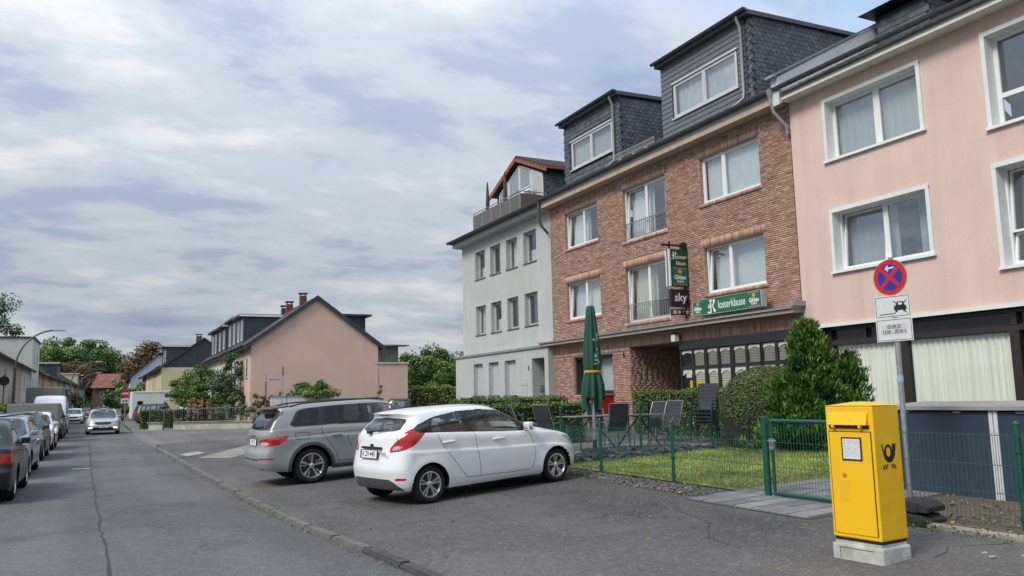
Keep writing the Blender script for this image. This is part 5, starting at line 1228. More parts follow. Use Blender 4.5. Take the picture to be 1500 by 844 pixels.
def blackletter_K(parent, fm, u, z, h, n):
    """broad-nib capital K: slanted pen strokes with diamond ends"""
    b = MB(); S_ = lambda pts: b.poly_prism([(u + a * h, z + c * h) for a, c in pts], lambda a, c, q: fm(a, c, q), n, n + .004)
    S_([(-.22, -.42), (-.08, -.5), (-.02, -.40), (-.02, .36), (-.16, .5), (-.26, .40), (-.14, .30), (-.14, -.30)])
    S_([(-.30, .10), (-.20, .20), (-.20, -.10), (-.28, -.16), (-.36, -.06)])
    S_([(.02, .04), (.20, .22), (.14, .40), (.26, .50), (.40, .34), (.28, .12), (.08, -.04)])
    S_([(.02, -.02), (.12, .04), (.34, -.24), (.46, -.34), (.34, -.48), (.18, -.36), (.18, -.20)])
    S_([(-.5, -.42), (-.40, -.34), (-.26, -.40), (-.10, -.54), (-.26, -.50), (-.40, -.46)])
    S_([(-.1, .34), (.02, .30), (.08, .42), (0, .5)])
    return b.build('initial', CRM, parent, world=True)
# hanging sign: bracket, lit box, black panel, strip of pictograms (faces look along the street)
YS = 20.65
hs = thing('hanging_sign', 'tall green hanging pub sign with black panel below, on a black bracket', 'sign', (D, YS, 6.2))
fh = frame((0, YS - .09, 0), (1, 0, 0), (0, -1, 0))
b = MB(); b.fbox(fh, 15.55, 16.48, 6.28, 6.34, -.12, -.06); b.fbox(fh, 16.3, 16.5, 6.20, 6.42, -.16, -.02); b.fbox(fh, 15.82, 15.86, 6.18, 6.42, -.12, -.06); b.fbox(fh, 16.36, 16.42, 4.0, 6.28, -.11, -.07); b.fbox(fh, 16.42, 16.50, 5.0, 5.12, -.14, -.04); b.fbox(fh, 16.40, 16.50, 4.45, 4.55, -.14, -.04); b.build('bracket', BLACKF, hs, world=True)
b = MB(); b.fbox(fh, 15.76, 16.50, 4.99, 6.17, -.18, 0); b.build('sign_box', DGRN, hs, world=True)
b = MB(); b.fbox(fh, 15.745, 15.80, 4.985, 6.175, -.045, .006); b.fbox(fh, 15.745, 15.80, 4.985, 6.175, -.186, -.135); b.build('edge_trim', CRM, hs, world=True); b = MB(); b.fbox(fh, 15.75, 15.76, 4.99, 6.17, -.135, -.045); b.build('sign_edge', PURP, hs, world=True)
blackletter_K(hs, fh, 15.955, 5.97, .24, .002)
text_on('loster-', fh, 16.27, 5.93, .004, .17, CRM, hs, sx=.85, bold=.002); text_on('klause', fh, 16.20, 5.73, .004, .18, CRM, hs, sx=.85, bold=.002)
beer_plate(hs, fh, 16.15, 5.31, .58, .56, .002)
b = MB(); b.fbox(fh, 15.78, 16.49, 4.34, 4.90, -.14, -.01); pnl = b.build('black_panel', BLK, hs, world=True, bevel=.012)
text_on('sky', fh, 16.14, 4.635, -.006, .36, M('sky_lettering', (.70, .66, .74), .4, 0), hs, bold=.008)
b = MB(); b.fbox(fh, 15.80, 16.47, 4.09, 4.27, -.10, -.03); b.build('pictogram_strip', BLK, hs, world=True)
b = MB(); b.fbox(fh, 15.84, 15.98, 4.12, 4.24, -.03, -.026); b.build('pictogram', M('pictogram_pale', (.55, .50, .45), .5, .1), hs, world=True)
b = MB(); b.poly_prism([(16.08 + .055 * math.cos(t), 4.18 + .06 * math.sin(t)) for t in np.linspace(0, 6.28, 14)[:-1]], lambda a, c, q: fh(a, c, q), -.03, -.026); b.build('pictogram', M('pictogram_grey', (.45, .46, .5), .5, .1), hs, world=True)
b = MB(); b.poly_prism([(16.24, 4.15), (16.29, 4.20), (16.27, 4.22), (16.24, 4.20), (16.21, 4.22), (16.19, 4.20)], lambda a, c, q: fh(a, c, q), -.03, -.026); b.build('pictogram', M('pictogram_red', (.5, .08, .06), .5, .1), hs, world=True)
b = MB(); b.fbox(fh, 16.34, 16.44, 4.17, 4.23, -.03, -.026); b.fbox(fh, 16.36, 16.42, 4.12, 4.15, -.03, -.026); b.build('pictogram', MATS['pictogram_grey'], hs, world=True)
# banner box on the canopy
fbn = frame((16.02, 0, 0), (0, -1, 0), (-1, 0, 0)); bs = thing('banner_sign', 'long green lettered pub sign box standing on the canopy below a window', 'sign', (16.1, 18.4, 3.86))
b = MB(); b.fbox(fbn, -19.84, -16.93, 3.97, 4.42, -.16, 0); b.build('sign_box', GRN, bs, world=True)
b = MB(); b.fbox(fbn, -16.93, -16.90, 3.96, 4.43, -.17, .008); b.fbox(fbn, -19.87, -19.84, 3.96, 4.43, -.17, .008); b.fbox(fbn, -19.84, -16.93, 4.42, 4.432, -.17, .006); b.fbox(fbn, -19.84, -16.93, 3.958, 3.97, -.17, .006); b.build('edge_trim', M('sign_alu', (.55, .57, .57), .4, .05, metal=.5), bs, world=True)
blackletter_K(bs, fbn, -18.98, 4.19, .42, .004); text_on('losterklause', fbn, -18.12, 4.19, .006, .33, CRM, bs, sx=.72, bold=.003)
beer_plate(bs, fbn, -19.61, 4.195, .42, .42, .002); beer_plate(bs, fbn, -17.20, 4.195, .48, .42, .002)
b = MB()
for u in (-19.4, -18.5, -17.3): b.tube([fbn(u, 3.87, -.30), fbn(u, 3.87, .0), fbn(u + .02, 4.0, -.05)], .012, 5); b.tube([fbn(u + .14, 3.87, -.02), fbn(u, 4.0, -.05)], .010, 5)
b.build('stand', BLACKF, bs, world=True)
# ------------------------------------------------------------------ pale grey house beyond the pub
GREYR = render_mat('grey_render', (.45, .475, .455), .07); GRSIDE = render_mat('grey_render_plinth', (.42, .445, .43), .07)
ALU = M('window_alu', (.42, .43, .42), .4, .05); SILLG = M('sill_dark', (.12, .125, .13), .5, .1)
gh = thing('grey_house', 'pale grey rendered three storey house with roof terrace and orange edged gable', 'house', (D, 34.2, .4))
gw = [(36.12, 37.29, 7.50, 8.89), (34.36, 35.52, 7.50, 8.89), (32.59, 33.73, 7.49, 8.88), (30.76, 31.97, 7.49, 8.89)]; gl_ = [(a, b, 4.72, 6.15) for a, b, c, d in gw]
b = MB(); wall(b, FR, Y1, 38.98, 3.6, ZE - .05, gw + gl_, .20); b.quad((D, 38.98, .2), (D + 10, 38.98, .2), (D + 10, 38.98, ZE), (D, 38.98, ZE)); b.quad((D + 10, Y1, .2), (D + 10, 38.98, .2), (D + 10, 38.98, ZE), (D + 10, Y1, ZE)); b.build('wall', GREYR, gh, world=True, fix=False)
FG = frame((16.2, 0, 0), (0, 1, 0), (-1, 0, 0)); gg = [(35.94, 37.02, 1.76, 3.28, .22), (34.17, 35.25, 1.76, 3.28, .22), (32.39, 33.52, 1.74, 3.28, .22), (29.75, 30.86, .3, 3.25, .75)]
b = MB(); wall(b, FG, 29.42, 39.30, .2, 3.66, gg, .22); b.quad((16.2, 29.42, .2), (16.55, 29.42, .2), (16.55, 29.42, 3.66), (16.2, 29.42, 3.66)); b.quad((16.2, 39.3, .2), (17, 39.3, .2), (17, 39.3, 3.66), (16.2, 39.3, 3.66)); b.build('ground_floor_wall', GRSIDE, gh, world=True, fix=False)
b = MB(); b.fbox(FG, 29.40, 39.38, 3.662, 3.76, -.32, .07); b.build('ledge', ZINC, gh, world=True)
for i, w in enumerate(gw + gl_):
    window(gh, FR, *w, rec=.20, split=None, fw=.06, mat=ALU, cover='low' if i in (0, 3, 5) else ('curtain' if i in (2, 4) else None), sill=SILLG)
SHUT = M('roller_shutter', (.42, .42, .43), .6, .06)
for w in gg[:3]:
    b = MB(); z = w[2]; 
    while z < w[3] - .02: b.hexa([FG(w[0], z, -.20), FG(w[1], z, -.20), FG(w[1], z, -.17), FG(w[0], z, -.17), FG(w[0], z + .048, -.20), FG(w[1], z + .048, -.20), FG(w[1], z + .048, -.178), FG(w[0], z + .048, -.178)]); z += .052
    sh = b.build('roller_shutter', SHUT, gh, world=True)
    b = MB(); b.fbox(FG, w[0] - .06, w[1] + .06, w[2] - .09, w[2], -.20, .07); b.build('sill', SILLG, sh, world=True)
    b = MB(); b.fbox(FG, w[0], w[0] + .05, w[2], w[3], -.165, -.12); b.fbox(FG, w[1] - .05, w[1], w[2], w[3], -.165, -.12); b.build('guide_rail', ALU, sh, world=True)
b = MB(); b.fbox(FG, 29.75, 30.86, .3, 3.25, -.80, -.75); dr = b.build('door', M('grey_door', (.17, .19, .18), .5, .06), gh, world=True); b = MB(); b.fbox(FG, 29.95, 30.1, 2.0, 2.3, -.75, -.742); b.build('door_window', M('door_glass', (.06, .07, .07), .1, 0), dr, world=True)
b = MB(); b.fbox(FG, 30.84, 30.855, 1.85, 2.15, -.5, -.35); b.fbox(FG, 30.82, 30.855, 1.9, 2.1, -.48, -.37); b.build('doorbell_panel', ZINC, gh, world=True)
b = MB()
for a, c in ((1.62, 2.1), (2.14, 2.42)): b.fbox(FG, 31.32, 31.95, a, c, 0, .012)
b.build('meter_flap', M('meter_flap', (.38, .405, .39), .8, .04), gh, world=True)
text_on('8', frame((16.2, 0, 0), (0, -1, 0), (-1, 0, 0)), -31.15, 2.85, .012, .26, M('plate_black', (.01, .01, .01), .5, 0), gh, bold=.004, sx=.8, extrude=.004, name='house_number')
# eaves, gutter, terrace
b = MB(); b.fbox(FR, Y1 + .02, 39.2, ZE - .05, ZE + .16, -.6, .45); b.build('soffit', M('soffit_grey', (.40, .42, .40), .8, .05), gh, world=True)
b = MB(); b.fbox(FR, Y1 + .1, 39.25, ZE + .163, ZE + .27, -4.0, .62); b.build('terrace_deck', M('terrace_edge', (.06, .062, .066), .6, .1), gh, world=True)
gutter(gh, FR, Y1 + .1, 39.3, ZE + .26, .68, .09)
RP = M('rail_panel', (.12, .11, .11), .7, .2, 10, stretch=(6, 6, .5)); fr2 = frame((16.0, 0, 0), (0, 1, 0), (-1, 0, 0)); rail = None
b = MB()
for u in np.arange(31.2, 36.3, 1.0): b.tube([fr2(u, 9.70, 0), fr2(u, 10.62, 0)], .022, 6)
b.tube([fr2(31.2, 10.62, 0), fr2(36.3, 10.62, 0)], .022, 6); b.tube([fr2(31.2, 10.62, 0), fr2(31.2, 10.62, -1.3)], .022, 6); b.tube([fr2(31.2, 9.7, -1.3), fr2(31.2, 10.62, -1.3)], .022, 6)
rl = b.build('terrace_rail', ZINC, gh, world=True)
u = 31.24; rr = random.Random(8)
while u < 36.25:
    q = MB(); q.fbox(fr2, u, u + .115, 9.76, 10.52, -.02 + rr.uniform(-.006, .006), .0); q.build('rail_slat', RP, rl, world=True); u += .125
q = MB(); q.box(16.0, 17.25, 31.16, 31.18, 9.8, 10.5); q.build('rail_side_panel', M('rail_side', (.13, .10, .095), .7, .1), rl, world=True)
# gable loft
XL = 18.5; fl = frame((XL, 0, 0), (0, 1, 0), (-1, 0, 0)); ap, zl, yr_, yl_ = 36.0, 13.62, 33.25, 38.75; zb = 12.48
b = MB(); b.add([fl(yr_, 9.7), fl(yl_, 9.7), fl(yl_, zb), fl(ap, zl), fl(yr_, zb)], [[0, 1, 2, 3, 4]]); b.quad((XL, yr_, 9.7), (XL + 4, yr_, 9.7), (XL + 4, yr_, zb), (XL, yr_, zb)); b.quad((XL, yl_, 9.7), (XL + 4, yl_, 9.7), (XL + 4, yl_, zb), (XL, yl_, zb)); lo_ = b.build('loft', SLD, gh, world=True, fix=False)
OR = M('orange_verge', (.24, .075, .042), .7, .15, 6)
sl_ = (zl - zb) / (ap - yr_)
def verge(ya, za, yb, zb2):
    b = MB(); b.hexa([(XL - .30, ya, za - .16), (XL - .24, ya, za - .16), (XL - .24, yb, zb2 - .16), (XL - .30, yb, zb2 - .16), (XL - .30, ya, za + .08), (XL - .24, ya, za + .08), (XL - .24, yb, zb2 + .08), (XL - .30, yb, zb2 + .08)]); b.build('verge_board', OR, lo_, world=True)
    b = MB(); b.hexa([(XL - .24, ya, za), (XL + 4, ya, za), (XL + 4, yb, zb2), (XL - .24, yb, zb2), (XL - .24, ya, za + .09), (XL + 4, ya, za + .09), (XL + 4, yb, zb2 + .09), (XL - .24, yb, zb2 + .09)]); b.build('loft_roof', OR, lo_, world=True)
e_ = .45; verge(ap, zl + .03, yr_ - e_, zb - e_ * sl_ + .03); verge(yl_ + e_, zb - e_ * sl_ + .03, ap - .001, zl + .03)
for k in range(10):
    t = (k + .5) / 10; q = MB(); y_ = ap + (yr_ - e_ - ap) * t; z_ = zl + .12 + (zb - e_ * sl_ - zl) * t
    q.tube([(XL - .33, y_, z_), (XL + 3.9, y_, z_)], .075, 6); q.build('ridge_tile', TILE if False else M('dark_tile', (.06, .05, .05), .8, .2), lo_, world=True)
# glazing of the loft gable: triangle lights and doors in white frames
n_ = .012
def light(pts, m='window_glass'):
    c = np.mean(pts, 0); w = MB(); w.poly_prism(pts, lambda a, c_, q: fl(a, c_, q), n_, n_ + .05); fr = w.build('window', PVC, lo_, world=True)
    ins = [(c[0] + (a - c[0]) * .88, c[1] + (d - c[1]) * .90) for a, d in pts]; w = MB(); w.add([fl(a, d, n_ + .054) for a, d in ins], [list(range(len(ins)))]); return ins
LG = M('loft_glass', (.22, .25, .29), .06, .1, 2, spec=.9)
def light2(pts, mt=None):
    ins = light(pts); b = MB(); b.add([fl(a, d, n_ + .056) for a, d in ins], [list(range(len(ins)))]); b.build('loft_pane', mt or LG, lo_, world=True, fix=False)
rt = lambda y: zl - abs(y - ap) * sl_ - .30
for a, c in ((33.55, 34.75), (34.8, 35.95), (36.0, 37.2), (37.25, 38.4)):
    if a < 34: light2([(a, 9.8), (c, 9.8), (c, rt(c)), (a, rt(a))], M('loft_curtain', (.42, .42, .44), .8, .05))
    else:
        md = 11.9 if 34 < a < 37.2 else 11.55; light2([(a, 9.8), (c, 9.8), (c, md), (a, md)], M('loft_dark', (.03, .033, .04), .08, .1) if 35.9 < a < 37 else None); light2([(a, md + .06), (c, md + .06), (c, rt(c)), (a, rt(a))])
scales(gh, frame((XL, yr_ - .01, 0), (1, 0, 0), (0, -1, 0)), lambda u, z: .02 < u < 3.8 and 9.9 < z < zb - .08, 0, 3.9, 9.9, zb, s=.28, seed=3)
# things standing on the roof terrace
def closed_parasol(x, y, z0, h, mat, label):
    t = thing('closed_parasol', label, 'parasol', (x, y, z0), group=None); b = MB(); b.tube([(0, 0, 0), (0, 0, h)], .02, 6); b.build('pole', ZINC, t)
    b = MB(); b.lathe([(.02, h * 1.0), (.05, h * .9), (.09, h * .62), (.10, h * .48), (.07, h * .44), (.11, h * .42), (.02, h * .36)], n=10); b.build('canopy_cloth', mat, t, smooth=True)
PCL = M('parasol_plum', (.07, .055, .06), .85, .2, 9)
closed_parasol(16.35, 35.35, 9.74, 2.35, PCL, 'closed dark parasol on the roof terrace, nearer the left end of its railing'); closed_parasol(16.35, 33.4, 9.74, 2.35, PCL, 'closed dark parasol on the roof terrace, in front of the gable window')
GRS = leafmat('terrace_grass_leaf', (.05, .07, .015), (.13, .15, .03), (.25, .22, .06))
for k, (y_, s_, lb) in enumerate(((32.45, .62, 'wide box of yellow green grass on the roof terrace parapet'), (33.6, .42, 'small pot of yellow green grass left of the wide grass box'))):
    t = thing('potted_grass', lb, 'plant', (17.2, y_, 9.74)); b = MB(); b.box(-.14, .14, -s_ * .7, s_ * .7, 0, .78); b.build('planter', M('planter_dark', (.03, .03, .035), .6, .1), t)
    g = np.random.default_rng(k); n = 260; base = np.stack([g.uniform(-.1, .1, n), g.uniform(-s_ * .62, s_ * .62, n), np.full(n, .76)], 1); tip = base + np.stack([g.normal(0, .14, n), g.normal(0, .16, n), g.uniform(.3, .6, n)], 1); side = g.normal(size=(n, 3)) * .012
    V = np.stack([base - side, base + side, tip], 1).reshape(-1, 3); np_mesh('grass_blades', V, np.arange(n * 3).reshape(n, 3), GRS, t, g.random(n), kind='stuff')
# ------------------------------------------------------------------ salmon house on the right
PEACH = render_mat('salmon_render', (.67, .505, .43))
ph = thing('salmon_house', 'salmon rendered house with white window surrounds and a wide curtained shop front', 'house', (D, 9.5, .4))
PH0, PH1 = -3.0, 15.93
pw = [(11.97, 14.72, 7.50, 9.08), (12.0, 14.73, 4.62, 6.16), (7.6, 10.38, 7.04, 9.06), (7.6, 10.41, 4.08, 6.20)]
SHOP = (2.0, 15.34, .36, 3.24)
b = MB(); wall(b, FR, PH0, PH1 - .01, .2, ZE, pw + [SHOP], .26, n=.004); b.quad((D, PH0, .2), (D + 10, PH0, .2), (D + 10, PH0, ZE), (D, PH0, ZE)); b.quad((D + 10, PH0, .2), (D + 10, PH1, .2), (D + 10, PH1, ZE), (D + 10, PH0, ZE)); b.quad((D, PH1 - .02, .2), (D + 10, PH1 - .02, .2), (D + 10, PH1 - .02, ZE), (D, PH1 - .02, ZE)); b.build('wall', PEACH, ph, world=True, fix=False)
SUR = M('surround_white', (.66, .69, .67), .6, .05, 3)
for i, w in enumerate(pw):
    fr = window(ph, FR, *w, rec=.24, split=.5, fw=.07, cover=('curtain', 'half', None, None)[i], tilt=(None, 1, None, 1)[i], hbar=None if i < 2 else .33, covm=M('grey_curtain', (.38, .40, .41), .9, .1, 3, stretch=(1, 14, .3)) if i else M('net_dim', (.48, .52, .48), .9, .1, 3, stretch=(1, 14, .3)))
    b = MB(); t_ = .10
    b.fbox(FR, w[0] - .06, w[0] + .035, w[2], w[3], -.25, .045); b.fbox(FR, w[1] - .035, w[1] + .06, w[2], w[3], -.25, .045); b.fbox(FR, w[0] - .06, w[1] + .06, w[3] - .035, w[3] + .06, -.25, .047); b.build('surround', SUR, fr, world=True)
    b = MB(); b.fbox(FR, w[0] - .10, w[1] + .10, w[2] - .055, w[2] + .01, -.25, .085); b.build('sill', PVC, fr, world=True)
# shop front
SH = M('shop_frame_dark', (.030, .022, .020), .4, .2, 10); CURTS = M('shop_curtain', (.78, .80, .69), .9, .06, 2.2, stretch=(1, 9, .25))
b = MB(); b.fbox(FR, SHOP[0], 15.42, 3.24, 3.32, -.30, .06); b.fbox(FR, 15.34, 15.42, .36, 3.24, -.30, .06); b.build('shop_surround', SUR, ph, world=True)
b = MB(); b.fbox(FR, 2.0, 15.34, 2.78, 2.90, -.30, -.16); b.fbox(FR, 2.0, 15.34, 3.16, 3.24, -.30, -.16)
for u in (15.25, 13.10, 10.45, 9.9): b.fbox(FR, u - .1, u + .1, .36, 2.78, -.30, -.14); b.fbox(FR, u - .07, u + .07, 2.90, 3.16, -.30, -.15)
b.fbox(FR, 2.0, 15.34, .36, .62, -.30, -.12); b.fbox(FR, 14.1, 14.16, 2.9, 3.16, -.3, -.15)
sf = b.build('shop_front', SH, ph, world=True)
b = MB(); b.fbox(FR, 2.0, 15.34, 2.90, 3.16, -.27, -.25); b.build('transom_panel', M('transom_dark', (.020, .019, .022), .12, .3, 3), sf, world=True)
for a, c in ((13.2, 15.15), (10.55, 13.0), (2.1, 9.8)):
    q = MB(); q.quad(FR(a, .62, -.22), FR(c, .62, -.22), FR(c, 2.78, -.22), FR(a, 2.78, -.22)); q.build('shop_pane', MATS['shop_glass'], sf, world=True, fix=False)
    curtain(sf, FR, a + .02, c - .02, .55, 2.76, -.30, CURTS, int((c - a) * 7), .035)
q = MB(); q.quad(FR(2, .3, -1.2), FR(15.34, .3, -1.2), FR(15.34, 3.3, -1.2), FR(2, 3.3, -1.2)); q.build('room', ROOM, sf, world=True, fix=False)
# eaves, gutter, roof with fire wall, chimney
b = MB(); b.fbox(FR, PH0, PH1 - .05, ZE, ZE + .22, -.3, .42); b.build('soffit', M('soffit_white', (.60, .58, .52), .7, .06), ph, world=True)
gutter(ph, FR, PH0, PH1 - .0, ZE + .36, .52, .085)
PP = math.radians(29); b = MB(); b.quad((EX, PH0, EZ - .18), (EX, PH1, EZ - .18), (EX + 6.4, PH1, EZ + 3.1), (EX + 6.4, PH0, EZ + 3.1)); b.quad((EX + 6.4, PH0, EZ + 3.1), (EX + 6.4, PH1, EZ + 3.1), (EX + 12.6, PH1, EZ), (EX + 12.6, PH0, EZ)); b.build('roof', MATS['roof_dark'], ph, world=True, fix=False)
tile_roof(ph, 5.0, PH1 - .2, EX, EZ - .16, 6.3, math.radians(27.2), TILE)
tp = math.tan(PP); b = MB(); f0, f1 = EX - .02, EX + 5.75
b.hexa([(f0, PH1 - .16, EZ - .42), (f1, PH1 - .16, EZ + 5.0 * tp), (f1, PH1 + .10, EZ + 5.0 * tp), (f0, PH1 + .10, EZ - .42), (f0, PH1 - .16, EZ + .34), (f1, PH1 - .16, EZ + 5.75 * tp + .34), (f1, PH1 + .10, EZ + 5.75 * tp + .34), (f0, PH1 + .10, EZ + .34)]); fw_ = b.build('fire_wall', M('fire_wall_white', (.56, .58, .59), .8, .1, 3), ph, world=True)
b = MB(); b.hexa([(f0 - .16, PH1 - .18, EZ + .33), (f1 + .04, PH1 - .18, EZ + 5.75 * tp + .34), (f1 + .04, PH1 + .16, EZ + 5.75 * tp + .34), (f0 - .16, PH1 + .16, EZ + .33), (f0 - .16, PH1 - .18, EZ + .40), (f1 + .04, PH1 - .18, EZ + 5.75 * tp + .40), (f1 + .04, PH1 + .16, EZ + 5.75 * tp + .40), (f0 - .16, PH1 + .16, EZ + .40)]); b.build('wall_coping', ZINC, fw_, world=True)
cx, cy, cz = 20.75, 14.9, 10.68
b = MB(); b.box(cx - .85, cx + .85, cy - 1.0, cy + .75, cz, cz + 1.75); ch = b.build('chimney', SLD, ph, world=True)
for (o_, U_, N_, wd) in (((cx - .85, cy + .75, 0), (0, -1, 0), (-1, 0, 0), 1.75), ((cx - .85, cy - 1.0, 0), (1, 0, 0), (0, -1, 0), 1.7)):
    scales(ph, frame(o_, U_, N_), lambda u, z: .05 < u < wd - .05 and cz + .05 < z < cz + 1.7, 0, wd, cz, cz + 1.75, s=.24, diag=False, seed=9)
b = MB(); b.add([(cx - 1.25, cy - 1.3, cz + 1.87), (cx + 1.25, cy - 1.3, cz + 1.87), (cx + 1.25, cy + 1.05, cz + 1.87), (cx - 1.25, cy + 1.05, cz + 1.87), (cx, cy - .1, cz + 2.2)], [[0, 1, 2, 3], [0, 1, 4], [1, 2, 4], [2, 3, 4], [3, 0, 4]]); b.box(cx - .45, cx - .4, cy - .9, cy - .85, cz + 1.75, cz + 1.87); b.box(cx - .45, cx - .4, cy + .6, cy + .65, cz + 1.75, cz + 1.87); b.box(cx + .4, cx + .45, cy - .1, cy - .05, cz + 1.75, cz + 1.87); b.build('chimney_cap', BLACKF, ch, world=True)
# ------------------------------------------------------------------ front garden of the pub
XF = 7.87
GF = M('fence_green', (.012, .085, .060), .4, .1, 10, metal=.2); WIRE = M('fence_wire', (.015, .10, .075), .45, .1, metal=.2)
# lawn: soil sheet and blades
LAWN = M('lawn_soil', (.10, .115, .03), .95, .4, 2.2, col2=(.20, .19, .07))
xs = np.linspace(XF + .05, 14.2, 30); ys_ = np.linspace(9.05, 14.15, 30); sheet('lawn_ground', xs, ys_, LAWN, lambda x, y: gz(x, y) + .018)
g = np.random.default_rng(21); n = 42000; bx = g.uniform(XF + .06, 14.2, n); by = g.uniform(9.06, 14.15, n); bz = gz(bx, by) + .015; ht = g.uniform(.025, .065, n)
base = np.stack([bx, by, bz], 1); a = g.uniform(0, 6.28, n); sd = np.stack([np.cos(a), np.sin(a), 0 * a], 1) * .006; tip = base + np.stack([g.normal(0, .02, n), g.normal(0, .02, n), ht], 1)
LG_ = attr_mat('lawn_blade', [(0, (.08, .14, .022)), (.45, (.17, .245, .045)), (.8, (.28, .32, .08)), (1, (.44, .39, .16))], bump=0, noise_amt=.6, nscale=1.0)
np_mesh('lawn_grass', np.stack([base - sd, base + sd, tip], 1).reshape(-1, 3), np.arange(n * 3).reshape(n, 3), LG_, tint=g.random(n), kind='stuff')
# paved path of slabs from the gate, and the narrow strip of slabs in front of it
PAV = attr_mat('paving_slab', [(0, (.135, .138, .142)), (.5, (.175, .177, .18)), (1, (.22, .218, .215))], use_obj=True, noise_amt=.2, nscale=6)
path = bpy.data.objects.new('garden_path', None); COL.objects.link(path); path['kind'] = 'structure'
def slab_mesh(w, d, name='paving_slab'):
    b = MB(); e = .006; b.hexa([(-w / 2, -d / 2, -.05), (w / 2, -d / 2, -.05), (w / 2, d / 2, -.05), (-w / 2, d / 2, -.05), (-w / 2 + e, -d / 2 + e, 0), (w / 2 - e, -d / 2 + e, 0), (w / 2 - e, d / 2 - e, 0), (-w / 2 + e, d / 2 - e, 0)])
    me = bpy.data.meshes.new(name); me.from_pydata(b.v, [], b.f); me.materials.append(PAV); return me
SLM = slab_mesh(.39, .29); rr = random.Random(4)
for i in range(16):
    for j in range(7):
        x = 7.05 + i * .40 + .2; y = 6.95 + j * .30 + .15 + (.0 if i % 2 else .0)
        if x > 13: continue
        link('paving_slab', SLM, path, (x, y, gzf(x, y) + .022 + rr.uniform(-.002, .003)), (0, -.045 if x < 8.1 else -.03, rr.uniform(-.006, .006)))
b = MB(); b.add([(7.02, 6.9, gzf(7.02, 7) + .006), (13.5, 6.9, gzf(13.5, 7) + .006), (13.5, 9.05, gzf(13.5, 9) + .006), (7.02, 9.05, gzf(7.02, 9) + .006)], [[0, 1, 2, 3]]); o = b.build('path_bed', M('joint_sand', (.06, .058, .05), .95, .3, 20)); o['kind'] = 'structure'
# gravel bed along the fence
g = np.random.default_rng(9); n = 5200; gx = g.uniform(7.28, 7.86, n); gy = g.uniform(9.1, 15.6, n); keep = gx > 7.3 + .12 * np.sin(gy * 1.7); gx, gy = gx[keep], gy[keep]; n = len(gx)
def pebbles(name, C, s, mat, seed, flat=.55):
    g = np.random.default_rng(seed); n = len(C); V0 = np.array([(1, 0, 0), (0, 1, 0), (-1, 0, 0), (0, -1, 0), (0, 0, 1.)]); F0 = np.array([[0, 1, 4], [1, 2, 4], [2, 3, 4], [3, 0, 4]])
    a = g.uniform(0, 6.28, n); ca, sa = np.cos(a), np.sin(a); sc = (s * g.uniform(.5, 1.3, n))[:, None, None]; V = V0[None] * np.array([1, .7, flat])[None, None] * sc; V = V + g.normal(0, .18, V.shape) * sc
    X = V[..., 0] * ca[:, None] - V[..., 1] * sa[:, None]; Y = V[..., 0] * sa[:, None] + V[..., 1] * ca[:, None]; P = np.stack([X, Y, V[..., 2]], -1) + C[:, None, :]
    return np_mesh(name, P.reshape(-1, 3), (F0[None] + (np.arange(n) * 5)[:, None, None]).reshape(-1, 3), mat, tint=np.repeat(g.random(n), 4), kind='stuff')
GRAV = attr_mat('slate_gravel', [(0, (.035, .037, .042)), (.6, (.085, .088, .095)), (1, (.16, .155, .15))], bump=0, noise_amt=.15)
pebbles('gravel', np.stack([gx, gy, gz(gx, gy) + .004], 1), .026, GRAV, 2)
bd = MB(); bd.add([(7.27, 9.1, gzf(7.27, 9.1) + .004), (7.88, 9.1, gzf(7.88, 9.1) + .004), (7.88, 15.6, gzf(7.88, 15.6) + .004), (7.27, 15.6, gzf(7.27, 15.6) + .004)], [[0, 1, 2, 3]]); o = bd.build('gravel_bed', M('bed_soil', (.045, .043, .042), .95, .3, 8)); o['kind'] = 'structure'
gy = g.uniform(9.3, 16.2, 260); gx = 7.2 + np.abs(g.normal(0, .28, 260)); litter('bed_litter', np.stack([gx, gy, gz(gx, gy) + .03], 1), .06, LIT, 5)
# terrace: slabs, and the bank of slate pieces along its edge
ter = bpy.data.objects.new('terrace', None); COL.objects.link(ter); ter['kind'] = 'structure'; zt_ = .46
SL2 = slab_mesh(.588, .588)
for i in range(10):
    for j in range(10):
        x, y = 8.45 + i * .594, 14.85 + j * .594
        if x > 13.9 or y > 18.4: continue
        link('paving_slab', SL2, ter, (x, y, zt_ + rr.uniform(-.002, .002)), (0, 0, rr.uniform(-.004, .004)))
b = MB(); b.box(8.1, 14.3, 14.55, 18.6, .1, zt_ - .012); b.build('terrace_base', M('joint_sand', (.06, .058, .05)), ter)
ROCK = attr_mat('slate_rock', [(0, (.022, .024, .028)), (.6, (.05, .053, .06)), (1, (.10, .10, .105))], use_obj=True, noise_amt=.3, nscale=20)
rk = bpy.data.objects.new('slate_bank', None); COL.objects.link(rk); things_props(rk, 'bank of broken dark slate pieces along the terrace edge above the lawn', 'stone edging'); rk.location = (11, 14.4, .3)
RM = []
for k in range(8):
    bm = bmesh.new(); bmesh.ops.create_cube(bm, size=1); q = random.Random(k)
    for v in bm.verts: v.co = Vector((v.co.x * .26 * q.uniform(.7, 1.3), v.co.y * .16 * q.uniform(.7, 1.3), v.co.z * .055 * q.uniform(.5, 1.4))) + Vector([q.uniform(-.02, .02) for _ in range(3)])
    me = bpy.data.meshes.new('slate_piece'); bm.to_mesh(me); bm.free(); me.materials.append(ROCK); RM.append(me)
rr = random.Random(12)
for i in range(270):
    x = rr.uniform(8.0, 13.6); t = rr.random(); y = 14.18 + t * .42; z = gzf(x, y) + .02 + t * (zt_ - gzf(x, y)) * .9 + rr.uniform(0, .02)
    link('slate_piece', rr.choice(RM), rk, (x - 11, y - 14.4, z - .3), (rr.uniform(-.35, .5), rr.uniform(-.3, .3), rr.uniform(0, 3.1)))

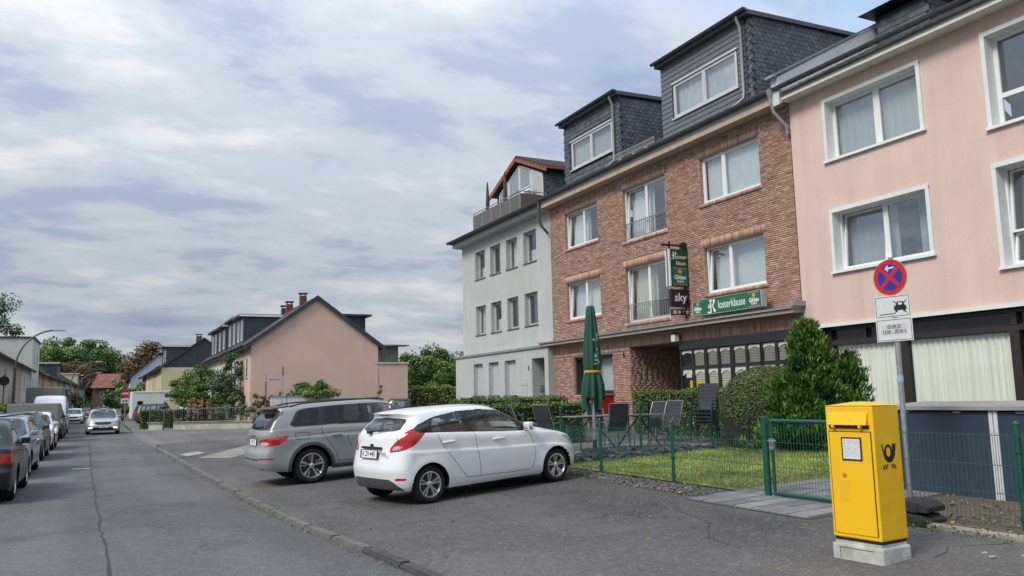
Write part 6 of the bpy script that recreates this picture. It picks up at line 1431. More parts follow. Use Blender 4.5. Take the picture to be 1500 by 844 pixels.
# ---------------- welded mesh fence
def fence_post(parent, x, y, z, h, r=.024, cap=True):
    b = MB(); b.tube([(x, y, z - .05), (x, y, z + h)], r, 10); b.tube([(x, y, z + h), (x, y, z + h + .025)], [r * 1.15, r * .6], 10)
    p = b.build('post', GF, parent, world=True, smooth=True)
    c = MB()
    for q in (.12, h * .42, h * .75):
        c.tube([(x, y, z + q - .02), (x, y, z + q + .02)], r * 1.35, 10); c.cbox((x - .0, y, z + q), (.02, .10, .035))
    c.build('clamp', GF, p, world=True); return p
def mesh_panel(parent, p, q, z0f, z1, name='wire_panel', sp=.05, hb=(0.06, .25, .45, .65, .83)):
    """one welded panel from p to q (x,y)"""
    p, q = np.array(p, float), np.array(q, float); L_ = np.linalg.norm(q - p); d = (q - p) / L_; n = int(L_ / sp); b = MB(); za, zb_ = z0f(*p), z0f(*q); r = .0030
    for i in range(n + 1):
        c = p + d * (i * L_ / n); z0 = za + (zb_ - za) * i / n; b.tube([(c[0], c[1], z0 + .04), (c[0], c[1], z1 + (zb_ - za) * i / n)], r, 3, caps=False)
    hh = z1 - za
    for f_ in hb: b.tube([(p[0], p[1], za + .04 + f_ * hh), (q[0], q[1], zb_ + .04 + f_ * hh)], .0048, 4, caps=False)
    return b.build(name, WIRE, parent, world=True, fix=False)
fn = thing('mesh_fence', 'green welded wire mesh fence along the lawn and terrace, left of the gate', 'fence', (XF, 12.4, .3))
pys = [8.36, 10.41, 12.47, 15.45, 18.4]
for i, y in enumerate(pys[1:]): fence_post(fn, XF, y, gzf(XF, y), .93 + (.06 if i == 2 else 0))
for a, c in zip(pys, pys[1:]): mesh_panel(fn, (XF - .03, a + .03), (XF - .03, c), gzf, gzf(XF, a) + .82)
f2 = thing('mesh_fence', 'low green wire mesh fence between terrace and lawn above the slate bank', 'fence', (10.2, 14.62, .4))
for x in (8.3, 10.24, 12.42, 14.0): fence_post(f2, x, 14.62, gzf(x, 14.6) - .02, 1.12)
for a, c in ((8.3, 10.24), (10.24, 12.42), (12.42, 14.0)): mesh_panel(f2, (a, 14.60), (c, 14.60), lambda x, y: gzf(x, y) + .05, gzf(a, 14.6) + .86)
f3 = thing('mesh_fence', 'green mesh fence in front of the dark blue bin housing', 'fence', (XF, 5.2, .3))
fence_post(f3, XF + .02, 5.03, gzf(XF, 5.0), 1.02, .03); fence_post(f3, XF + .02, 2.9, gzf(XF, 3.0), 1.02, .03)
for a, c in ((6.98, 5.05), (5.0, 2.9)): mesh_panel(f3, (XF - .02, a), (XF - .02, c), gzf, gzf(XF, a) + .93, hb=(.0, .33, .62, .93))
# gate
gt = thing('garden_gate', 'green tubular garden gate with wire infill, its latch post at the left', 'gate', (XF, 7.7, .3))
zg = gzf(XF, 8.3); b = MB(); b.tube([(XF, 8.40, zg - .05), (XF, 8.40, zg + 1.02)], .045, 12); b.tube([(XF, 8.40, zg + 1.02), (XF, 8.40, zg + 1.05)], [.055, .05], 12); gp = b.build('post', GF, gt, world=True, smooth=True)
b = MB(); b.tube([(XF, 8.40, zg + .78), (XF, 8.40, zg + .86)], .052, 12); b.tube([(XF, 8.4, zg + .2), (XF, 8.4, zg + .26)], .052, 12); b.build('clamp', GF, gp, world=True)
b = MB(); b.tube([(XF, 7.0, zg - .05), (XF, 7.0, zg + 1.02)], .045, 12); b.build('post', GF, gt, world=True, smooth=True)
b = MB(); fr_ = [(XF, 8.28, zg + .06), (XF, 8.28, zg + .99), (XF, 7.1, zg + .99), (XF, 7.1, zg + .06), (XF, 8.28, zg + .06)]
for a, c in zip(fr_, fr_[1:]): b.tube([a, c], .024, 10)
gf = b.build('gate_frame', GF, gt, world=True, smooth=True); mesh_panel(gt, (XF, 8.26), (XF, 7.12), lambda x, y: zg + .02, zg + .98, 'wire_infill', hb=(.02, .35, .68))
b = MB(); b.box(XF - .022, XF + .022, 8.25, 8.31, zg + .62, zg + .76); b.tube([(XF - .05, 8.28, zg + .73), (XF - .07, 8.28, zg + .73), (XF - .07, 8.14, zg + .735)], .010, 6); b.build('latch', ZINC, gf, world=True)

# ---------------- hedges and evergreens
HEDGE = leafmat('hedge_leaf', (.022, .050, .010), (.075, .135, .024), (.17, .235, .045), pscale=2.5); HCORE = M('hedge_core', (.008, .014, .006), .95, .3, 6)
YEW = leafmat('yew_leaf', (.022, .045, .012), (.065, .105, .024), (.145, .175, .045), brown=(.15, .09, .03), pscale=1.6)
CON = leafmat('conifer_leaf', (.010, .034, .008), (.030, .105, .015), (.095, .215, .030), brown=(.09, .05, .022), pscale=3)
def hedge(label, x0, x1, y0, y1, z0, z1, dens=520, leaf=.055, seed=1, name='hedge', mat=None, group=None, bumps=.05):
    t = thing(name, label, 'hedge', ((x0 + x1) / 2, (y0 + y1) / 2, z0), group=group); g = np.random.default_rng(seed)
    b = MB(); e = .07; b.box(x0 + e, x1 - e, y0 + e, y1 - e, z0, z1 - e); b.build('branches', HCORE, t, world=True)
    P = []; N_ = []
    for nrm, area, fn_ in (((0, 0, 1), (x1 - x0) * (y1 - y0), lambda k: np.stack([g.uniform(x0, x1, k), g.uniform(y0, y1, k), np.full(k, z1)], 1)),
        ((-1, 0, 0), (y1 - y0) * (z1 - z0), lambda k: np.stack([np.full(k, x0), g.uniform(y0, y1, k), g.uniform(z0, z1, k)], 1)), ((1, 0, 0), (y1 - y0) * (z1 - z0), lambda k: np.stack([np.full(k, x1), g.uniform(y0, y1, k), g.uniform(z0, z1, k)], 1)),
        ((0, -1, 0), (x1 - x0) * (z1 - z0), lambda k: np.stack([g.uniform(x0, x1, k), np.full(k, y0), g.uniform(z0, z1, k)], 1)), ((0, 1, 0), (x1 - x0) * (z1 - z0), lambda k: np.stack([g.uniform(x0, x1, k), np.full(k, y1), g.uniform(z0, z1, k)], 1))):
        k = int(area * dens); p = fn_(k); nv = np.array(nrm, float); w = np.sin(p[:, 0] * 5.1 + p[:, 2] * 3) * np.sin(p[:, 1] * 4.3 + 1) * bumps; p = p + nv * (w + g.uniform(-.09, .035, k))[:, None]; P.append(p); N_.append(np.tile(nv, (k, 1)))
    P = np.concatenate(P); N_ = np.concatenate(N_); q, f = leaves(P - rootloc(t), leaf, N_, .7, .9, seed); np_mesh('foliage', q, f, mat or HEDGE, t, g.random(len(f)), kind='stuff'); return t
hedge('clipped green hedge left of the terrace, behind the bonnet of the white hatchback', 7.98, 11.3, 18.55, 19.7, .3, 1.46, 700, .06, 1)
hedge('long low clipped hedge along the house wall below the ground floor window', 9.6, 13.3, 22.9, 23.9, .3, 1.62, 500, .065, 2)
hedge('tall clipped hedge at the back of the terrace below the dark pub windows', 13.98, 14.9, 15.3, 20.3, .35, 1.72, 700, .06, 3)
def crown_points(n, c, rad, seed, shell=.72, squash=None):
    g = np.random.default_rng(seed); v = g.normal(size=(n, 3)); v /= np.linalg.norm(v, axis=1, keepdims=True); r = g.uniform(shell, 1.03, n)[:, None]; return np.array(c) + v * r * np.array(rad), v
# yew dome
t = thing('clipped_yew', 'rounded yew bush clipped to a dome, beside the taller conifer', 'bush', (13.15, 13.75, .45)); g = np.random.default_rng(5); n = 26000
u = g.uniform(0, 6.28, n); h = g.uniform(0, 1, n) ** .9; rr_ = np.where(h < .45, 1.0 - .10 * (1 - h / .45) ** 2, np.sqrt(np.clip(1 - ((h - .45) / .57) ** 2, 0, 1))) * 1.15; rr_ = rr_ * (1 + .03 * np.sin(u * 5 + h * 9)) - np.abs(g.normal(0, .05, n))
P = np.stack([rr_ * np.cos(u), rr_ * np.sin(u), .05 + h * 1.70], 1); Nn = np.stack([np.cos(u), np.sin(u), h * 1.1], 1); Nn /= np.linalg.norm(Nn, axis=1, keepdims=True)
q, f = leaves(P, .055, Nn + np.array([0, 0, -.3]), .35, .7, 6); np_mesh('foliage', q, f, YEW, t, g.random(n), kind='stuff')
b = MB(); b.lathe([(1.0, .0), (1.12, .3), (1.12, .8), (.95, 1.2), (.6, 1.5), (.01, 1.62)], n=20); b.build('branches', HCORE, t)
# conifer of upright feathery sprays, one tall leader and a lower one to its right
def conifer(label, x, y, z, lead, seed, n=200):
    t = thing('conifer', label, 'tree', (x, y, z)); g = np.random.default_rng(seed); P = []; Nn = []; T = []
    for (lx, ly, lz, R0) in lead:
        k = int(n * lz * R0)
        for i in range(k):
            h = g.uniform(.03, 1) ** .85; a = g.uniform(0, 6.28); r = R0 * (1 - h) ** .74 * g.uniform(.5, 1.0) * (1 + .22 * math.sin(a * 3 + h * 7)); c = np.array((lx + r * math.cos(a), ly + r * math.sin(a), h * lz)); out = np.array((math.cos(a), math.sin(a), .75)); out /= np.linalg.norm(out)
            m = 80; s = g.uniform(.10, .20); d = g.normal(size=(m, 3)); d /= np.linalg.norm(d, axis=1, keepdims=True); d *= g.uniform(.2, 1, m)[:, None] ** .5; p = c + d * s * np.array((1, 1, .8)) + out * s * .6 * (d @ out)[:, None]
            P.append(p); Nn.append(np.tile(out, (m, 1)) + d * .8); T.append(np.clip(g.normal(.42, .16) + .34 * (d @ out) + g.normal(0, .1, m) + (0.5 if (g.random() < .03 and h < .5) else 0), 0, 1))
    P = np.concatenate(P); Nn = np.concatenate(Nn); Nn /= np.linalg.norm(Nn, axis=1, keepdims=True); gg = np.random.default_rng(seed + 50); k_ = len(P); ax = Nn * .75 + np.array((0, 0, .55)) + gg.normal(0, .38, (k_, 3)); ax /= np.linalg.norm(ax, axis=1, keepdims=True); sd_ = np.cross(ax, gg.normal(size=(k_, 3))); sd_ /= np.linalg.norm(sd_, axis=1, keepdims=True); s_ = gg.uniform(.06, .13, k_)[:, None]
    q = np.stack([P - ax * s_ * .5, P + sd_ * s_ * .17, P + ax * s_ * .6, P - sd_ * s_ * .17], 1).reshape(-1, 3); f = np.arange(k_ * 4).reshape(k_, 4); np_mesh('foliage', q, f, CON, t, np.concatenate(T), kind='stuff')
    b = MB()
    for (lx, ly, lz, R0) in lead: b.tube([(lx * .3, ly * .3, -.1), (lx, ly, lz * .3), (lx, ly, lz * .93)], [.10, .08, .02], 8)
    b.build('trunk', M('bark_brown', (.07, .045, .03), .95, .3, 12), t)
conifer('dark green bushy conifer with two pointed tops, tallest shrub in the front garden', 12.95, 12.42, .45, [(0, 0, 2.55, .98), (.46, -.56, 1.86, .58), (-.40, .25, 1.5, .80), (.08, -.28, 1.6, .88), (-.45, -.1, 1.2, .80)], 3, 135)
# ------------------------------------------------------------------ things on the terrace
TG = M('chair_textilene', (.030, .033, .040), .8, .2, 20, bump=.25, bscale=300); CF = M('chair_frame', (.26, .265, .275), .4, .1, metal=.5); CFD = M('chair_frame_dark', (.03, .032, .037), .4, .1, metal=.4)
def chair_parts(t, frame=None, high=.62, arms=True, dz=0.0):
    frame = frame or CF
    b = MB(); b.hexa([(-.22, -.24, .42 + dz), (.24, -.24, .44 + dz), (.24, .24, .44 + dz), (-.22, .24, .42 + dz), (-.22, -.24, .435 + dz), (.24, -.24, .455 + dz), (.24, .24, .455 + dz), (-.22, .24, .435 + dz)]); b.build('seat', TG, t)
    s = .24; b = MB(); k = 6; V = []; 
    for i in range(k + 1):
        h = i / k; x = -.22 - s * h - .03 * math.sin(h * 3.1); V += [(x, -.225, .45 + dz + high * h), (x, .225, .45 + dz + high * h), (x - .012, -.225, .45 + dz + high * h), (x - .012, .225, .45 + dz + high * h)]
    F = []
    for i in range(k): a = i * 4; F += [[a, a + 1, a + 5, a + 4], [a + 2, a + 6, a + 7, a + 3], [a, a + 4, a + 6, a + 2], [a + 1, a + 3, a + 7, a + 5]]
    F += [[0, 2, 3, 1], [k * 4, k * 4 + 1, k * 4 + 3, k * 4 + 2]]; b.add(V, F); b.build('backrest', TG, t)
    for y in (-.25, .25):
        b = MB(); b.tube([(.27, y, dz), (.22, y, .43 + dz), (.20, y, .60 + dz), (.10, y, .655 + dz), (-.20, y, .66 + dz), (-.30, y, .62 + dz)] if arms else [(.27, y, dz), (.22, y, .43 + dz)], .013, 6); b.build('leg', frame, t, smooth=True)
        b = MB(); b.tube([(-.36, y, dz), (-.24, y, .30 + dz), (-.21, y, .45 + dz), (-.47, y, 1.06 + dz - .62 + high)], .013, 6); b.build('leg', frame, t, smooth=True)
    b = MB(); b.tube([(-.21, -.25, .43 + dz), (-.21, .25, .43 + dz)], .012, 6); b.tube([(.22, -.25, .43 + dz), (.22, .25, .43 + dz)], .012, 6); b.tube([(-.47, -.25, .45 + high + dz), (-.47, .25, .45 + high + dz)], .012, 6); b.build('crossbar', frame, t)
ZT = .462
c0 = thing('garden_chair', 'grey framed garden chair in front of the table, its dark back turned to the fence', 'chair', (9.75, 14.95, ZT), R_(80), 'garden chairs on the terrace'); chair_parts(c0); c0.scale = (.9, .9, .94)
CH_ = [((8.75, 15.75), 20, 'garden chair at the left end of the terrace table beside the parasol pole'), ((10.75, 16.95), -95, 'garden chair on the far side of the terrace table, its back to the house'), ((8.55, 16.5), -20, 'dark garden chair half hidden by the fence post at the far left of the terrace'), ((11.35, 15.9), 190, 'garden chair at the right end of the terrace table'), ((12.55, 16.75), 205, 'tall reclined garden chair standing alone between table and chair stack')]
for (x, y), a, lb in CH_: dup(c0, (x, y, ZT), R_(a), lb)
# two stacks, every chair a thing
for k in range(5):
    s0 = thing('stacking_chair', 'placeholder', 'chair', (13.05, 16.0, ZT), R_(215), 'stacked chairs on the terrace') if k == 0 else dup(s0, (13.05 + .03 * k, 16.0 + .02 * k, ZT + .085 * k), R_(215))
    if k == 0: chair_parts(s0, CFD)
    s0['label'] = ('bottom chair', 'second chair from the bottom', 'middle chair', 'second chair from the top', 'topmost high backed chair')[k] + ' in the dark chair stack against the tall hedge'
for k in range(5):
    if k == 0: s1 = thing('garden_stool', 'x', 'stool', (12.55, 17.35, ZT), R_(200), 'stacked low chairs on the terrace'); 
    else: s1 = dup(s1, (12.55, 17.35, ZT + .085 * k), R_(200))
    if k == 0:
        b = MB()
        for i in range(5): b.box(-.2 + i * .085, -.2 + i * .085 + .065, -.24, .24, .43, .45)
        b.build('seat', CFD, s1)
        for y in (-.25, .25):
            b = MB(); b.tube([(.25, y, 0), (.2, y, .44), (.14, y, .64), (-.16, y, .66), (-.24, y, .42), (-.27, y, 0)], .014, 6); b.build('leg', CFD, s1, smooth=True)
    s1['label'] = ('bottom low chair', 'second low chair from the bottom', 'middle low chair', 'second low chair from the top', 'topmost low chair with looped arms')[k] + ' in the slatted stack left of the high backed stack'
# tables
def table(label, x, y, w, d, rz=0):
    t = thing('garden_table', label, 'table', (x, y, ZT), rz, 'terrace tables'); b = MB(); b.box(-w / 2, w / 2, -d / 2, d / 2, .715, .74); b.build('tabletop', M('table_top', (.16, .165, .17), .35, .15, 5), t, bevel=.008)
    b = MB()
    for s in (-1, 1):
        b.tube([(s * w * .36, -d * .36, .02), (s * w * .12, d * .30, .71)], .02, 6); b.tube([(s * w * .36, d * .36, .02), (s * w * .12, -d * .30, .71)], .02, 6); b.tube([(s * w * .12, -d * .3, .70), (s * w * .12, d * .3, .70)], .018, 6)
    b.build('trestle', CFD, t)
table('grey terrace table nearest the parasol with chairs pushed around it', 9.75, 15.85, 1.3, .8, R_(4)); table('grey terrace table right of the parasol, under the second fence post', 10.95, 15.7, 1.1, .8, R_(-6))
# parasol, closed and tied
PX, PY = 9.33, 15.0
pt = thing('closed_parasol', 'tall closed green parasol tied with an orange strap standing on the terrace', 'parasol', (PX, PY, ZT)); GP = M('parasol_green', (.009, .066, .040), .8, .12, 3, bump=.15, bscale=200)
b = MB(); b.lathe([(.001, 0), (.30, 0), (.30, .05), (.05, .08), (.04, .3)], n=20); b.build('base', CFD, pt, smooth=30); b = MB(); b.tube([(0, 0, 0), (0, 0, .95)], .042, 14); b.tube([(0, 0, .95), (0, 0, 3.0)], .032, 14); b.tube([(0, 0, .93), (0, 0, .99)], .05, 14); b.build('pole', M('pole_alu', (.42, .43, .44), .35, .1, 6, metal=.7), pt, smooth=True)
def cloth(prof, folds, amp, n=96, seed=0):
    V = []; F = []; m = len(prof); g = random.Random(seed); ph = [g.uniform(0, 6.28) for _ in range(8)]
    for i, (r, z, am) in enumerate(prof):
        for k in range(n):
            a = 2 * math.pi * k / n; w = math.sin(folds * a + ph[0] + .25 * math.sin(i * .7)) * .6 + math.sin(folds * .5 * a + ph[1]) * .4; w = abs(w) ** .7 * (1 if w > 0 else -1)
            hem = 0
            if i >= m - 1: hem = .17 * math.sin(3 * a + ph[2]) + .08 * math.sin(9 * a + ph[3])
            V.append(((r + am * w) * math.cos(a), (r + am * w) * math.sin(a), z + hem))
    for i in range(m - 1):
        for k in range(n): F.append([i * n + k, i * n + (k + 1) % n, (i + 1) * n + (k + 1) % n, (i + 1) * n + k])
    F.append(list(range(n))[::-1]); return V, F
b = MB(); V, F = cloth([(.065, 3.10, .004), (.085, 3.06, .008), (.10, 2.85, .018), (.13, 2.5, .028), (.16, 2.15, .036), (.175, 1.9, .038), (.155, 1.72, .026), (.15, 1.66, .02), (.165, 1.58, .05), (.19, 1.4, .075), (.19, 1.15, .085), (.165, .98, .09)], 8, .03)
b.add(V, F); b.build('canopy_cloth', GP, pt, smooth=True)
b = MB(); b.lathe([(.172, 1.665), (.178, 1.69), (.172, 1.715)], n=24); b.build('strap', M('orange_strap', (.55, .27, .07), .8, .1), pt, smooth=True)
LW = M('faded_print', (.22, .30, .25), .8, .1)
b = MB()
for k, (z, w, h, a0) in enumerate(((2.36, .05, .04, -1.9), (2.16, .05, .03, -1.6), (2.02, .06, .08, -1.75), (1.93, .10, .035, -1.7), (1.88, .05, .05, -1.45), (2.42, .03, .16, -1.55), (1.85, .06, .03, -1.8))):
    r = .215; ca, sa = math.cos(a0), math.sin(a0); c = Vector((r * ca, r * sa, z)); t_ = Vector((-sa, ca, 0)); b.quad(c - t_ * w / 2 - Vector((0, 0, h / 2)), c + t_ * w / 2 - Vector((0, 0, h / 2)), c + t_ * w / 2 + Vector((0, 0, h / 2)), c - t_ * w / 2 + Vector((0, 0, h / 2)))
b.build('faded_lettering', LW, pt)
# bicycle and red crate by the house wall
def bicycle(label, x, y, z, rz):
    t = thing('bicycle', label, 'bicycle', (x, y, z), rz); dk = MATS['black_trim']
    for px in (-.52, .52):
        b = MB(); b.lathe([(.335, -.015), (.35, 0), (.335, .015), (.32, 0), (.335, -.015)], c=(px, 0, .35), n=24, axis='y')
        for k in range(9): a = k * .7; b.tube([(px, 0, .35), (px + .33 * math.cos(a), 0, .35 + .33 * math.sin(a))], .003, 3)
        b.build('wheel', dk, t)
    b = MB()
    for p, q in (((-.52, 0, .35), (-.15, 0, .32)), ((-.15, 0, .32), (-.25, 0, .88)), ((-.25, 0, .75), (.36, 0, .80)), ((-.15, 0, .32), (.38, 0, .70)), ((-.52, 0, .35), (-.24, 0, .74)), ((.52, 0, .35), (.35, 0, .98))): b.tube([p, q], .018, 6)
    b.build('frame', M('bike_grey', (.3, .3, .32), .35, .1, metal=.5), t); b = MB(); b.cbox((-.27, 0, .93), (.27, .15, .07)); b.build('saddle', dk, t, bevel=.025, smooth=True)
    b = MB(); b.tube([(.28, -.28, 1.06), (.36, -.1, 1.04), (.36, .1, 1.04), (.28, .28, 1.06)], .014, 6); b.tube([(.35, 0, .98), (.36, 0, 1.05)], .016, 6); b.build('handlebar', dk, t)
bicycle('grey bicycle leaning near the brick wall left of the ground floor window', 15.6, 27.6, .45, R_(95)); bicycle('bicycle with pale handlebar parked under the ground floor window behind the parasol', 15.75, 25.9, .52, R_(100))
t = thing('red_cargo_box', 'red box standing by the brick wall right of the parasol pole', 'box', (15.7, 24.75, .45)); b = MB(); b.box(-.3, .3, -.42, .42, .55, 1.18); b.build('box_shell', M('red_plastic', (.42, .015, .015), .45, .1), t, bevel=.05, seg=3); b = MB(); b.box(-.33, .33, -.45, .45, 1.16, 1.22); b.build('lid', MATS['red_plastic'], t, bevel=.015); b = MB()
for a, c in ((-.25, -.36), (.25, -.36), (-.25, .36), (.25, .36)): b.tube([(a, c, 0), (a, c, .56)], .02, 6)
b.build('stand', CFD, t)
# ------------------------------------------------------------------ post box, sign post, rubber feet, bin housing
YEL = M('post_yellow', (.80, .455, .008), .45, .07, 5, bump=.06, bscale=26); YELD = M('post_yellow_door', (.80, .46, .006), .45, .03, 3)
ax, ay = 5.93, 5.02      # near front corner
mz = gzf(6.1, 5.2); pb = thing('post_box', 'tall yellow post box on a pale concrete base at the pavement edge', 'post box', (6.075, 5.265, mz), R_(5.5))
BW_, BD_ = .238, .185     # half width along y, half depth along x
CB = M('box_base_concrete', (.40, .41, .37), .9, .30, 6, bump=.25, bscale=60)
b = MB(); b.box(-BD_ - .012, BD_ + .012, -BW_ - .012, BW_ + .012, -.05, .125); base_ = b.build('base', CB, pb, bevel=.018, seg=2)
b = MB(); b.box(-BD_ + .01, BD_ - .01, -BW_ + .01, BW_ - .01, .125, .15); b.build('plinth_collar', CB, base_)
b = MB(); b.box(-BD_ - .0135, -BD_ - .008, -.16, .17, .09, .095); b.box(-BD_ - .0135, -BD_ - .008, .165, .170, .0, .095); b.build('inspection_seam', M('black_trim'), base_)
b = MB(); b.box(-BD_ + .012, BD_ - .012, -BW_ + .012, BW_ - .012, .15, .19); b.build('shadow_gap', M('black_trim'), pb)
H1 = 1.315
b = MB(); b.box(-BD_, BD_, -BW_, BW_, .178, H1); b.build('body', YEL, pb, bevel=.012, seg=3)
b = MB(); e = .006; b.add([(-BD_ - e, -BW_ - e, H1 + .003), (BD_ + e, -BW_ - e, H1 + .003), (BD_ + e, BW_ + e, H1 + .003), (-BD_ - e, BW_ + e, H1 + .003), (-BD_ * .2, -BW_ * .2, H1 + .036), (BD_ * .2, -BW_ * .2, H1 + .036), (BD_ * .2, BW_ * .2, H1 + .036), (-BD_ * .2, BW_ * .2, H1 + .036)], [[0, 3, 2, 1], [4, 5, 6, 7], [0, 1, 5, 4], [1, 2, 6, 5], [2, 3, 7, 6], [3, 0, 4, 7]]); b.build('roof', YEL, pb, bevel=.008, seg=2)
fxx = -BD_ - .0012
FX = lambda u, z, n=0.0: (fxx - n, -u, z)          # u to the right as read from the street
b = MB(); b.fbox(FX, -.205, .205, .215, 1.088, 0, .007); door = b.build('door', YELD, pb, bevel=.003)
b = MB()
for a, c, d, f_ in ((-.213, .213, 1.091, 1.097), (-.213, -.207, .215, 1.097), (.207, .213, .215, 1.097)): b.fbox(FX, a, c, d, f_, .0, .0025)
b.build('door_gap', M('black_trim'), door)
b = MB(); b.poly_prism([(0.0, 0.0), (.0, .105), (.012, .112), (.045, .0)], lambda a, c, q: (fxx - a, q, 1.152 + c), -.195, .195); sl_ = b.build('slot_hood', YELD, pb, bevel=.003)
b = MB(); b.fbox(FX, -.20, .20, 1.122, 1.152, 0, .010); b.build('slot', M('black_trim'), sl_)
b = MB(); b.lathe([(.0, -.012), (.016, -.012), (.016, .012), (0, .012)], c=(fxx - .03, -.13, 1.137), n=12, axis='y'); b.lathe([(.0, -.012), (.016, -.012), (.016, .012), (0, .012)], c=(fxx - .03, .14, 1.137), n=12, axis='y'); b.build('hinge', YELD, sl_, smooth=40)
b = MB(); b.fbox(FX, -.082, .118, .845, 1.045, .007, .013); nf = b.build('notice_frame', M('black_trim'), door)
b = MB(); b.fbox(FX, -.068, .104, .858, 1.032, .013, .0145); b.build('collection_notice', M('notice_paper', (.62, .62, .64), .4, .03), nf)
INK = M('print_grey', (.30, .30, .32), .7, 0); b = MB(); rr = random.Random(6)
for r in range(11):
    z = 1.015 - r * .0135
    if r == 3: continue
    u = -.056
    while u < .085: w = rr.uniform(.008, .028); b.fbox(FX, u, min(u + w, .09), z, z + .0032, .0146, .0149); u += w + rr.uniform(.004, .02)
b.build('notice_print', INK, nf)
b = MB(); b.lathe([(0, 0), (.020, 0), (.020, .006), (.014, .008), (0, .008)], c=(0, 0, 0), n=20, axis='x'); b.v = [(fxx - .007 - x, y + .075, z + .72) for x, y, z in b.v]; b.build('lock', M('lock_orange', (.50, .20, .03), .35, .2, 40), door, smooth=40)
b = MB(); b.fbox(FX, -.135, -.03, .50, .675, .007, .0085); b.build('paint_patch', M('post_yellow_patch', (.74, .42, .01), .5, .05), door)
# post horn emblem on the side that faces along the street
SD = lambda u, z, n=0.0: (u, -BW_ - n, z)
def ring_strip(mb, pts, w, f, n0, n1):
    L_ = []; R2 = []
    for i, (x, y) in enumerate(pts):
        x0, y0 = pts[max(i - 1, 0)]; x1, y1 = pts[min(i + 1, len(pts) - 1)]; d = math.hypot(x1 - x0, y1 - y0) or 1; nx, ny = -(y1 - y0) / d, (x1 - x0) / d; ww = w[i] if isinstance(w, list) else w; L_.append((x + nx * ww, y + ny * ww)); R2.append((x - nx * ww, y - ny * ww))
    for i in range(len(pts) - 1): mb.quad(f(*L_[i], n1), f(*L_[i + 1], n1), f(*R2[i + 1], n1), f(*R2[i], n1))
cx_, cz_ = .0, .90; s_ = .085
b = MB(); A = np.linspace(0, 2 * math.pi, 29); ring_strip(b, [(cx_ - .004 + s_ * .50 * math.cos(a), cz_ + .02 + s_ * .62 * math.sin(a)) for a in A], .0115, SD, 0, .0012)
A = np.linspace(math.radians(168), math.radians(372), 26); pts = [(cx_ + s_ * .80 * math.cos(a), cz_ + .022 + s_ * .92 * math.sin(a)) for a in A]; wd = [.009 + .017 * (i / 25) ** 1.6 for i in range(26)]; ring_strip(b, pts, wd, SD, 0, .0014)
b.quad(SD(cx_ + .052, cz_ + .085, .0015), SD(cx_ + .105, cz_ + .088, .0015), SD(cx_ + .098, cz_ + .03, .0015), SD(cx_ + .05, cz_ + .03, .0015)); b.quad(SD(cx_ - .098, cz_ + .085, .0015), SD(cx_ - .082, cz_ + .085, .0015), SD(cx_ - .06, cz_ + .02, .0015), SD(cx_ - .082, cz_ + .02, .0015))
for x0, d in ((-.068, 1), (-.035, 1), (.035, -1), (.066, -1)): b.quad(SD(cx_ + x0 - .011 - d * .022, cz_ - .125, .0015), SD(cx_ + x0 + .009 - d * .022, cz_ - .125, .0015), SD(cx_ + x0 + .011 + d * .006, cz_ - .085, .0015), SD(cx_ + x0 - .007 + d * .006, cz_ - .085, .0015))
b.build('post_horn_emblem', M('emblem_black', (.010, .010, .010), .5, 0), pb, fix=False)

# no stopping sign on a pole in rubber feet
ZN = M('galvanised', (.36, .375, .385), .42, .12, 14, metal=.65)
sx, sy = 8.15, 6.48; sz = gzf(sx, sy); sp = thing('no_stopping_sign', 'round no stopping sign over two white plates on a galvanised pole behind the post box', 'sign', (sx, sy, sz))
b = MB(); b.tube([(0, 0, 0), (0, 0, 2.88)], .030, 14); b.build('pole', ZN, sp, smooth=True)
SR = M('sign_red', (.52, .012, .018), .35, .05); SB = M('sign_blue', (.012, .030, .26), .35, .05); SW = M('sign_face_white', (.58, .60, .60), .45, .06, 8); SK = M('sign_ink', (.012, .012, .014), .5, 0)
rot = Matrix.Rotation(R_(6), 3, 'Z')
def SF(u, z, n=0.0): v = rot @ Vector((-.034 - n, -u, 0)); return (v.x, v.y, z)
def disc(mb, r, zc, n0, n1, k=40, mi=0): mb.poly_prism([(r * math.cos(t), zc + r * math.sin(t)) for t in np.linspace(0, 2 * math.pi, k + 1)[:-1]], SF, n0, n1, mi)
zc = 2.645; b = MB(); disc(b, .212, zc, 0, .006); face = b.build('sign_rim', ZN, sp); b = MB(); disc(b, .205, zc, .006, .0075); b.build('red_ring', SR, face); b = MB(); disc(b, .155, zc, .0075, .009); b.build('blue_field', SB, face)
b = MB()
for s in (1, -1):
    d = Vector((math.cos(R_(45)), s * math.sin(R_(45)))); q = Vector((-d.y, d.x)); r, w = .157, .022; P_ = [d * -r - q * w, d * r - q * w, d * r + q * w, d * -r + q * w]; b.poly_prism([(p.x, zc + p.y) for p in P_], SF, .009, .0102 if s > 0 else .0104)
b.build('red_cross', SR, face)
b = MB(); b.poly_prism([(-.055, zc + .105), (-.018, zc + .140), (-.005, zc + .128), (-.022, zc + .113), (.062, zc + .122), (.062, zc + .102), (-.022, zc + .093), (-.005, zc + .078), (-.018, zc + .068)], SF, .0104, .012); b.build('white_arrow', SW, face)
def plate(zc, w, h, label=None):
    b = MB(); b.fbox(SF, -w, w, zc - h, zc + h, 0, .004); p = b.build('sign_plate', SW, sp, bevel=.003); b = MB(); e = .012
    for a, c, d, f_ in ((-w + e, w - e, zc + h - e - .006, zc + h - e), (-w + e, w - e, zc - h + e, zc - h + e + .006), (-w + e, -w + e + .006, zc - h + e, zc + h - e), (w - e - .006, w - e, zc - h + e, zc + h - e)): b.fbox(SF, a, c, d, f_, .004, .0048)
    b.build('plate_border', SK, p); return p
p1 = plate(2.305, .222, .128); p2 = plate(2.035, .226, .132)
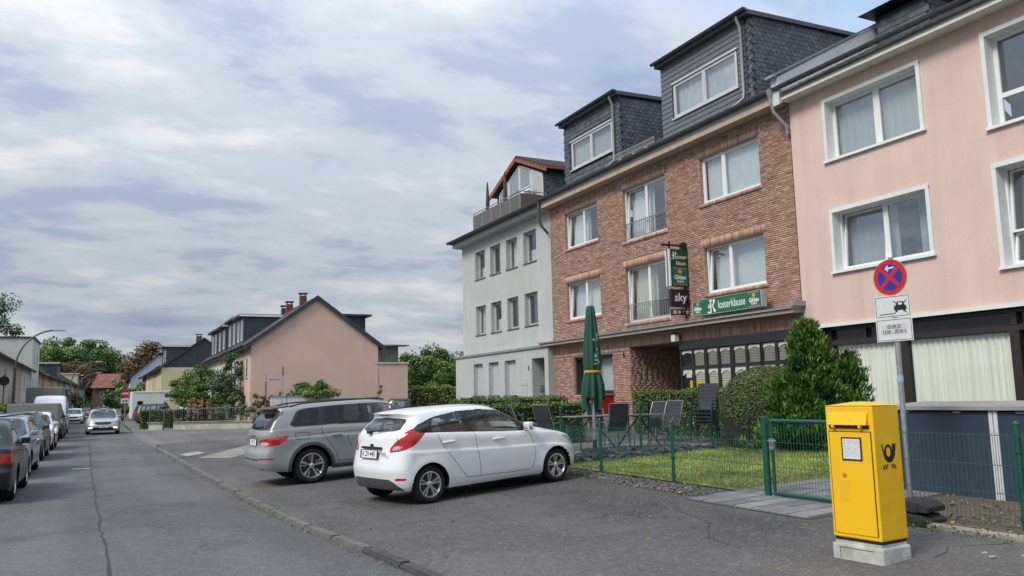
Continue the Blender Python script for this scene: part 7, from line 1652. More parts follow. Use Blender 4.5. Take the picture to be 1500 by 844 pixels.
# plate one: car on the verge crossed out
b = MB(); b.fbox(SF, -.17, .02, 2.215, 2.225, .004, .005); b.build('kerb_line', SK, p1)
b = MB(); b.poly_prism([(.02, 2.255), (.02, 2.30), (.045, 2.315), (.06, 2.355), (.135, 2.355), (.15, 2.315), (.172, 2.30), (.172, 2.255), (.155, 2.255), (.155, 2.235), (.13, 2.235), (.13, 2.255), (.062, 2.255), (.062, 2.235), (.037, 2.235), (.037, 2.255)], SF, .004, .005); b.build('car_pictogram', SK, p1)
b = MB(); b.poly_prism([(.068, 2.318), (.075, 2.343), (.12, 2.343), (.127, 2.318)], SF, .005, .0056); b.build('pictogram_window', SW, p1)
b = MB(); b.poly_prism([(.012, 2.22), (.02, 2.215), (.182, 2.365), (.174, 2.372)], SF, .0056, .0062); b.poly_prism([(.012, 2.365), (.02, 2.372), (.182, 2.222), (.174, 2.215)], SF, .0056, .0064); b.build('cross_lines', SK, p1)
b = MB(); b.fbox(SF, -.165, .165, 1.975, 2.105, .004, .0046); b.build('pasted_paper', M('pasted_paper', (.50, .52, .50), .6, .06, 12), p2)
TX = lambda u, v, n=0.0: SF(u, v, n)
for txt, z, s in (('05.09.25', 2.068, .060), ('12:00 - 20:00 h', 2.012, .060)):
    me = text_mesh(txt, size=s, bold=.0012, sx=.82)
    for v in me.vertices: v.co = SF(v.co.x, z + v.co.y, .0050)
    me.materials.clear(); me.materials.append(SK); link('lettering', me, p2)
b = MB(); b.lathe([(0.034, -.04), (.034, .04)], c=(0, 0, 1.48), n=14); b.build('round_sticker', M('sticker_blue', (.25, .42, .58), .5, .15, 30), sp)
b = MB()
for z in (2.60, 2.69, 2.31, 2.03): b.box(-.036, .036, -.045, .045, z - .012, z + .012)
b.build('clamp', ZN, sp)
RUB = M('rubber_foot', (.022, .022, .023), .85, .35, 14, bump=.3, bscale=70)
for k in range(2):
    t = thing('rubber_foot_block', ('lower', 'upper')[k] + ' black rubber foot block at the bottom of the sign pole', 'base block', (7.60 + .03 * k, 6.27 + .03 * k, gzf(7.6, 6.2) + .125 * k), R_(-84 + 5 * k), 'sign pole foot blocks')
    b = MB(); L2, W2 = .47, .20; prof = [(-L2, 0), (-L2, .055), (-L2 + .08, .10), (-.16, .115), (-.11, .095), (-.05, .095), (0, .12), (.05, .095), (.11, .095), (.16, .115), (L2 - .08, .10), (L2, .055), (L2, 0)]
    b.poly_prism(prof, lambda u, z, n: (u, n, z), -W2, W2); b.build('block', RUB, t, bevel=.012)
    b = MB()
    for x in (-.34, -.08, .08, .34): b.box(x - .035, x + .035, -W2 - .012, -W2 + .002, .0, .05)
    b.build('grip_lug', RUB, t)

# dark blue bin housing with a sheet metal lid and white battens
NAVY = M('navy_panel', (.020, .036, .064), .75, .12, 12, bump=.3, bscale=160); BAT = M('batten_white', (.52, .54, .55), .6, .1, 8); LID = M('housing_lid', (.25, .25, .24), .55, .08, 4)
BX = 9.35; bh = thing('bin_housing', 'long dark blue panelled bin housing with a grey lid behind the green fence', 'bin housing', (BX + .4, 5.0, .33))
fz = frame((BX, 0, 0), (0, -1, 0), (-1, 0, 0)); zb_, zt2 = .30, 1.375
joints = [-7.72, -6.22, -4.92, -3.6, -2.3]
for a, c in zip(joints, joints[1:]):
    b = MB(); b.fbox(fz, a + .05, c - .05, zb_, zt2 - .02, -.03, 0); b.build('panel', NAVY, bh, world=True); 
for a in joints:
    b = MB(); b.fbox(fz, a - .052, a - .006, zb_ - .05, zt2 - .01, -.04, .012); b.fbox(fz, a + .006, a + .052, zb_ - .05, zt2 - .01, -.04, .012); b.build('batten', BAT, bh, world=True)
b = MB(); b.hexa([fz(-7.80, zt2, .05), fz(-2.2, zt2, .05), fz(-2.2, zt2 + .05, -.9), fz(-7.80, zt2 + .05, -.9), fz(-7.80, zt2 + .045, .05), fz(-2.2, zt2 + .045, .05), fz(-2.2, zt2 + .095, -.9), fz(-7.80, zt2 + .095, -.9)]); lid = b.build('lid', LID, bh, world=True)
b = MB()
for a in joints[:-1]:
    for d in (.28, 1.0): b.fbox(fz, a + d, a + d + .10, zt2 - .035, zt2 - .018, 0, .016)
b.build('hinge', LID, lid, world=True)
b = MB(); b.fbox(fz, -7.78, -2.2, .25, zt2, -.9, -.86); b.fbox(fz, -7.74, -7.70, .30, zt2, -.86, -.03); b.fbox(fz, -2.26, -2.22, .30, zt2, -.86, -.03); b.build('carcass', BLACKF, bh, world=True)
# white cased unit that just enters the frame on the right
t = thing('white_cabinet', 'white edged cabinet cut off by the right edge of the picture', 'cabinet', (8.75, 4.75, gzf(8.7, 4.7))); b = MB(); b.box(-.2, .4, -.75, .16, .0, 1.16); b.build('cabinet_body', BLACKF, t, bevel=.01); b = MB(); b.box(-.25, .45, -.8, .2, 1.16, 1.30); b.build('lid', BAT, t, bevel=.03, seg=3); b = MB(); b.box(-.215, -.2, .09, .16, 0, 1.16); b.build('edge_strip', BAT, t)
# edging strip, earth, weeds along the foot of the fence
cs_ = MB(); cs_.hexa([(7.48, 2.0, gzf(7.48, 2) - .02), (7.62, 2.0, gzf(7.62, 2) - .02), (7.62, 6.2, gzf(7.62, 6.2) - .02), (7.48, 6.2, gzf(7.48, 6.2) - .02), (7.48, 2.0, gzf(7.48, 2) + .035), (7.62, 2.0, gzf(7.62, 2) + .035), (7.62, 6.2, gzf(7.62, 6.2) + .03), (7.48, 6.2, gzf(7.48, 6.2) + .03)]); o = cs_.build('edging_kerb', M('edging_stone', (.27, .25, .20), .9, .25, 7)); o['kind'] = 'structure'
so = MB(); so.add([(7.6, 1.5, gzf(7.6, 2) + .012), (9.4, 1.5, gzf(9.4, 2) + .012), (9.4, 6.85, gzf(9.4, 6.8) + .012), (7.6, 6.85, gzf(7.6, 6.8) + .012)], [[0, 1, 2, 3]]); o = so.build('soil_strip', M('dry_soil', (.075, .058, .042), .95, .4, 7, col2=(.13, .10, .07))); o['kind'] = 'structure'
g = np.random.default_rng(31); n = 500; lx = g.uniform(7.6, 9.3, n); ly = g.uniform(3, 6.8, n); litter('dry_leaves', np.stack([lx, ly, gz(lx, ly) + .03], 1), .05, LIT, 8)
for k, (x, y, r) in enumerate(((7.42, 5.75, .10), (7.4, 5.25, .13), (7.4, 4.95, .2), (7.45, 4.5, .2), (7.3, 12.0, .08), (7.35, 9.3, .12), (2.3, 26.5, .25))):
    n = 55; p = np.stack([x + g.normal(0, r, n) * .6, y + g.normal(0, r, n), gz(np.full(n, x), np.full(n, y)) + np.abs(g.normal(0, .035, n))], 1); q, f = leaves(p, .04, None, .4, 1, k); np_mesh('weed_tuft', q, f, WEED, tint=g.random(n), kind='stuff')
b = MB()
for x, y in ((6.85, 4.75), (6.75, 4.62), (7.0, 4.5)): b.poly_prism([(x + .035 * math.cos(t), y + .025 * math.sin(t)) for t in np.linspace(0, 6.28, 8)[:-1]], lambda u, v, n: (u, v, gzf(6.9, 4.6) + n), 0, .012)
o = b.build('stone_chips', M('pale_stone', (.30, .30, .28), .9, .1)); o['kind'] = 'stuff'
# ------------------------------------------------------------------ parked and passing cars
WHITE = paint('car_white', (.74, .75, .76)); GREYP = paint('car_steel_grey', (.25, .262, .265), rough=.32, coat=.45); SILV = paint('car_silver', (.42, .43, .44), .5, .3); BLKP = paint('car_black', (.012, .014, .013), rough=.34, coat=.3); LBLUE = paint('car_pale_blue', (.30, .38, .47), .3, .3); DGREY = paint('car_dark_grey', (.05, .055, .06), .2, rough=.34, coat=.35); REDP = paint('car_red', (.30, .03, .025))
def tilt_car(t, s=.045): t.rotation_euler = (0, -math.atan(s), t.rotation_euler[2])
hx, hy = 5.45, 12.58
wh, C, cm, ob = make_car('white_hatchback', 'white five door hatchback parked nose to the fence, nearest car to the post box', HATCH, WHITE, (hx, hy, gzf(hx, hy) + .004), R_(12.6), lod=0); tilt_car(wh)
L2 = HATCH['L'] / 2
plate_on(wh, 'K ZH 4401', -L2 + .127, .02, .745, .14, w=.49)
tg = ob.get('tailgate', [wh])[0]
b = MB(); b.cbox((-L2 + .158, 0, .838), (.03, .58, .032)); b.build('number_plate_light_bar', cm['trim'], tg, bevel=.006)
b = MB(); b.cbox((-L2 + .165, 0, .872), (.02, .07, .042)); b.build('badge', M('badge_dark', (.02, .025, .06), .3, 0), tg, bevel=.01)
me = text_mesh('Fiesta', size=.08, bold=.0015, shear=.25)
for v in me.vertices: v.co = (-L2 + .125, -(v.co.x + .38), .765 + v.co.y)
me.materials.clear(); me.materials.append(cm['silver']); link('lettering', me, tg)
b = MB(); b.tube([(-L2 + .205, .10, 1.07), (-L2 + .235, -.10, 1.085), (-L2 + .275, -.34, 1.105)], [.022, .014, .008], 6); b.cbox((-L2 + .195, .10, 1.06), (.05, .10, .045)); b.build('rear_wiper', cm['trim'], tg, smooth=True)
b = MB(); b.tube([(.02, 0, 1.375), (-.20, 0, 1.52)], .004, 5); b.build('aerial', cm['trim'], wh)
b = MB(); b.cbox((-L2 + .40, 0, 1.30), (.02, .26, .02)); b.build('high_brake_lamp', cm['red'], wh)
kx, ky = 4.93, 16.88
kd, C2, cm2, ob2 = make_car('grey_suv', 'steel grey estate SUV with black roof rails parked behind the white hatchback', SUV, GREYP, (kx, ky, gzf(kx, ky) + .004), R_(4), lod=0); tilt_car(kd)
L2 = SUV['L'] / 2; tg = ob2.get('tailgate', [kd])[0]
plate_on(kd, 'K VF 38', -L2 + .082, .0, .825, .06)
me = text_mesh('SKODA', size=.075, bold=.002, spacing=1.7)
for v in me.vertices: v.co = (-L2 + .072, -v.co.x, .945 + v.co.y)
me.materials.clear(); me.materials.append(cm2['trim']); link('lettering', me, tg)
b = MB(); b.tube([(-L2 + .13, .05, 1.10), (-L2 + .16, -.15, 1.11), (-L2 + .19, -.38, 1.125)], [.02, .013, .008], 6); b.cbox((-L2 + .125, .05, 1.09), (.05, .1, .04)); b.build('rear_wiper', cm2['trim'], tg, smooth=True)
b = MB(); b.hexa([(-L2 + .30, -0.604, 1.423), (-L2 + .62, -0.622, 1.464), (-L2 + .62, 0.622, 1.464), (-L2 + .30, 0.604, 1.423), (-L2 + .24, -0.586, 1.45), (-L2 + .62, -0.604, 1.491), (-L2 + .62, 0.604, 1.491), (-L2 + .24, 0.586, 1.45)]); b.build('roof_spoiler', cm2['gloss'], kd, bevel=.012)
b = MB(); b.lathe([(.03, 0), (.025, .03), (.008, .05), (.004, .22), (0, .22)], c=(-L2 + .75, 0, 1.50), n=8); b.build('aerial', cm2['trim'], kd)
# the row along the left kerb, nearest first
def park(kind, label, p, x, y, rz, grp='cars parked along the left kerb', name='parked_car', lod=1, **over):
    P = generic(kind); P.update(over); return make_car(name, label, P, p, (x, y, gzf(x, y)), R_(rz), grp, lod=lod)[0]
bk = park('sedan', 'old black saloon car with red tail lamps, nearest in the left kerb row', BLKP, -2.24, 18.95, 90, ds=.035, nl=28, ng=20, nR=18, nF=14)
plate_on(bk, 'K LA 712', -2.2 + .06, 0, .52, .05)
s1 = park('estate', 'pale blue silver car facing the camera, just beyond the black saloon', LBLUE, -2.38, 24.5, -90, ds=.04, nl=24, ng=18)
s2 = park('estate', 'dark silver estate car, third in the left kerb row', DGREY, -2.5, 31.6, -90)
s3 = park('hatch', 'white small hatchback facing the camera, between the silver estate and the trailer', WHITE, -2.55, 38.2, -90)
park('suv', 'dark car half hidden between the covered trailer and the white van', BLKP, -2.75, 50.6, -90)
park('van', 'white panel van with high roof facing the camera behind the trailer', WHITE, -2.95, 58.5, -90, name='parked_van', cat='van') if False else make_car('parked_van', 'white high roofed panel van facing the camera behind the grey covered trailer', dict(generic('van'), zroof=[(.05, 2.28), (.5, 2.33), (2.0, 2.35), (3.2, 2.30), (3.7, 2.05)]), WHITE, (-2.95, 58.6, 0), R_(-90), 'cars parked along the left kerb', 'van')
park('hatch', 'white car parked beyond the van on the left', WHITE, -2.6, 92, -90); park('sedan', 'dark blue car beyond the farther white car', paint('car_navy', (.03, .05, .09)), -2.9, 118, -90); park('estate', 'dark red car far along the left kerb', REDP, -2.4, 134, -90); park('hatch', 'grey car farther along the left kerb than the red one', DGREY, -2.7, 152, -90)
for k, (x, y, lb, p) in enumerate(((-.9, 172, 'black car at the far end of the street, left of the middle', BLKP), (1.2, 178, 'silver car at the far end of the street under the small no entry sign', SILV))): park('estate', lb, p, x, y, -90, 'cars at the far end of the street')
ov = park('estate', 'silver grey car driving towards the camera in the middle of the road', SILV, .0, 56.2, -90, None, 'oncoming_car', W=1.84, ds=.05, nl=22, ng=16)
plate_on(ov, 'K AB 35', 2.3 + .012, 0, .46, 0, facing=1); b = MB(); b.cbox((2.28, .66, .40), (.05, .2, .07)); b.cbox((2.28, -.66, .40), (.05, .2, .07))
b.build('fog_lamps_lit', M('lamp_lit', (.9, .85, .6), .3, 0, emit=(1, .85, .5, 1.2)), ov)
# trailer under its grey cover
t = thing('covered_trailer', 'small trailer under a grey green tarpaulin parked behind the white hatchback', 'trailer', (-2.95, 46.0, 0), 0, None)
TARP = M('tarpaulin', (.21, .215, .19), .8, .15, 2.5, bump=.5, bscale=3)
b = MB(); b.box(-1.05, 1.05, -1.4, 1.4, .62, 1.84); b.build('tarpaulin', TARP, t, bevel=.05); b = MB(); b.box(-1.0, 1.0, -1.35, 1.35, .48, .62); b.build('bed', M('trailer_steel', (.10, .10, .10), .6, .2), t)
wheel(t, -.98, .1, .29, -1, .16, low=True).rotation_euler = (0, 0, R_(90)); wheel(t, .98, .1, .29, 1, .16, low=True).rotation_euler = (0, 0, R_(90))
b = MB(); b.box(.62, .98, -1.43, -1.36, .50, .60); b.build('tail_lamp', MATS['tail_red'], t); b = MB(); b.box(-.98, -.62, -1.43, -1.36, .50, .60); b.build('tail_lamp', MATS['tail_red'], t)
b = MB(); b.tube([(0, 1.4, .5), (0, 2.5, .5), (0, 2.5, .1)], .04, 8); b.build('drawbar', MATS['trailer_steel'], t)
# cars on the plot between the rows on the right
park('suv', 'dark grey SUV with a roof rack parked behind the clipped hedge', DGREY, 4.45, 77.0, 10, 'cars parked on the right plot', L=4.5)
park('hatch', 'white car behind the garden railing, left of the tree', WHITE, 6.9, 69.0, 20, 'cars parked on the right plot'); park('estate', 'pale silver car behind the tree and the garden railing', SILV, 9.3, 71.5, 15, 'cars parked on the right plot')
park('suv', 'dark SUV seen from behind at the end of the side street wall', BLKP, 18.45, 54.7, 66, None)
# motorhome
t = thing('motorhome', 'white motorhome with an overcab bed parked behind the dark SUV', 'motorhome', (4.15, 85.0, 0), R_(4)); t.scale = (.66, .9, .97); MH = M('motorhome_white', (.66, .67, .66), .4, .05)
b = MB(); pr = [(-2.9, .45), (-2.9, 3.0), (2.3, 3.08), (2.75, 2.9), (2.85, 2.5), (2.5, 2.15), (1.25, 2.05), (1.15, .45)]; b.poly_prism(pr, lambda u, z, n: (u, n, z), -1.1, 1.1); b.build('body', MH, t, bevel=.06)
b = MB(); b.poly_prism([(1.1, .4), (1.15, 2.0), (1.6, 2.0), (2.3, 1.35), (3.1, 1.1), (3.2, .4)], lambda u, z, n: (u, n, z), -.95, .95); b.build('cab', MH, t, bevel=.05)
b = MB(); b.poly_prism([(1.25, 1.3), (1.3, 1.9), (1.6, 1.9), (2.15, 1.35)], lambda u, z, n: (u, n, z), -.965, .965); b.build('cab_window', MATS['black_gloss'], t)
b = MB()
b.box(1.35, 2.45, -1.115, -1.10, 2.42, 2.78); b.build('overcab_window', M('smoked_window', (.10, .06, .05), .2, .1), t)
b = MB(); b.box(-2.7, 2.2, -1.13, -1.10, 2.86, 2.96); b.build('awning_case', M('awning_grey', (.45, .45, .45), .5, .05), t)
b = MB(); b.box(-2.2, -1.5, -1.115, -1.10, 1.75, 2.1); b.build('side_window', MATS['black_gloss'], t)
for x in (-1.7, 2.4):
    for s in (1, -1): wheel(t, x, s * .92, .34, s, .2, low=True)
# ------------------------------------------------------------------ terraced houses along the street
RT = attr_mat('far_roof_tile', [(0, (.045, .042, .042)), (1, (.085, .078, .076))], bump=0, noise_amt=.3, nscale=2); RTM = M('far_roof_dark', (.055, .052, .053), .85, .3, 1.5); RSL = M('far_slate', (.035, .040, .052), .6, .2, 2)
WGL = M('far_window', (.07, .08, .09), .1, .3, .7, spec=.8); RCL = {}
def rend(name, c): return render_mat('render_' + name, c, .08, .06, .1)
def row_house(label, X, y0, y1, s, wallm, ez=5.6, dep=8.8, rise=3.2, wins=(), dormer=None, roofm=None, gable=None, flat=None, eave=.45, cat='house', group='terraced houses', zg=0.0, gmat=None, lower=()):
    """s=+1: right of the street (front looks to -x); s=-1: left. wins: (y, width) of upper windows"""
    t = thing('terraced_house', label, cat, (X, (y0 + y1) / 2, zg), 0, group); F = frame((X, 0, 0), (0, 1, 0), (-s, 0, 0)); top = flat or ez
    wn = [(y - w / 2, y + w / 2, 3.35, 4.75) for y, w in wins] + [(y - w / 2, y + w / 2, .95, 2.25) for y, w in lower]
    if flat: wn = [(y - w / 2, y + w / 2, 3.35, 4.75) for y, w in wins] + [(y - w / 2, y + w / 2, 6.3, 7.7) for y, w in wins]
    b = MB(); wall(b, F, y0, y1, zg - .1, top, wn, .025); bk = X + s * dep
    for y in (y0, y1):
        pts = [(X, y, zg - .1), (bk, y, zg - .1), (bk, y, top), (X, y, top)]; b.quad(*pts)
    b.quad((bk, y0, zg - .1), (bk, y1, zg - .1), (bk, y1, top), (bk, y0, top)); b.build('wall', wallm, t, world=True, fix=False)
    if not flat:
        for y in (y0, y1): b = MB(); b.add([(X, y, ez - .01), (bk, y, ez - .01), (X + s * dep / 2, y, ez + rise)], [[0, 1, 2]]); b.build('gable', gmat or wallm, t, world=True, fix=False)
        rm = roofm or RTM; tn = rise / (dep / 2); b = MB(); th = .16
        for q in (0, 1):
            xa = X - s * eave if q == 0 else bk + s * eave; xm = X + s * dep / 2; za = ez - eave * tn; zm = ez + rise; o0, o1 = y0 - (.12 if gable else 0), y1
            b.hexa([(xa, o0, za), (xm, o0, zm), (xm, o1, zm), (xa, o1, za), (xa, o0, za + th), (xm, o0, zm + th), (xm, o1, zm + th), (xa, o1, za + th)])
        b.build('roof', rm, t, world=True)
        gutter(t, F, y0, y1, ez - .10, eave + .06, .08)
    else:
        b = MB(); b.box(min(X - s * .15, bk), max(X - s * .15, bk), y0 - .1, y1 + .1, top, top + .18); b.build('roof', RSL, t, world=True)
    for w in wn:
        b = MB(); e = .07; b.fbox(F, w[0], w[0] + e, w[2], w[3], -.03, .006); b.fbox(F, w[1] - e, w[1], w[2], w[3], -.03, .006); b.fbox(F, w[0] + e, w[1] - e, w[2], w[2] + e, -.03, .006); b.fbox(F, w[0] + e, w[1] - e, w[3] - e, w[3], -.03, .006); fr = b.build('window', PVC, t, world=True)
        b = MB(); b.quad(F(w[0] + e, w[2] + e, -.004), F(w[1] - e, w[2] + e, -.004), F(w[1] - e, w[3] - e, -.004), F(w[0] + e, w[3] - e, -.004)); b.build('pane', WGL, fr, world=True, fix=False)
        b = MB(); b.fbox(F, w[0] - .04, w[1] + .04, w[2] - .05, w[2], -.06, .06); b.build('sill', SILLG, fr, world=True)
    if dormer:
        ya, yb, zt, dm, dw = dormer; dx = X + s * .5; Fd = frame((dx, 0, 0), (0, 1, 0), (-s, 0, 0)); tn = rise / (dep / 2); zb = ez + .5 * tn - .1; xe = X + s * min(dep / 2, (zt - ez) / tn); b = MB(); wall(b, Fd, ya, yb, zb, zt, [(y - .42, y + .42, zb + .45, zt - .25) for y in dw], .1)
        for y in (ya, yb): b.add([(dx, y, zb), (dx, y, zt), (xe, y, zt)], [[0, 1, 2]])
        d = b.build('dormer', dm, t, world=True, fix=False); b = MB(); b.box(min(dx - s * .35, xe + s * .4), max(dx - s * .35, xe + s * .4), ya - .15, yb + .15, zt, zt + .16); b.build('dormer_roof', RSL, d, world=True)
        b = MB(); b.box(min(dx - s * .36, xe), max(dx - s * .36, xe), ya - .17, ya - .13, zt - .02, zt + .12); b.build('dormer_fascia', PVC, d, world=True)
        for y in dw:
            w = (y - .42, y + .42, zb + .45, zt - .25); b = MB(); e = .08; b.fbox(Fd, w[0], w[0] + e, w[2], w[3], -.1, .02); b.fbox(Fd, w[1] - e, w[1], w[2], w[3], -.1, .02); b.fbox(Fd, w[0] + e, w[1] - e, w[2], w[2] + e, -.1, .02); b.fbox(Fd, w[0] + e, w[1] - e, w[3] - e, w[3], -.1, .02); fr = b.build('dormer_window', PVC, d, world=True)
    return t
SALM = render_mat('salmon_gable', (.68, .47, .36), .05); SALF = rend('salmon_front', (.60, .42, .32))
ZNK = M('standing_seam', (.045, .055, .072), .5, .15, 2, metal=.2)
# right row A, its salmon gable facing the side street
ga = row_house('end of terrace house with a large blank salmon gable facing the side street', 8.7, 57.0, 62.8, 1, SALF, wins=((58.7, .75), (61.0, .75)), lower=((59.6, 1.6),), gable=True, gmat=SALM)
b = MB(); b.quad((8.72, 56.985, -.1), (17.48, 56.985, -.1), (17.48, 56.985, 5.6), (8.72, 56.985, 5.6)); b.build('gable_wall', SALM, ga, world=True, fix=False)
b = MB(); tn = 3.2 / 4.4
for x0, x1, z0, z1 in ((8.2, 13.1, 5.6 - .36, 8.8), (18.0, 13.1, 5.6 - .36, 8.8)): b.hexa([(x0, 56.80, z0 - .12), (x1, 56.80, z1 - .12), (x1, 56.88, z1 - .12), (x0, 56.88, z0 - .12), (x0, 56.80, z0 + .20), (x1, 56.80, z1 + .20), (x1, 56.88, z1 + .20), (x0, 56.88, z0 + .20)])
b.build('verge_board', RSL, ga, world=True)
b = MB(); b.box(14.6, 16.9, 58.2, 62.6, 6.3, 7.72); b.build('rear_dormer', RSL, ga, world=True); b = MB(); b.box(14.3, 17.3, 57.9, 62.7, 7.722, 7.86); b.build('rear_dormer_roof', RSL, ga, world=True)
def chimney(par, x, y, z0, z1, w, m, cap=True, name='chimney'):
    b = MB(); b.box(x - w, x + w, y - w, y + w, z0, z1); c = b.build(name, m, par, world=True)
    if cap: b = MB(); b.box(x - w - .07, x + w + .07, y - w - .07, y + w + .07, z1 + .14, z1 + .22); b.box(x - w * .8, x - w * .6, y - .1, y + .1, z1, z1 + .14); b.box(x + w * .6, x + w * .8, y - .1, y + .1, z1, z1 + .14); b.build('chimney_cap', RSL, c, world=True)
CHB = M('chimney_brick', (.13, .055, .04), .9, .3, 6); CHR = M('chimney_red', (.22, .045, .035), .9, .2, 6)
chimney(ga, 12.75, 60.0, 8.2, 9.3, .23, CHB)
b = MB(); b.box(17.42, 19.72, 57.02, 57.3, -.1, 4.22); b.box(17.3, 19.8, 56.95, 57.4, 4.222, 4.34); b.build('garden_wall_wing', SALM, ga, world=True)
b = MB(); b.box(17.5, 19.6, 58.8, 59.0, 4.3, 5.6); b.box(17.4, 20.2, 58.0, 59.2, 5.602, 5.68); b.build('balcony_screen', M('mottled_screen', (.22, .24, .19), .7, .4, 1.2), ga, world=True)
a2 = row_house('narrow pale blue white house next to the salmon gable house', 8.66, 62.8, 67.4, 1, rend('pale_blue', (.52, .56, .60)), wins=((64.1, .8), (65.9, .8)), lower=((65, 1.8),), dormer=(63.6, 67.3, 8.1, ZNK, (64.6, 66.3))); chimney(a2, 12.6, 64.2, 8.0, 9.15, .24, CHR); chimney(a2, 12.7, 66.6, 8.0, 9.1, .24, RSL)
row_house('yellow terraced house right of the garden tree', 8.7, 67.4, 73.0, 1, rend('yellow', (.62, .55, .26)), wins=((69.0, .75), (71.3, .75)), lower=((70.2, 1.8),), dormer=(67.5, 72.9, 8.25, ZNK, (69, 71.4)))
row_house('white terraced house between the yellow and the cream one', 8.66, 73.0, 79.5, 1, rend('white', (.62, .62, .60)), wins=((74.8, .8), (77.6, .8)), lower=((76, 1.8),), dormer=(73.6, 79.2, 8.2, RSL, (75, 77.8)))
row_house('cream terraced house beyond the white one on the right', 8.7, 79.5, 85.0, 1, rend('cream', (.52, .47, .36)), wins=((81, .75), (83.4, .75)), dormer=(79.9, 84.9, 8.3, RSL, (81.2, 83.4)))
row_house('orange red terraced house at the far end of the nearer right row', 8.66, 85.0, 90.5, 1, rend('orange', (.46, .17, .09)), wins=((86.6, .75), (88.9, .75)))
# right row B
rb = row_house('pale yellow end house with a dark slate gable, beyond the motorhome', 5.35, 95.0, 101.5, 1, rend('pale_yellow', (.60, .57, .34)), dep=8.4, rise=3.1, wins=((97, .8), (99.6, .8)), lower=((98, 1.8),), dormer=(96.0, 101.4, 7.9, RSL, (97.4, 100)), gable=True, gmat=RSL, roofm=RSL); chimney(rb, 9.3, 98, 8.2, 9.2, .28, CHB)
for k, (y0, y1, nm, c, lb) in enumerate(((101.5, 108, 'sand', (.58, .47, .30), 'sand coloured terraced house just beyond the pale yellow end house'), (108, 115, 'bright_yellow', (.66, .56, .24), 'bright yellow terraced house in the farther right row'), (115, 123, 'off_white', (.60, .60, .58), 'off white terraced house in the farther right row'), (123, 131, 'brick_red', (.30, .10, .07), 'dark red terraced house at the end of the farther right row'))):
    row_house(lb, 5.33 - .02 * (k % 2) - k * .15, y0, y1, 1, rend(nm, c), dep=8.4, rise=3.1, wins=((y0 + 2, .8), (y1 - 2, .8)), dormer=(y0 + .3, y1 - .4, 7.6, M('brown_dormer', (.10, .075, .06), .7, .2), (y0 + 2, y1 - 2)) if k == 0 else None, roofm=RSL)
row_house('pale blue grey end house with a plain gable far along the right side', 3.55, 140, 150, 1, rend('blue_grey', (.42, .47, .54)), ez=5.9, dep=9, rise=4.0, wins=((143, .8), (147, .8)), gable=True, roofm=RSL)
# left row, near to far
L1 = [(52, 62, 'grey_cream', (.50, .48, .40), 'cream grey terraced house at the left edge of the picture'), (62, 79, 'warm_cream', (.55, .52, .43), 'warm cream terraced house left of the street lamp'), (79, 87.4, 'peach', (.55, .40, .30), 'peach terraced house right behind the nearest street lamp'), (87.4, 97.0, 'cool_white', (.56, .59, .61), 'cool white terraced house at the end of the near left row')]
for k, (y0, y1, nm, c, lb) in enumerate(L1): row_house(lb, -6.8 - .03 * (k % 2), y0, y1, -1, rend(nm, c), ez=5.4, dep=9, rise=2.9, wins=((y0 + (y1 - y0) * .3, .95), (y0 + (y1 - y0) * .68, .95)), lower=((y0 + 3, 1.8),))
row_house('tall white flat roofed house towering over the left terrace', -6.75, 97.05, 107, -1, rend('tall_white', (.60, .60, .55)), flat=8.7, dep=9.6, wins=((99.8, .9), (104.0, .9)))
L2 = [(107, 113.5, 'pale_grey', (.42, .42, .40), 'grey terraced house just beyond the tall white flat roofed one', RSL), (113.5, 126, 'apricot', (.60, .38, .20), 'apricot terraced house in the farther left row', None), (126, 137, 'butter', (.60, .54, .36), 'butter yellow terraced house in the farther left row', None), (137, 148, 'brown_trim', (.52, .46, .34), 'cream house with red brown window trim, under the solar roof', ZNK), (148, 160, 'light_blue', (.52, .55, .58), 'bluish white terraced house in the farther left row', None), (160, 172, 'far_white', (.58, .57, .54), 'white gabled house beside the second street lamp, farther left row', None), (172, 181, 'ochre', (.52, .30, .06), 'ochre orange house far along the left row', None), (181, 191, 'far_cream', (.56, .52, .42), 'cream house far along the left row beside the ochre one', M('far_yellow_dormer', (.55, .53, .38), .9, .05)), (191, 204, 'far_grey', (.48, .50, .53), 'last pale house at the far end of the left row', RSL)]
for k, (y0, y1, nm, c, lb, dm) in enumerate(L2):
    X = float(np.interp((y0 + y1) / 2, [107, 140, 205], [-6.8, -5.9, -3.6])) - .03 * (k % 2)
    t = row_house(lb, X, y0, y1, -1, rend(nm, c), ez=5.5, dep=9, rise=2.9, wins=((y0 + (y1 - y0) * .3, 1.0), (y0 + (y1 - y0) * .7, 1.0)), dormer=(y0 + .5, y1 - .5, 8.0, dm, (y0 + 3, y1 - 3)) if dm else None)
    if k == 0:
        for j in range(3): x0 = X - .9 - j * 1.55; b = MB(); b.hexa([(x0 - 1.48, y0 + .3, 8.17), (x0, y0 + .3, 8.17), (x0, y0 + 2.4, 9.35), (x0 - 1.48, y0 + 2.4, 9.35), (x0 - 1.48, y0 + .3, 8.24), (x0, y0 + .3, 8.24), (x0, y0 + 2.4, 9.42), (x0 - 1.48, y0 + 2.4, 9.42)]); b.build('solar_panel', M('solar_panel', (.30, .34, .40), .15, .1, spec=.9), t, world=True)
    if k in (1, 3):
        for j in range(3 if k == 1 else 0):
            a = y0 + 1 + j * 3.6; b = MB(); b.hexa([(X - .5, a, 6.35), (X - .5, a + 3.4, 6.35), (X - 3.4, a + 3.4, 8.15), (X - 3.4, a, 8.15), (X - .5, a, 6.45), (X - .5, a + 3.4, 6.45), (X - 3.4, a + 3.4, 8.25), (X - 3.4, a, 8.25)]); b.build('solar_panel', M('solar_panel', (.30, .34, .40), .15, .1, spec=.9), t, world=True)
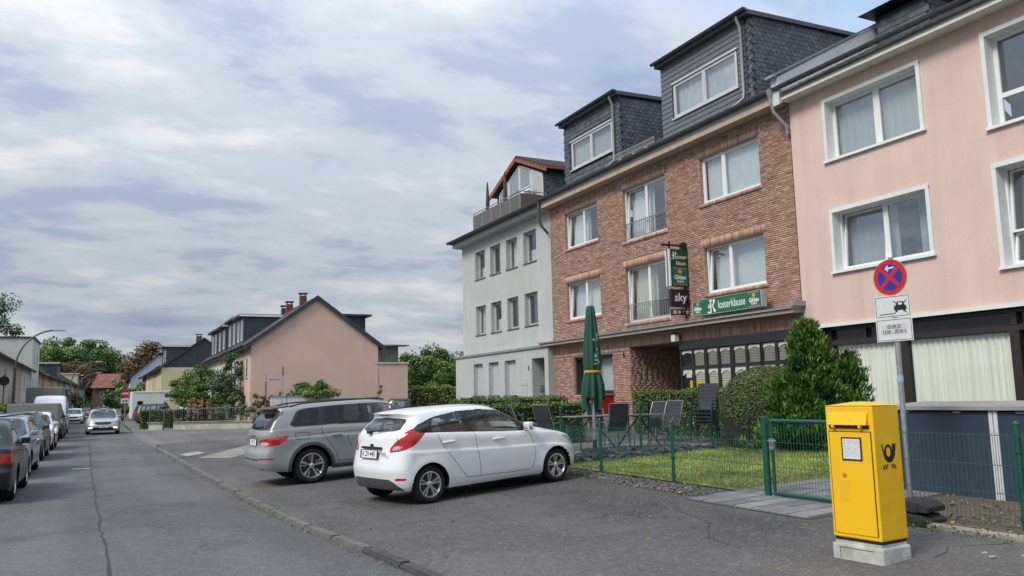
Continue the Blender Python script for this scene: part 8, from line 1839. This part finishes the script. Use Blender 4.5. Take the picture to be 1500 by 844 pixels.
# brown brick house with a red roof closing the street
t = thing('brick_end_house', 'brown brick house with a red tiled hipped roof closing the far end of the street', 'house', (1.5, 214, 0)); BB = M('brown_brick', (.12, .075, .055), .9, .3, 3); F = frame((0, 212, 0), (1, 0, 0), (0, -1, 0))
wn = [(x, x + .9, 3.4, 5.0) for x in (-1.0, .8, 2.4, 3.9)] + [(x, x + .9, .8, 2.3) for x in (-1.0, 2.4)]
b = MB(); wall(b, F, -2.4, 5.6, -.1, 5.9, wn, .15); b.quad((-2.4, 212, 0), (-2.4, 224, 0), (-2.4, 224, 5.9), (-2.4, 212, 5.9)); b.quad((5.6, 212, 0), (5.6, 224, 0), (5.6, 224, 5.9), (5.6, 212, 5.9)); b.build('wall', BB, t, world=True, fix=False)
b = MB(); b.add([(-2.9, 211.5, 5.8), (6.1, 211.5, 5.8), (6.1, 224.5, 5.8), (-2.9, 224.5, 5.8), (-1.5, 217, 9.2), (4.4, 217, 9.2)], [[0, 1, 5, 4], [1, 2, 5], [2, 3, 4, 5], [3, 0, 4]]); b.build('roof', M('red_roof', (.21, .075, .052), .85, .25, .8), t, world=True)
for w in wn:
    b = MB(); b.fbox(F, w[0], w[1], w[2], w[3], -.15, -.10); fr = b.build('window', PVC, t, world=True); b = MB(); b.fbox(F, w[0] + .1, w[1] - .1, w[2] + .1, w[3] - .1, -.10, -.09); b.build('pane', WGL, fr, world=True)
# ------------------------------------------------------------------ street furniture further off
LAMPM = M('lamp_pole', (.10, .105, .11), .5, .15, 6, metal=.3); LAMPH = M('lamp_head', (.42, .43, .44), .4, .08)
def lamp(label, x, y, h, reach, arm=1.0):
    t = thing('street_lamp', label, 'street lamp', (x, y, 0), 0, 'street lamps on the left pavement'); hh = h * .62; pts = [(0, 0, 0), (0, 0, h * .3), (0, 0, hh)]; R0 = reach; 
    for a in np.linspace(.1, 1.0, 10): th = a * math.pi * .46; pts.append((R0 * (1 - math.cos(th)), 0, hh + (h - hh) * math.sin(th)))
    pts.append((pts[-1][0] + .25, 0, pts[-1][2] + .02)); b = MB(); b.tube(pts, [.095, .09, .075] + [.06] * 10 + [.045], 8); b.build('pole', LAMPM, t, smooth=True)
    e = pts[-1]; b = MB(); b.poly_prism([(-.1, -.03), (.0, .07), (.5, .06), (.72, .0), (.5, -.05), (0, -.05)], lambda u, z, n: (e[0] + u, n, e[2] + z), -.13, .13); b.build('lamp_head', LAMPH, t, bevel=.03, smooth=40); return t
lamp('nearest curved street lamp, standing behind the parked cars on the left', -5.45, 64.5, 6.9, 2.25); lamp('second curved street lamp from the camera on the left pavement', -3.15, 97, 6.3, 2.3); lamp('third street lamp from the camera on the left pavement', -3.35, 130, 6.3, 2.3); lamp('fourth street lamp from the camera, left pavement', -3.2, 160, 6.3, 2.4); lamp('farthest curved street lamp near the brown brick house', -2.3, 192, 6.2, 2.4)
def no_entry(label, x, y, h, plate):
    t = thing('no_entry_sign', label, 'sign', (x, y, 0), 0, 'no entry signs'); b = MB(); b.tube([(0, 0, 0), (0, 0, h)], .035, 8); b.build('pole', ZN, t)
    f = lambda u, z, n=0.: (u, -.04 - n, z); b = MB(); b.poly_prism([(.30 * math.cos(a), h - .3 + .30 * math.sin(a)) for a in np.linspace(0, 6.283, 29)[:-1]], f, 0, .01); d = b.build('sign_disc', SR, t); b = MB(); b.fbox(f, -.22, .22, h - .355, h - .245, .01, .014); b.build('white_bar', SW, d)
    b = MB(); b.fbox(f, -.3, .3, h - 1.02, h - .64, 0, .01); p = b.build('sign_plate', SW, t)
    b = MB()
    for u in (-.10, .10): b.poly_prism([(u + .065 * math.cos(a), h - .86 + .065 * math.sin(a)) for a in np.linspace(0, 6.283, 13)[:-1]], f, .01, .013)
    b.fbox(f, -.1, .1, h - .80, h - .785, .01, .013); b.build('bicycle_pictogram', SK, p)
no_entry('red no entry sign with bicycle plate at the corner of the right plot', 1.42, 68.5, 2.85, 1); no_entry('smaller looking, farther no entry sign down the street', .22, 123, 2.6, 1)
t = thing('street_name_sign', 'street name sign on a rusty brown post in front of the salmon gable', 'sign', (6.75, 39.6, gzf(6.75, 39.6))); b = MB(); b.tube([(0, 0, 0), (0, 0, 2.55)], .03, 8); b.build('post', M('rusty_post', (.16, .07, .045), .8, .25, 8), t); b = MB(); b.tube([(0, 0, 2.55), (0, 0, 2.95)], .032, 8); b.build('post_top', ZN, t)
f = lambda u, z, n=0.: (u * .98, -.03 - n + u * .18, z); b = MB(); b.fbox(f, .04, .82, 2.58, 2.76, 0, .008); p = b.build('name_plate', SW, t); text_on('Benrather Str.', f, .43, 2.67, .010, .125, SK, p, world=False, sx=.78)
t = thing('parking_sign', 'sign post seen nearly edge on, with signs in red and white, behind the grey SUV', 'sign', (7.3, 38.6, gzf(7.3, 38.6)), R_(72)); b = MB(); b.tube([(0, 0, 0), (0, 0, 3.25)], .03, 8); b.build('pole', ZN, t); f2_ = lambda u, z, n=0.: (u, -.04 - n, z)
b = MB(); b.poly_prism([(.21 * math.cos(a), 3.0 + .21 * math.sin(a)) for a in np.linspace(0, 6.283, 25)[:-1]], f2_, 0, .008); b.build('sign_disc', SR, t); b = MB(); b.fbox(f2_, -.2, .2, 2.42, 2.7, 0, .006); b.fbox(f2_, -.2, .2, 2.1, 2.36, 0, .0062); b.build('sign_plate', SW, t)
# low garden wall with steel railing at the corner of the side street
GWL = M('low_wall', (.40, .40, .30), .9, .25, 2); RLM = M('railing_grey', (.17, .18, .18), .5, .15, metal=.4)
gw_ = thing('garden_railing', 'grey steel bar railing on a low pale wall at the side street corner', 'fence', (5.8, 58.2, 0)); A_, B_ = np.array((2.75, 59.9)), np.array((8.95, 56.2)); dv = (B_ - A_) / np.linalg.norm(B_ - A_); LEN = float(np.linalg.norm(B_ - A_)); fw2 = frame((A_[0], A_[1], 0), (dv[0], dv[1], 0), (dv[1], -dv[0], 0))
b = MB(); b.fbox(fw2, 0, .95, -.05, .38, -.12, .12); b.fbox(fw2, 1.7, LEN, -.05, .38, -.12, .12); b.build('low_wall', GWL, gw_, world=True); b = MB(); b.fbox(fw2, -.02, .97, .382, .44, -.15, .15); b.fbox(fw2, 1.68, LEN, .382, .44, -.15, .15); b.build('wall_coping', CONC, gw_, world=True)
segs = [(0, .95), (1.0, 1.66), (1.72, 3.3), (3.35, 5.2), (5.25, LEN)]
for i, (a, c) in enumerate(segs):
    z0 = .5 if i != 1 else .1; b = MB(); b.tube([fw2(a, z0), fw2(a, 1.28), fw2(a + .15, 1.36), fw2(c - .15, 1.36), fw2(c, 1.28), fw2(c, z0), fw2(a, z0)], .026, 6); q = b.build('railing_frame' if i != 1 else 'garden_gate', RLM, gw_, world=True)
    u = a + .13
    while u < c - .06: b = MB(); b.tube([fw2(u, z0), fw2(u, 1.34)], .011, 4, caps=False); b.build('bar', RLM, q, world=True); u += .135
t = thing('white_garden_wall', 'short white wall stub in front of the salmon gable', 'wall', (10.7, 55.0, 0)); b = MB(); b.box(-1.0, 1.5, -.12, .12, -.1, 1.98); b.build('wall', WHITEW, t); b = MB(); b.box(-1.05, 1.55, -.16, .16, 1.982, 2.05); b.build('wall_coping', ZINC, t)
t = thing('utility_cabinet', 'grey green utility cabinet beside the red no entry sign', 'cabinet', (.95, 70.2, 0)); b = MB(); b.box(-.25, .25, -.2, .2, 0, 1.35); b.build('body', M('cabinet_grey', (.36, .37, .32), .7, .06), t, bevel=.02); b = MB(); b.box(-.28, .28, -.23, .23, 1.352, 1.41); b.build('lid', M('cabinet_grey'), t)
# left pavement: lattice fence, bus shelter like frames and a dark round sign
t = thing('front_garden_fence', 'white timber frame fence in the left front gardens behind the street lamp', 'fence', (-6.2, 72, 0)); 
for y in np.arange(62, 84, 2.4): b = MB(); b.box(-6.25, -6.13, y, y + .12, 0, 1.9); b.build('post', WHITEW, t, world=True)
b = MB(); b.box(-6.23, -6.15, 62.13, 83.6, 1.75, 1.87); b.build('rail', WHITEW, t, world=True); b = MB(); b.box(-6.23, -6.15, 62.13, 83.6, 1.0, 1.1); b.build('rail', WHITEW, t, world=True)
t = thing('round_sign', 'dark back of a round traffic sign cut by the left edge of the picture', 'sign', (-6.0, 64.0, 0)); b = MB(); b.tube([(0, 0, 0), (0, 0, 3.9)], .04, 8); b.build('pole', LAMPM, t); b = MB(); b.poly_prism([(.32 * math.cos(a), 3.45 + .32 * math.sin(a)) for a in np.linspace(0, 6.283, 25)[:-1]], f2_, 0, .01); b.build('sign_disc', MATS['black_trim'], t)
t = thing('canvas_trailer', 'tall grey canvas topped trailer body behind the white van', 'trailer', (-4.4, 78, 0)); b = MB(); b.box(-1.2, 1.4, -2, 2, .8, 3.25); b.build('canvas', TARP, t, bevel=.06); b = MB(); b.box(-1.2, 1.4, -2, 2, .55, .795); b.build('bed', MATS['trailer_steel'], t)
for s in (-1, 1): wheel(t, s * 1.1, 0, .35, s, .2, low=True).rotation_euler = (0, 0, R_(90))
# ------------------------------------------------------------------ trees and shrubs further off
BARK = M('bark_brown', (.07, .045, .03), .95, .3, 12)
T_GREEN = leafmat('tree_leaf_green', (.018, .045, .010), (.055, .120, .022), (.12, .20, .04), pscale=.25); T_BROWN = leafmat('tree_leaf_rust', (.045, .032, .014), (.115, .070, .026), (.19, .115, .042), pscale=.25); T_FRESH = leafmat('tree_leaf_fresh', (.025, .065, .012), (.075, .165, .03), (.15, .26, .055), pscale=.25)
T_BUSH = leafmat('bush_leaf', (.025, .065, .012), (.080, .165, .028), (.17, .26, .05), brown=(.22, .18, .06), pscale=1.2); T_DARK = leafmat('dark_shrub_leaf', (.02, .045, .018), (.055, .11, .038), (.12, .18, .06), pscale=1.2); T_PAMP = leafmat('reed_plume', (.26, .17, .08), (.44, .30, .15), (.58, .43, .24), pscale=2); T_YG = leafmat('yellow_green_leaf', (.07, .10, .016), (.18, .215, .03), (.30, .31, .06), pscale=.6)
def tree(label, x, y, h, rad, cb, mat, n=5000, leaf=.5, clumps=46, seed=1, name='deciduous_tree', group=None, z0=0.0, cat='tree', sparse=.75, gap=1.0, flat=1.0):
    """trunk and limbs, crown of leaf clumps placed through an uneven ellipsoid; gaps stay open"""
    t = thing(name, label, cat, (x, y, z0), 0, group); g = np.random.default_rng(seed); ch = (h - cb) / 2; cz = cb + ch; P = []; Nn = []; T = []; tips = []
    for i in range(clumps):
        v = g.normal(size=3); v /= np.linalg.norm(v); v[2] = v[2] * .9 + .12; r = g.uniform(.45, 1.0) ** .6; lump = 1 + .20 * math.sin(3 * math.atan2(v[1], v[0]) + seed) + g.normal(0, .07)
        c = v * r * np.array((rad, rad, ch * flat)) * lump; s = g.uniform(.16, .34) * rad * gap; m = max(12, int(n / clumps * g.uniform(.7, 1.3))); d = g.normal(size=(m, 3)); d /= np.linalg.norm(d, axis=1, keepdims=True); q = d * (g.uniform(0.25, 1, m) ** .5)[:, None] * s * np.array((1, 1, .72)) + c; q[:, 2] = np.maximum(q[:, 2], -ch * 1.02)
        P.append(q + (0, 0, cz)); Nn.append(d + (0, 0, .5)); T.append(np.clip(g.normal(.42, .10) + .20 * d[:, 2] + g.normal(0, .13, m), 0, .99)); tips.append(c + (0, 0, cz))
    P = np.concatenate(P); Nn = np.concatenate(Nn); Nn /= np.linalg.norm(Nn, axis=1, keepdims=True); q, f = leaves(P, leaf, Nn, .7, .8, seed); np_mesh('crown', q, f, mat, t, np.concatenate(T), kind='stuff')
    b = MB(); r0 = max(.05, h * .018); b.tube([(0, 0, -.2), (r0 * .5, 0, cb * .6), (0, r0, cb + ch * .5)], [r0 * 1.3, r0, r0 * .5], 8)
    for c in tips[:max(5, clumps // 4)]: b.tube([(0, 0, cb * .75), tuple(c * .5 + np.array((0, 0, cb * .45))), tuple(c)], [r0 * .5, r0 * .3, r0 * .08], 5)
    b.build('trunk', BARK, t, smooth=True); return t
BG = 'big trees at the end of the street'
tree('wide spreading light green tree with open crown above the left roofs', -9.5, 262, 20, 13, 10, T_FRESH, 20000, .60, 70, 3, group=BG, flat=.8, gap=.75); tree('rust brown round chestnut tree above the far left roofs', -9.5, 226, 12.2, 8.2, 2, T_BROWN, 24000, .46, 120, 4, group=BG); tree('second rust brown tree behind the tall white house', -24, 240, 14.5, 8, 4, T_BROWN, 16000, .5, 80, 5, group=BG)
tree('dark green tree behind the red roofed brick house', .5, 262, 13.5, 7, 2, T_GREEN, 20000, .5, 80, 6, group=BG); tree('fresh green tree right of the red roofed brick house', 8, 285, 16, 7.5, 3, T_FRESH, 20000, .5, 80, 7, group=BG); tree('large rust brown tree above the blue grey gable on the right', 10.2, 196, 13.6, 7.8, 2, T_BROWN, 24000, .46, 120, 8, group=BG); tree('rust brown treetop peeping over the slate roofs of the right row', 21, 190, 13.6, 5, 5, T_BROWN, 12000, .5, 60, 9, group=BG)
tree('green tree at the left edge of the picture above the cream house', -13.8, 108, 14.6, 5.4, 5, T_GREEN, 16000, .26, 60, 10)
# between the salmon gable and the grey house
RG = 'trees behind the side street'
for k, (x, y, h, r, m, lb) in enumerate(((27.5, 76, 5.7, 3.3, T_BUSH, 'bushy green tree just right of the salmon garden wall'), (30.5, 80, 6.6, 3.8, T_GREEN, 'dark green tree rising behind the bushy one, right of the gable'), (35.5, 79, 6.2, 3.6, T_BUSH, 'green tree beside the grey house wall, half hidden by it'), (27.0, 92, 8.0, 2.9, T_GREEN, 'tallest dark treetop between salmon gable and grey house'))): tree(lb, x, y, h, r, .6, m, 16000, .24, 80, 20 + k, group=RG)
hd = hedge('long yellow green hedge along the side street beside the grey house', 20.6, 33.0, 57.4, 59, .2, 2.5, 260, .11, 7, mat=T_YG, bumps=.22)
tree('dark round shrub at the foot of the grey house corner', 25.2, 54, 4.8, 1.9, .1, T_DARK, 5000, .2, 40, 31, 'shrub', cat='shrub')
# shrubs in front of the right row and the salmon gable
tree('broad leafy garden tree in front of the yellow and white houses', 6.45, 65.0, 3.95, 2.0, .5, T_BUSH, 16000, .15, 90, 41, 'garden_tree'); tree('tall dark feathery shrub beside the salmon house front', 8.0, 60.6, 5.3, 1.15, .2, T_DARK, 5500, .12, 50, 42, 'shrub', cat='shrub', gap=1.25); tree('low leafy shrub between garden tree and salmon gable', 7.6, 58.8, 2.4, 1.1, .1, T_BUSH, 2600, .15, 26, 43, 'shrub', cat='shrub')
tree('rounded green shrub against the salmon gable wall', 12.6, 55.8, 3.2, 1.45, .2, T_BUSH, 4500, .15, 40, 44, 'shrub', cat='shrub'); tree('small green shrub left of the rounded one at the gable', 10.4, 55.6, 2.5, .6, .2, T_BUSH, 900, .14, 14, 45, 'shrub', cat='shrub'); tree('small dark red shrub at the gable foot', 9.6, 55.7, 2.25, .7, .2, leafmat('red_leaf', (.03, .008, .008), (.08, .02, .018), (.13, .05, .03)), 900, .13, 14, 46, 'shrub', cat='shrub'); tree('small yellow green shrub near the right end of the gable', 17.0, 55.8, 2.8, .6, .4, T_YG, 800, .14, 14, 47, 'shrub', cat='shrub'); tree('low shrub by the street name sign', 8.6, 54.2, 2.0, .75, .1, T_BUSH, 1500, .13, 18, 48, 'shrub', cat='shrub')
t = thing('pampas_grass', 'clump of tan feathery plumes behind the garden railing', 'plant', (6.3, 60.5, .1)); g = np.random.default_rng(50); n = 1500; c = g.integers(0, 17, n); a = g.uniform(-1.0, 1.0, 17); d = g.uniform(-.4, .4, 17); hh = g.uniform(1.2, 2.0, 17); P = np.stack([a[c] * 1.1 + g.normal(0, .06, n), d[c] + g.normal(0, .06, n), hh[c] - g.exponential(.28, n)], 1); P[:, 2] = np.maximum(P[:, 2], .1); q, f = leaves(P, .16, np.tile([1., 0, .1], (n, 1)), .35, .8, 3); np_mesh('plumes', q, f, T_PAMP, t, g.random(n), kind='stuff')
b = MB()
for i in range(17): b.tube([(a[i] * .5, d[i] * .5, 0), (a[i] * 1.1, d[i], hh[i])], .012, 4)
b.build('stems', M('dry_stem', (.2, .16, .07), .9, .2), t)
hedge('clipped hedge block at the corner before the dark grey SUV', 2.35, 4.2, 63.0, 64.4, 0, 1.25, 260, .10, 9); hedge('low hedge running along behind the garden railing', 3.6, 8.2, 64.6, 65.6, 0, 1.22, 200, .11, 10)
tree('pale green shrub growing by the railing gate', 4.6, 59.6, 1.0, .45, .05, T_YG, 500, .12, 10, 51, 'shrub', cat='shrub')
tree('green bush on the right verge behind the no entry sign', 1.9, 100, 3.8, 2.2, .1, T_BUSH, 2600, .30, 30, 52, 'shrub', cat='shrub'); tree('dark green bush on the left beyond the white van', -4.9, 140, 3.6, 2.2, .1, T_GREEN, 2200, .32, 30, 53, 'shrub', cat='shrub')
hedge('yellow green front garden hedge at the left edge behind the parked cars', -6.0, -4.9, 48, 72, 0, 1.75, 90, .17, 11, mat=T_YG, bumps=.15)
# wooded skyline closing the gaps between the houses
g = np.random.default_rng(60); P = []; 
for k in range(150):
    a = g.uniform(-.5, 1.05); d = g.uniform(300, 420); c = np.array((math.sin(a) * d, math.cos(a) * d, g.uniform(2, 8))); m = 60; v = g.normal(size=(m, 3)); v /= np.linalg.norm(v, axis=1, keepdims=True); P.append(c + v * np.array((9, 9, 5)) * g.uniform(.4, 1, (m, 1)))
P = np.concatenate(P); P[:, 2] = np.maximum(P[:, 2], .2); q, f = leaves(P, 2.2, None, .8, 1, 4); np_mesh('distant_woodland', q, f, T_GREEN, None, g.random(len(f)), kind='stuff')
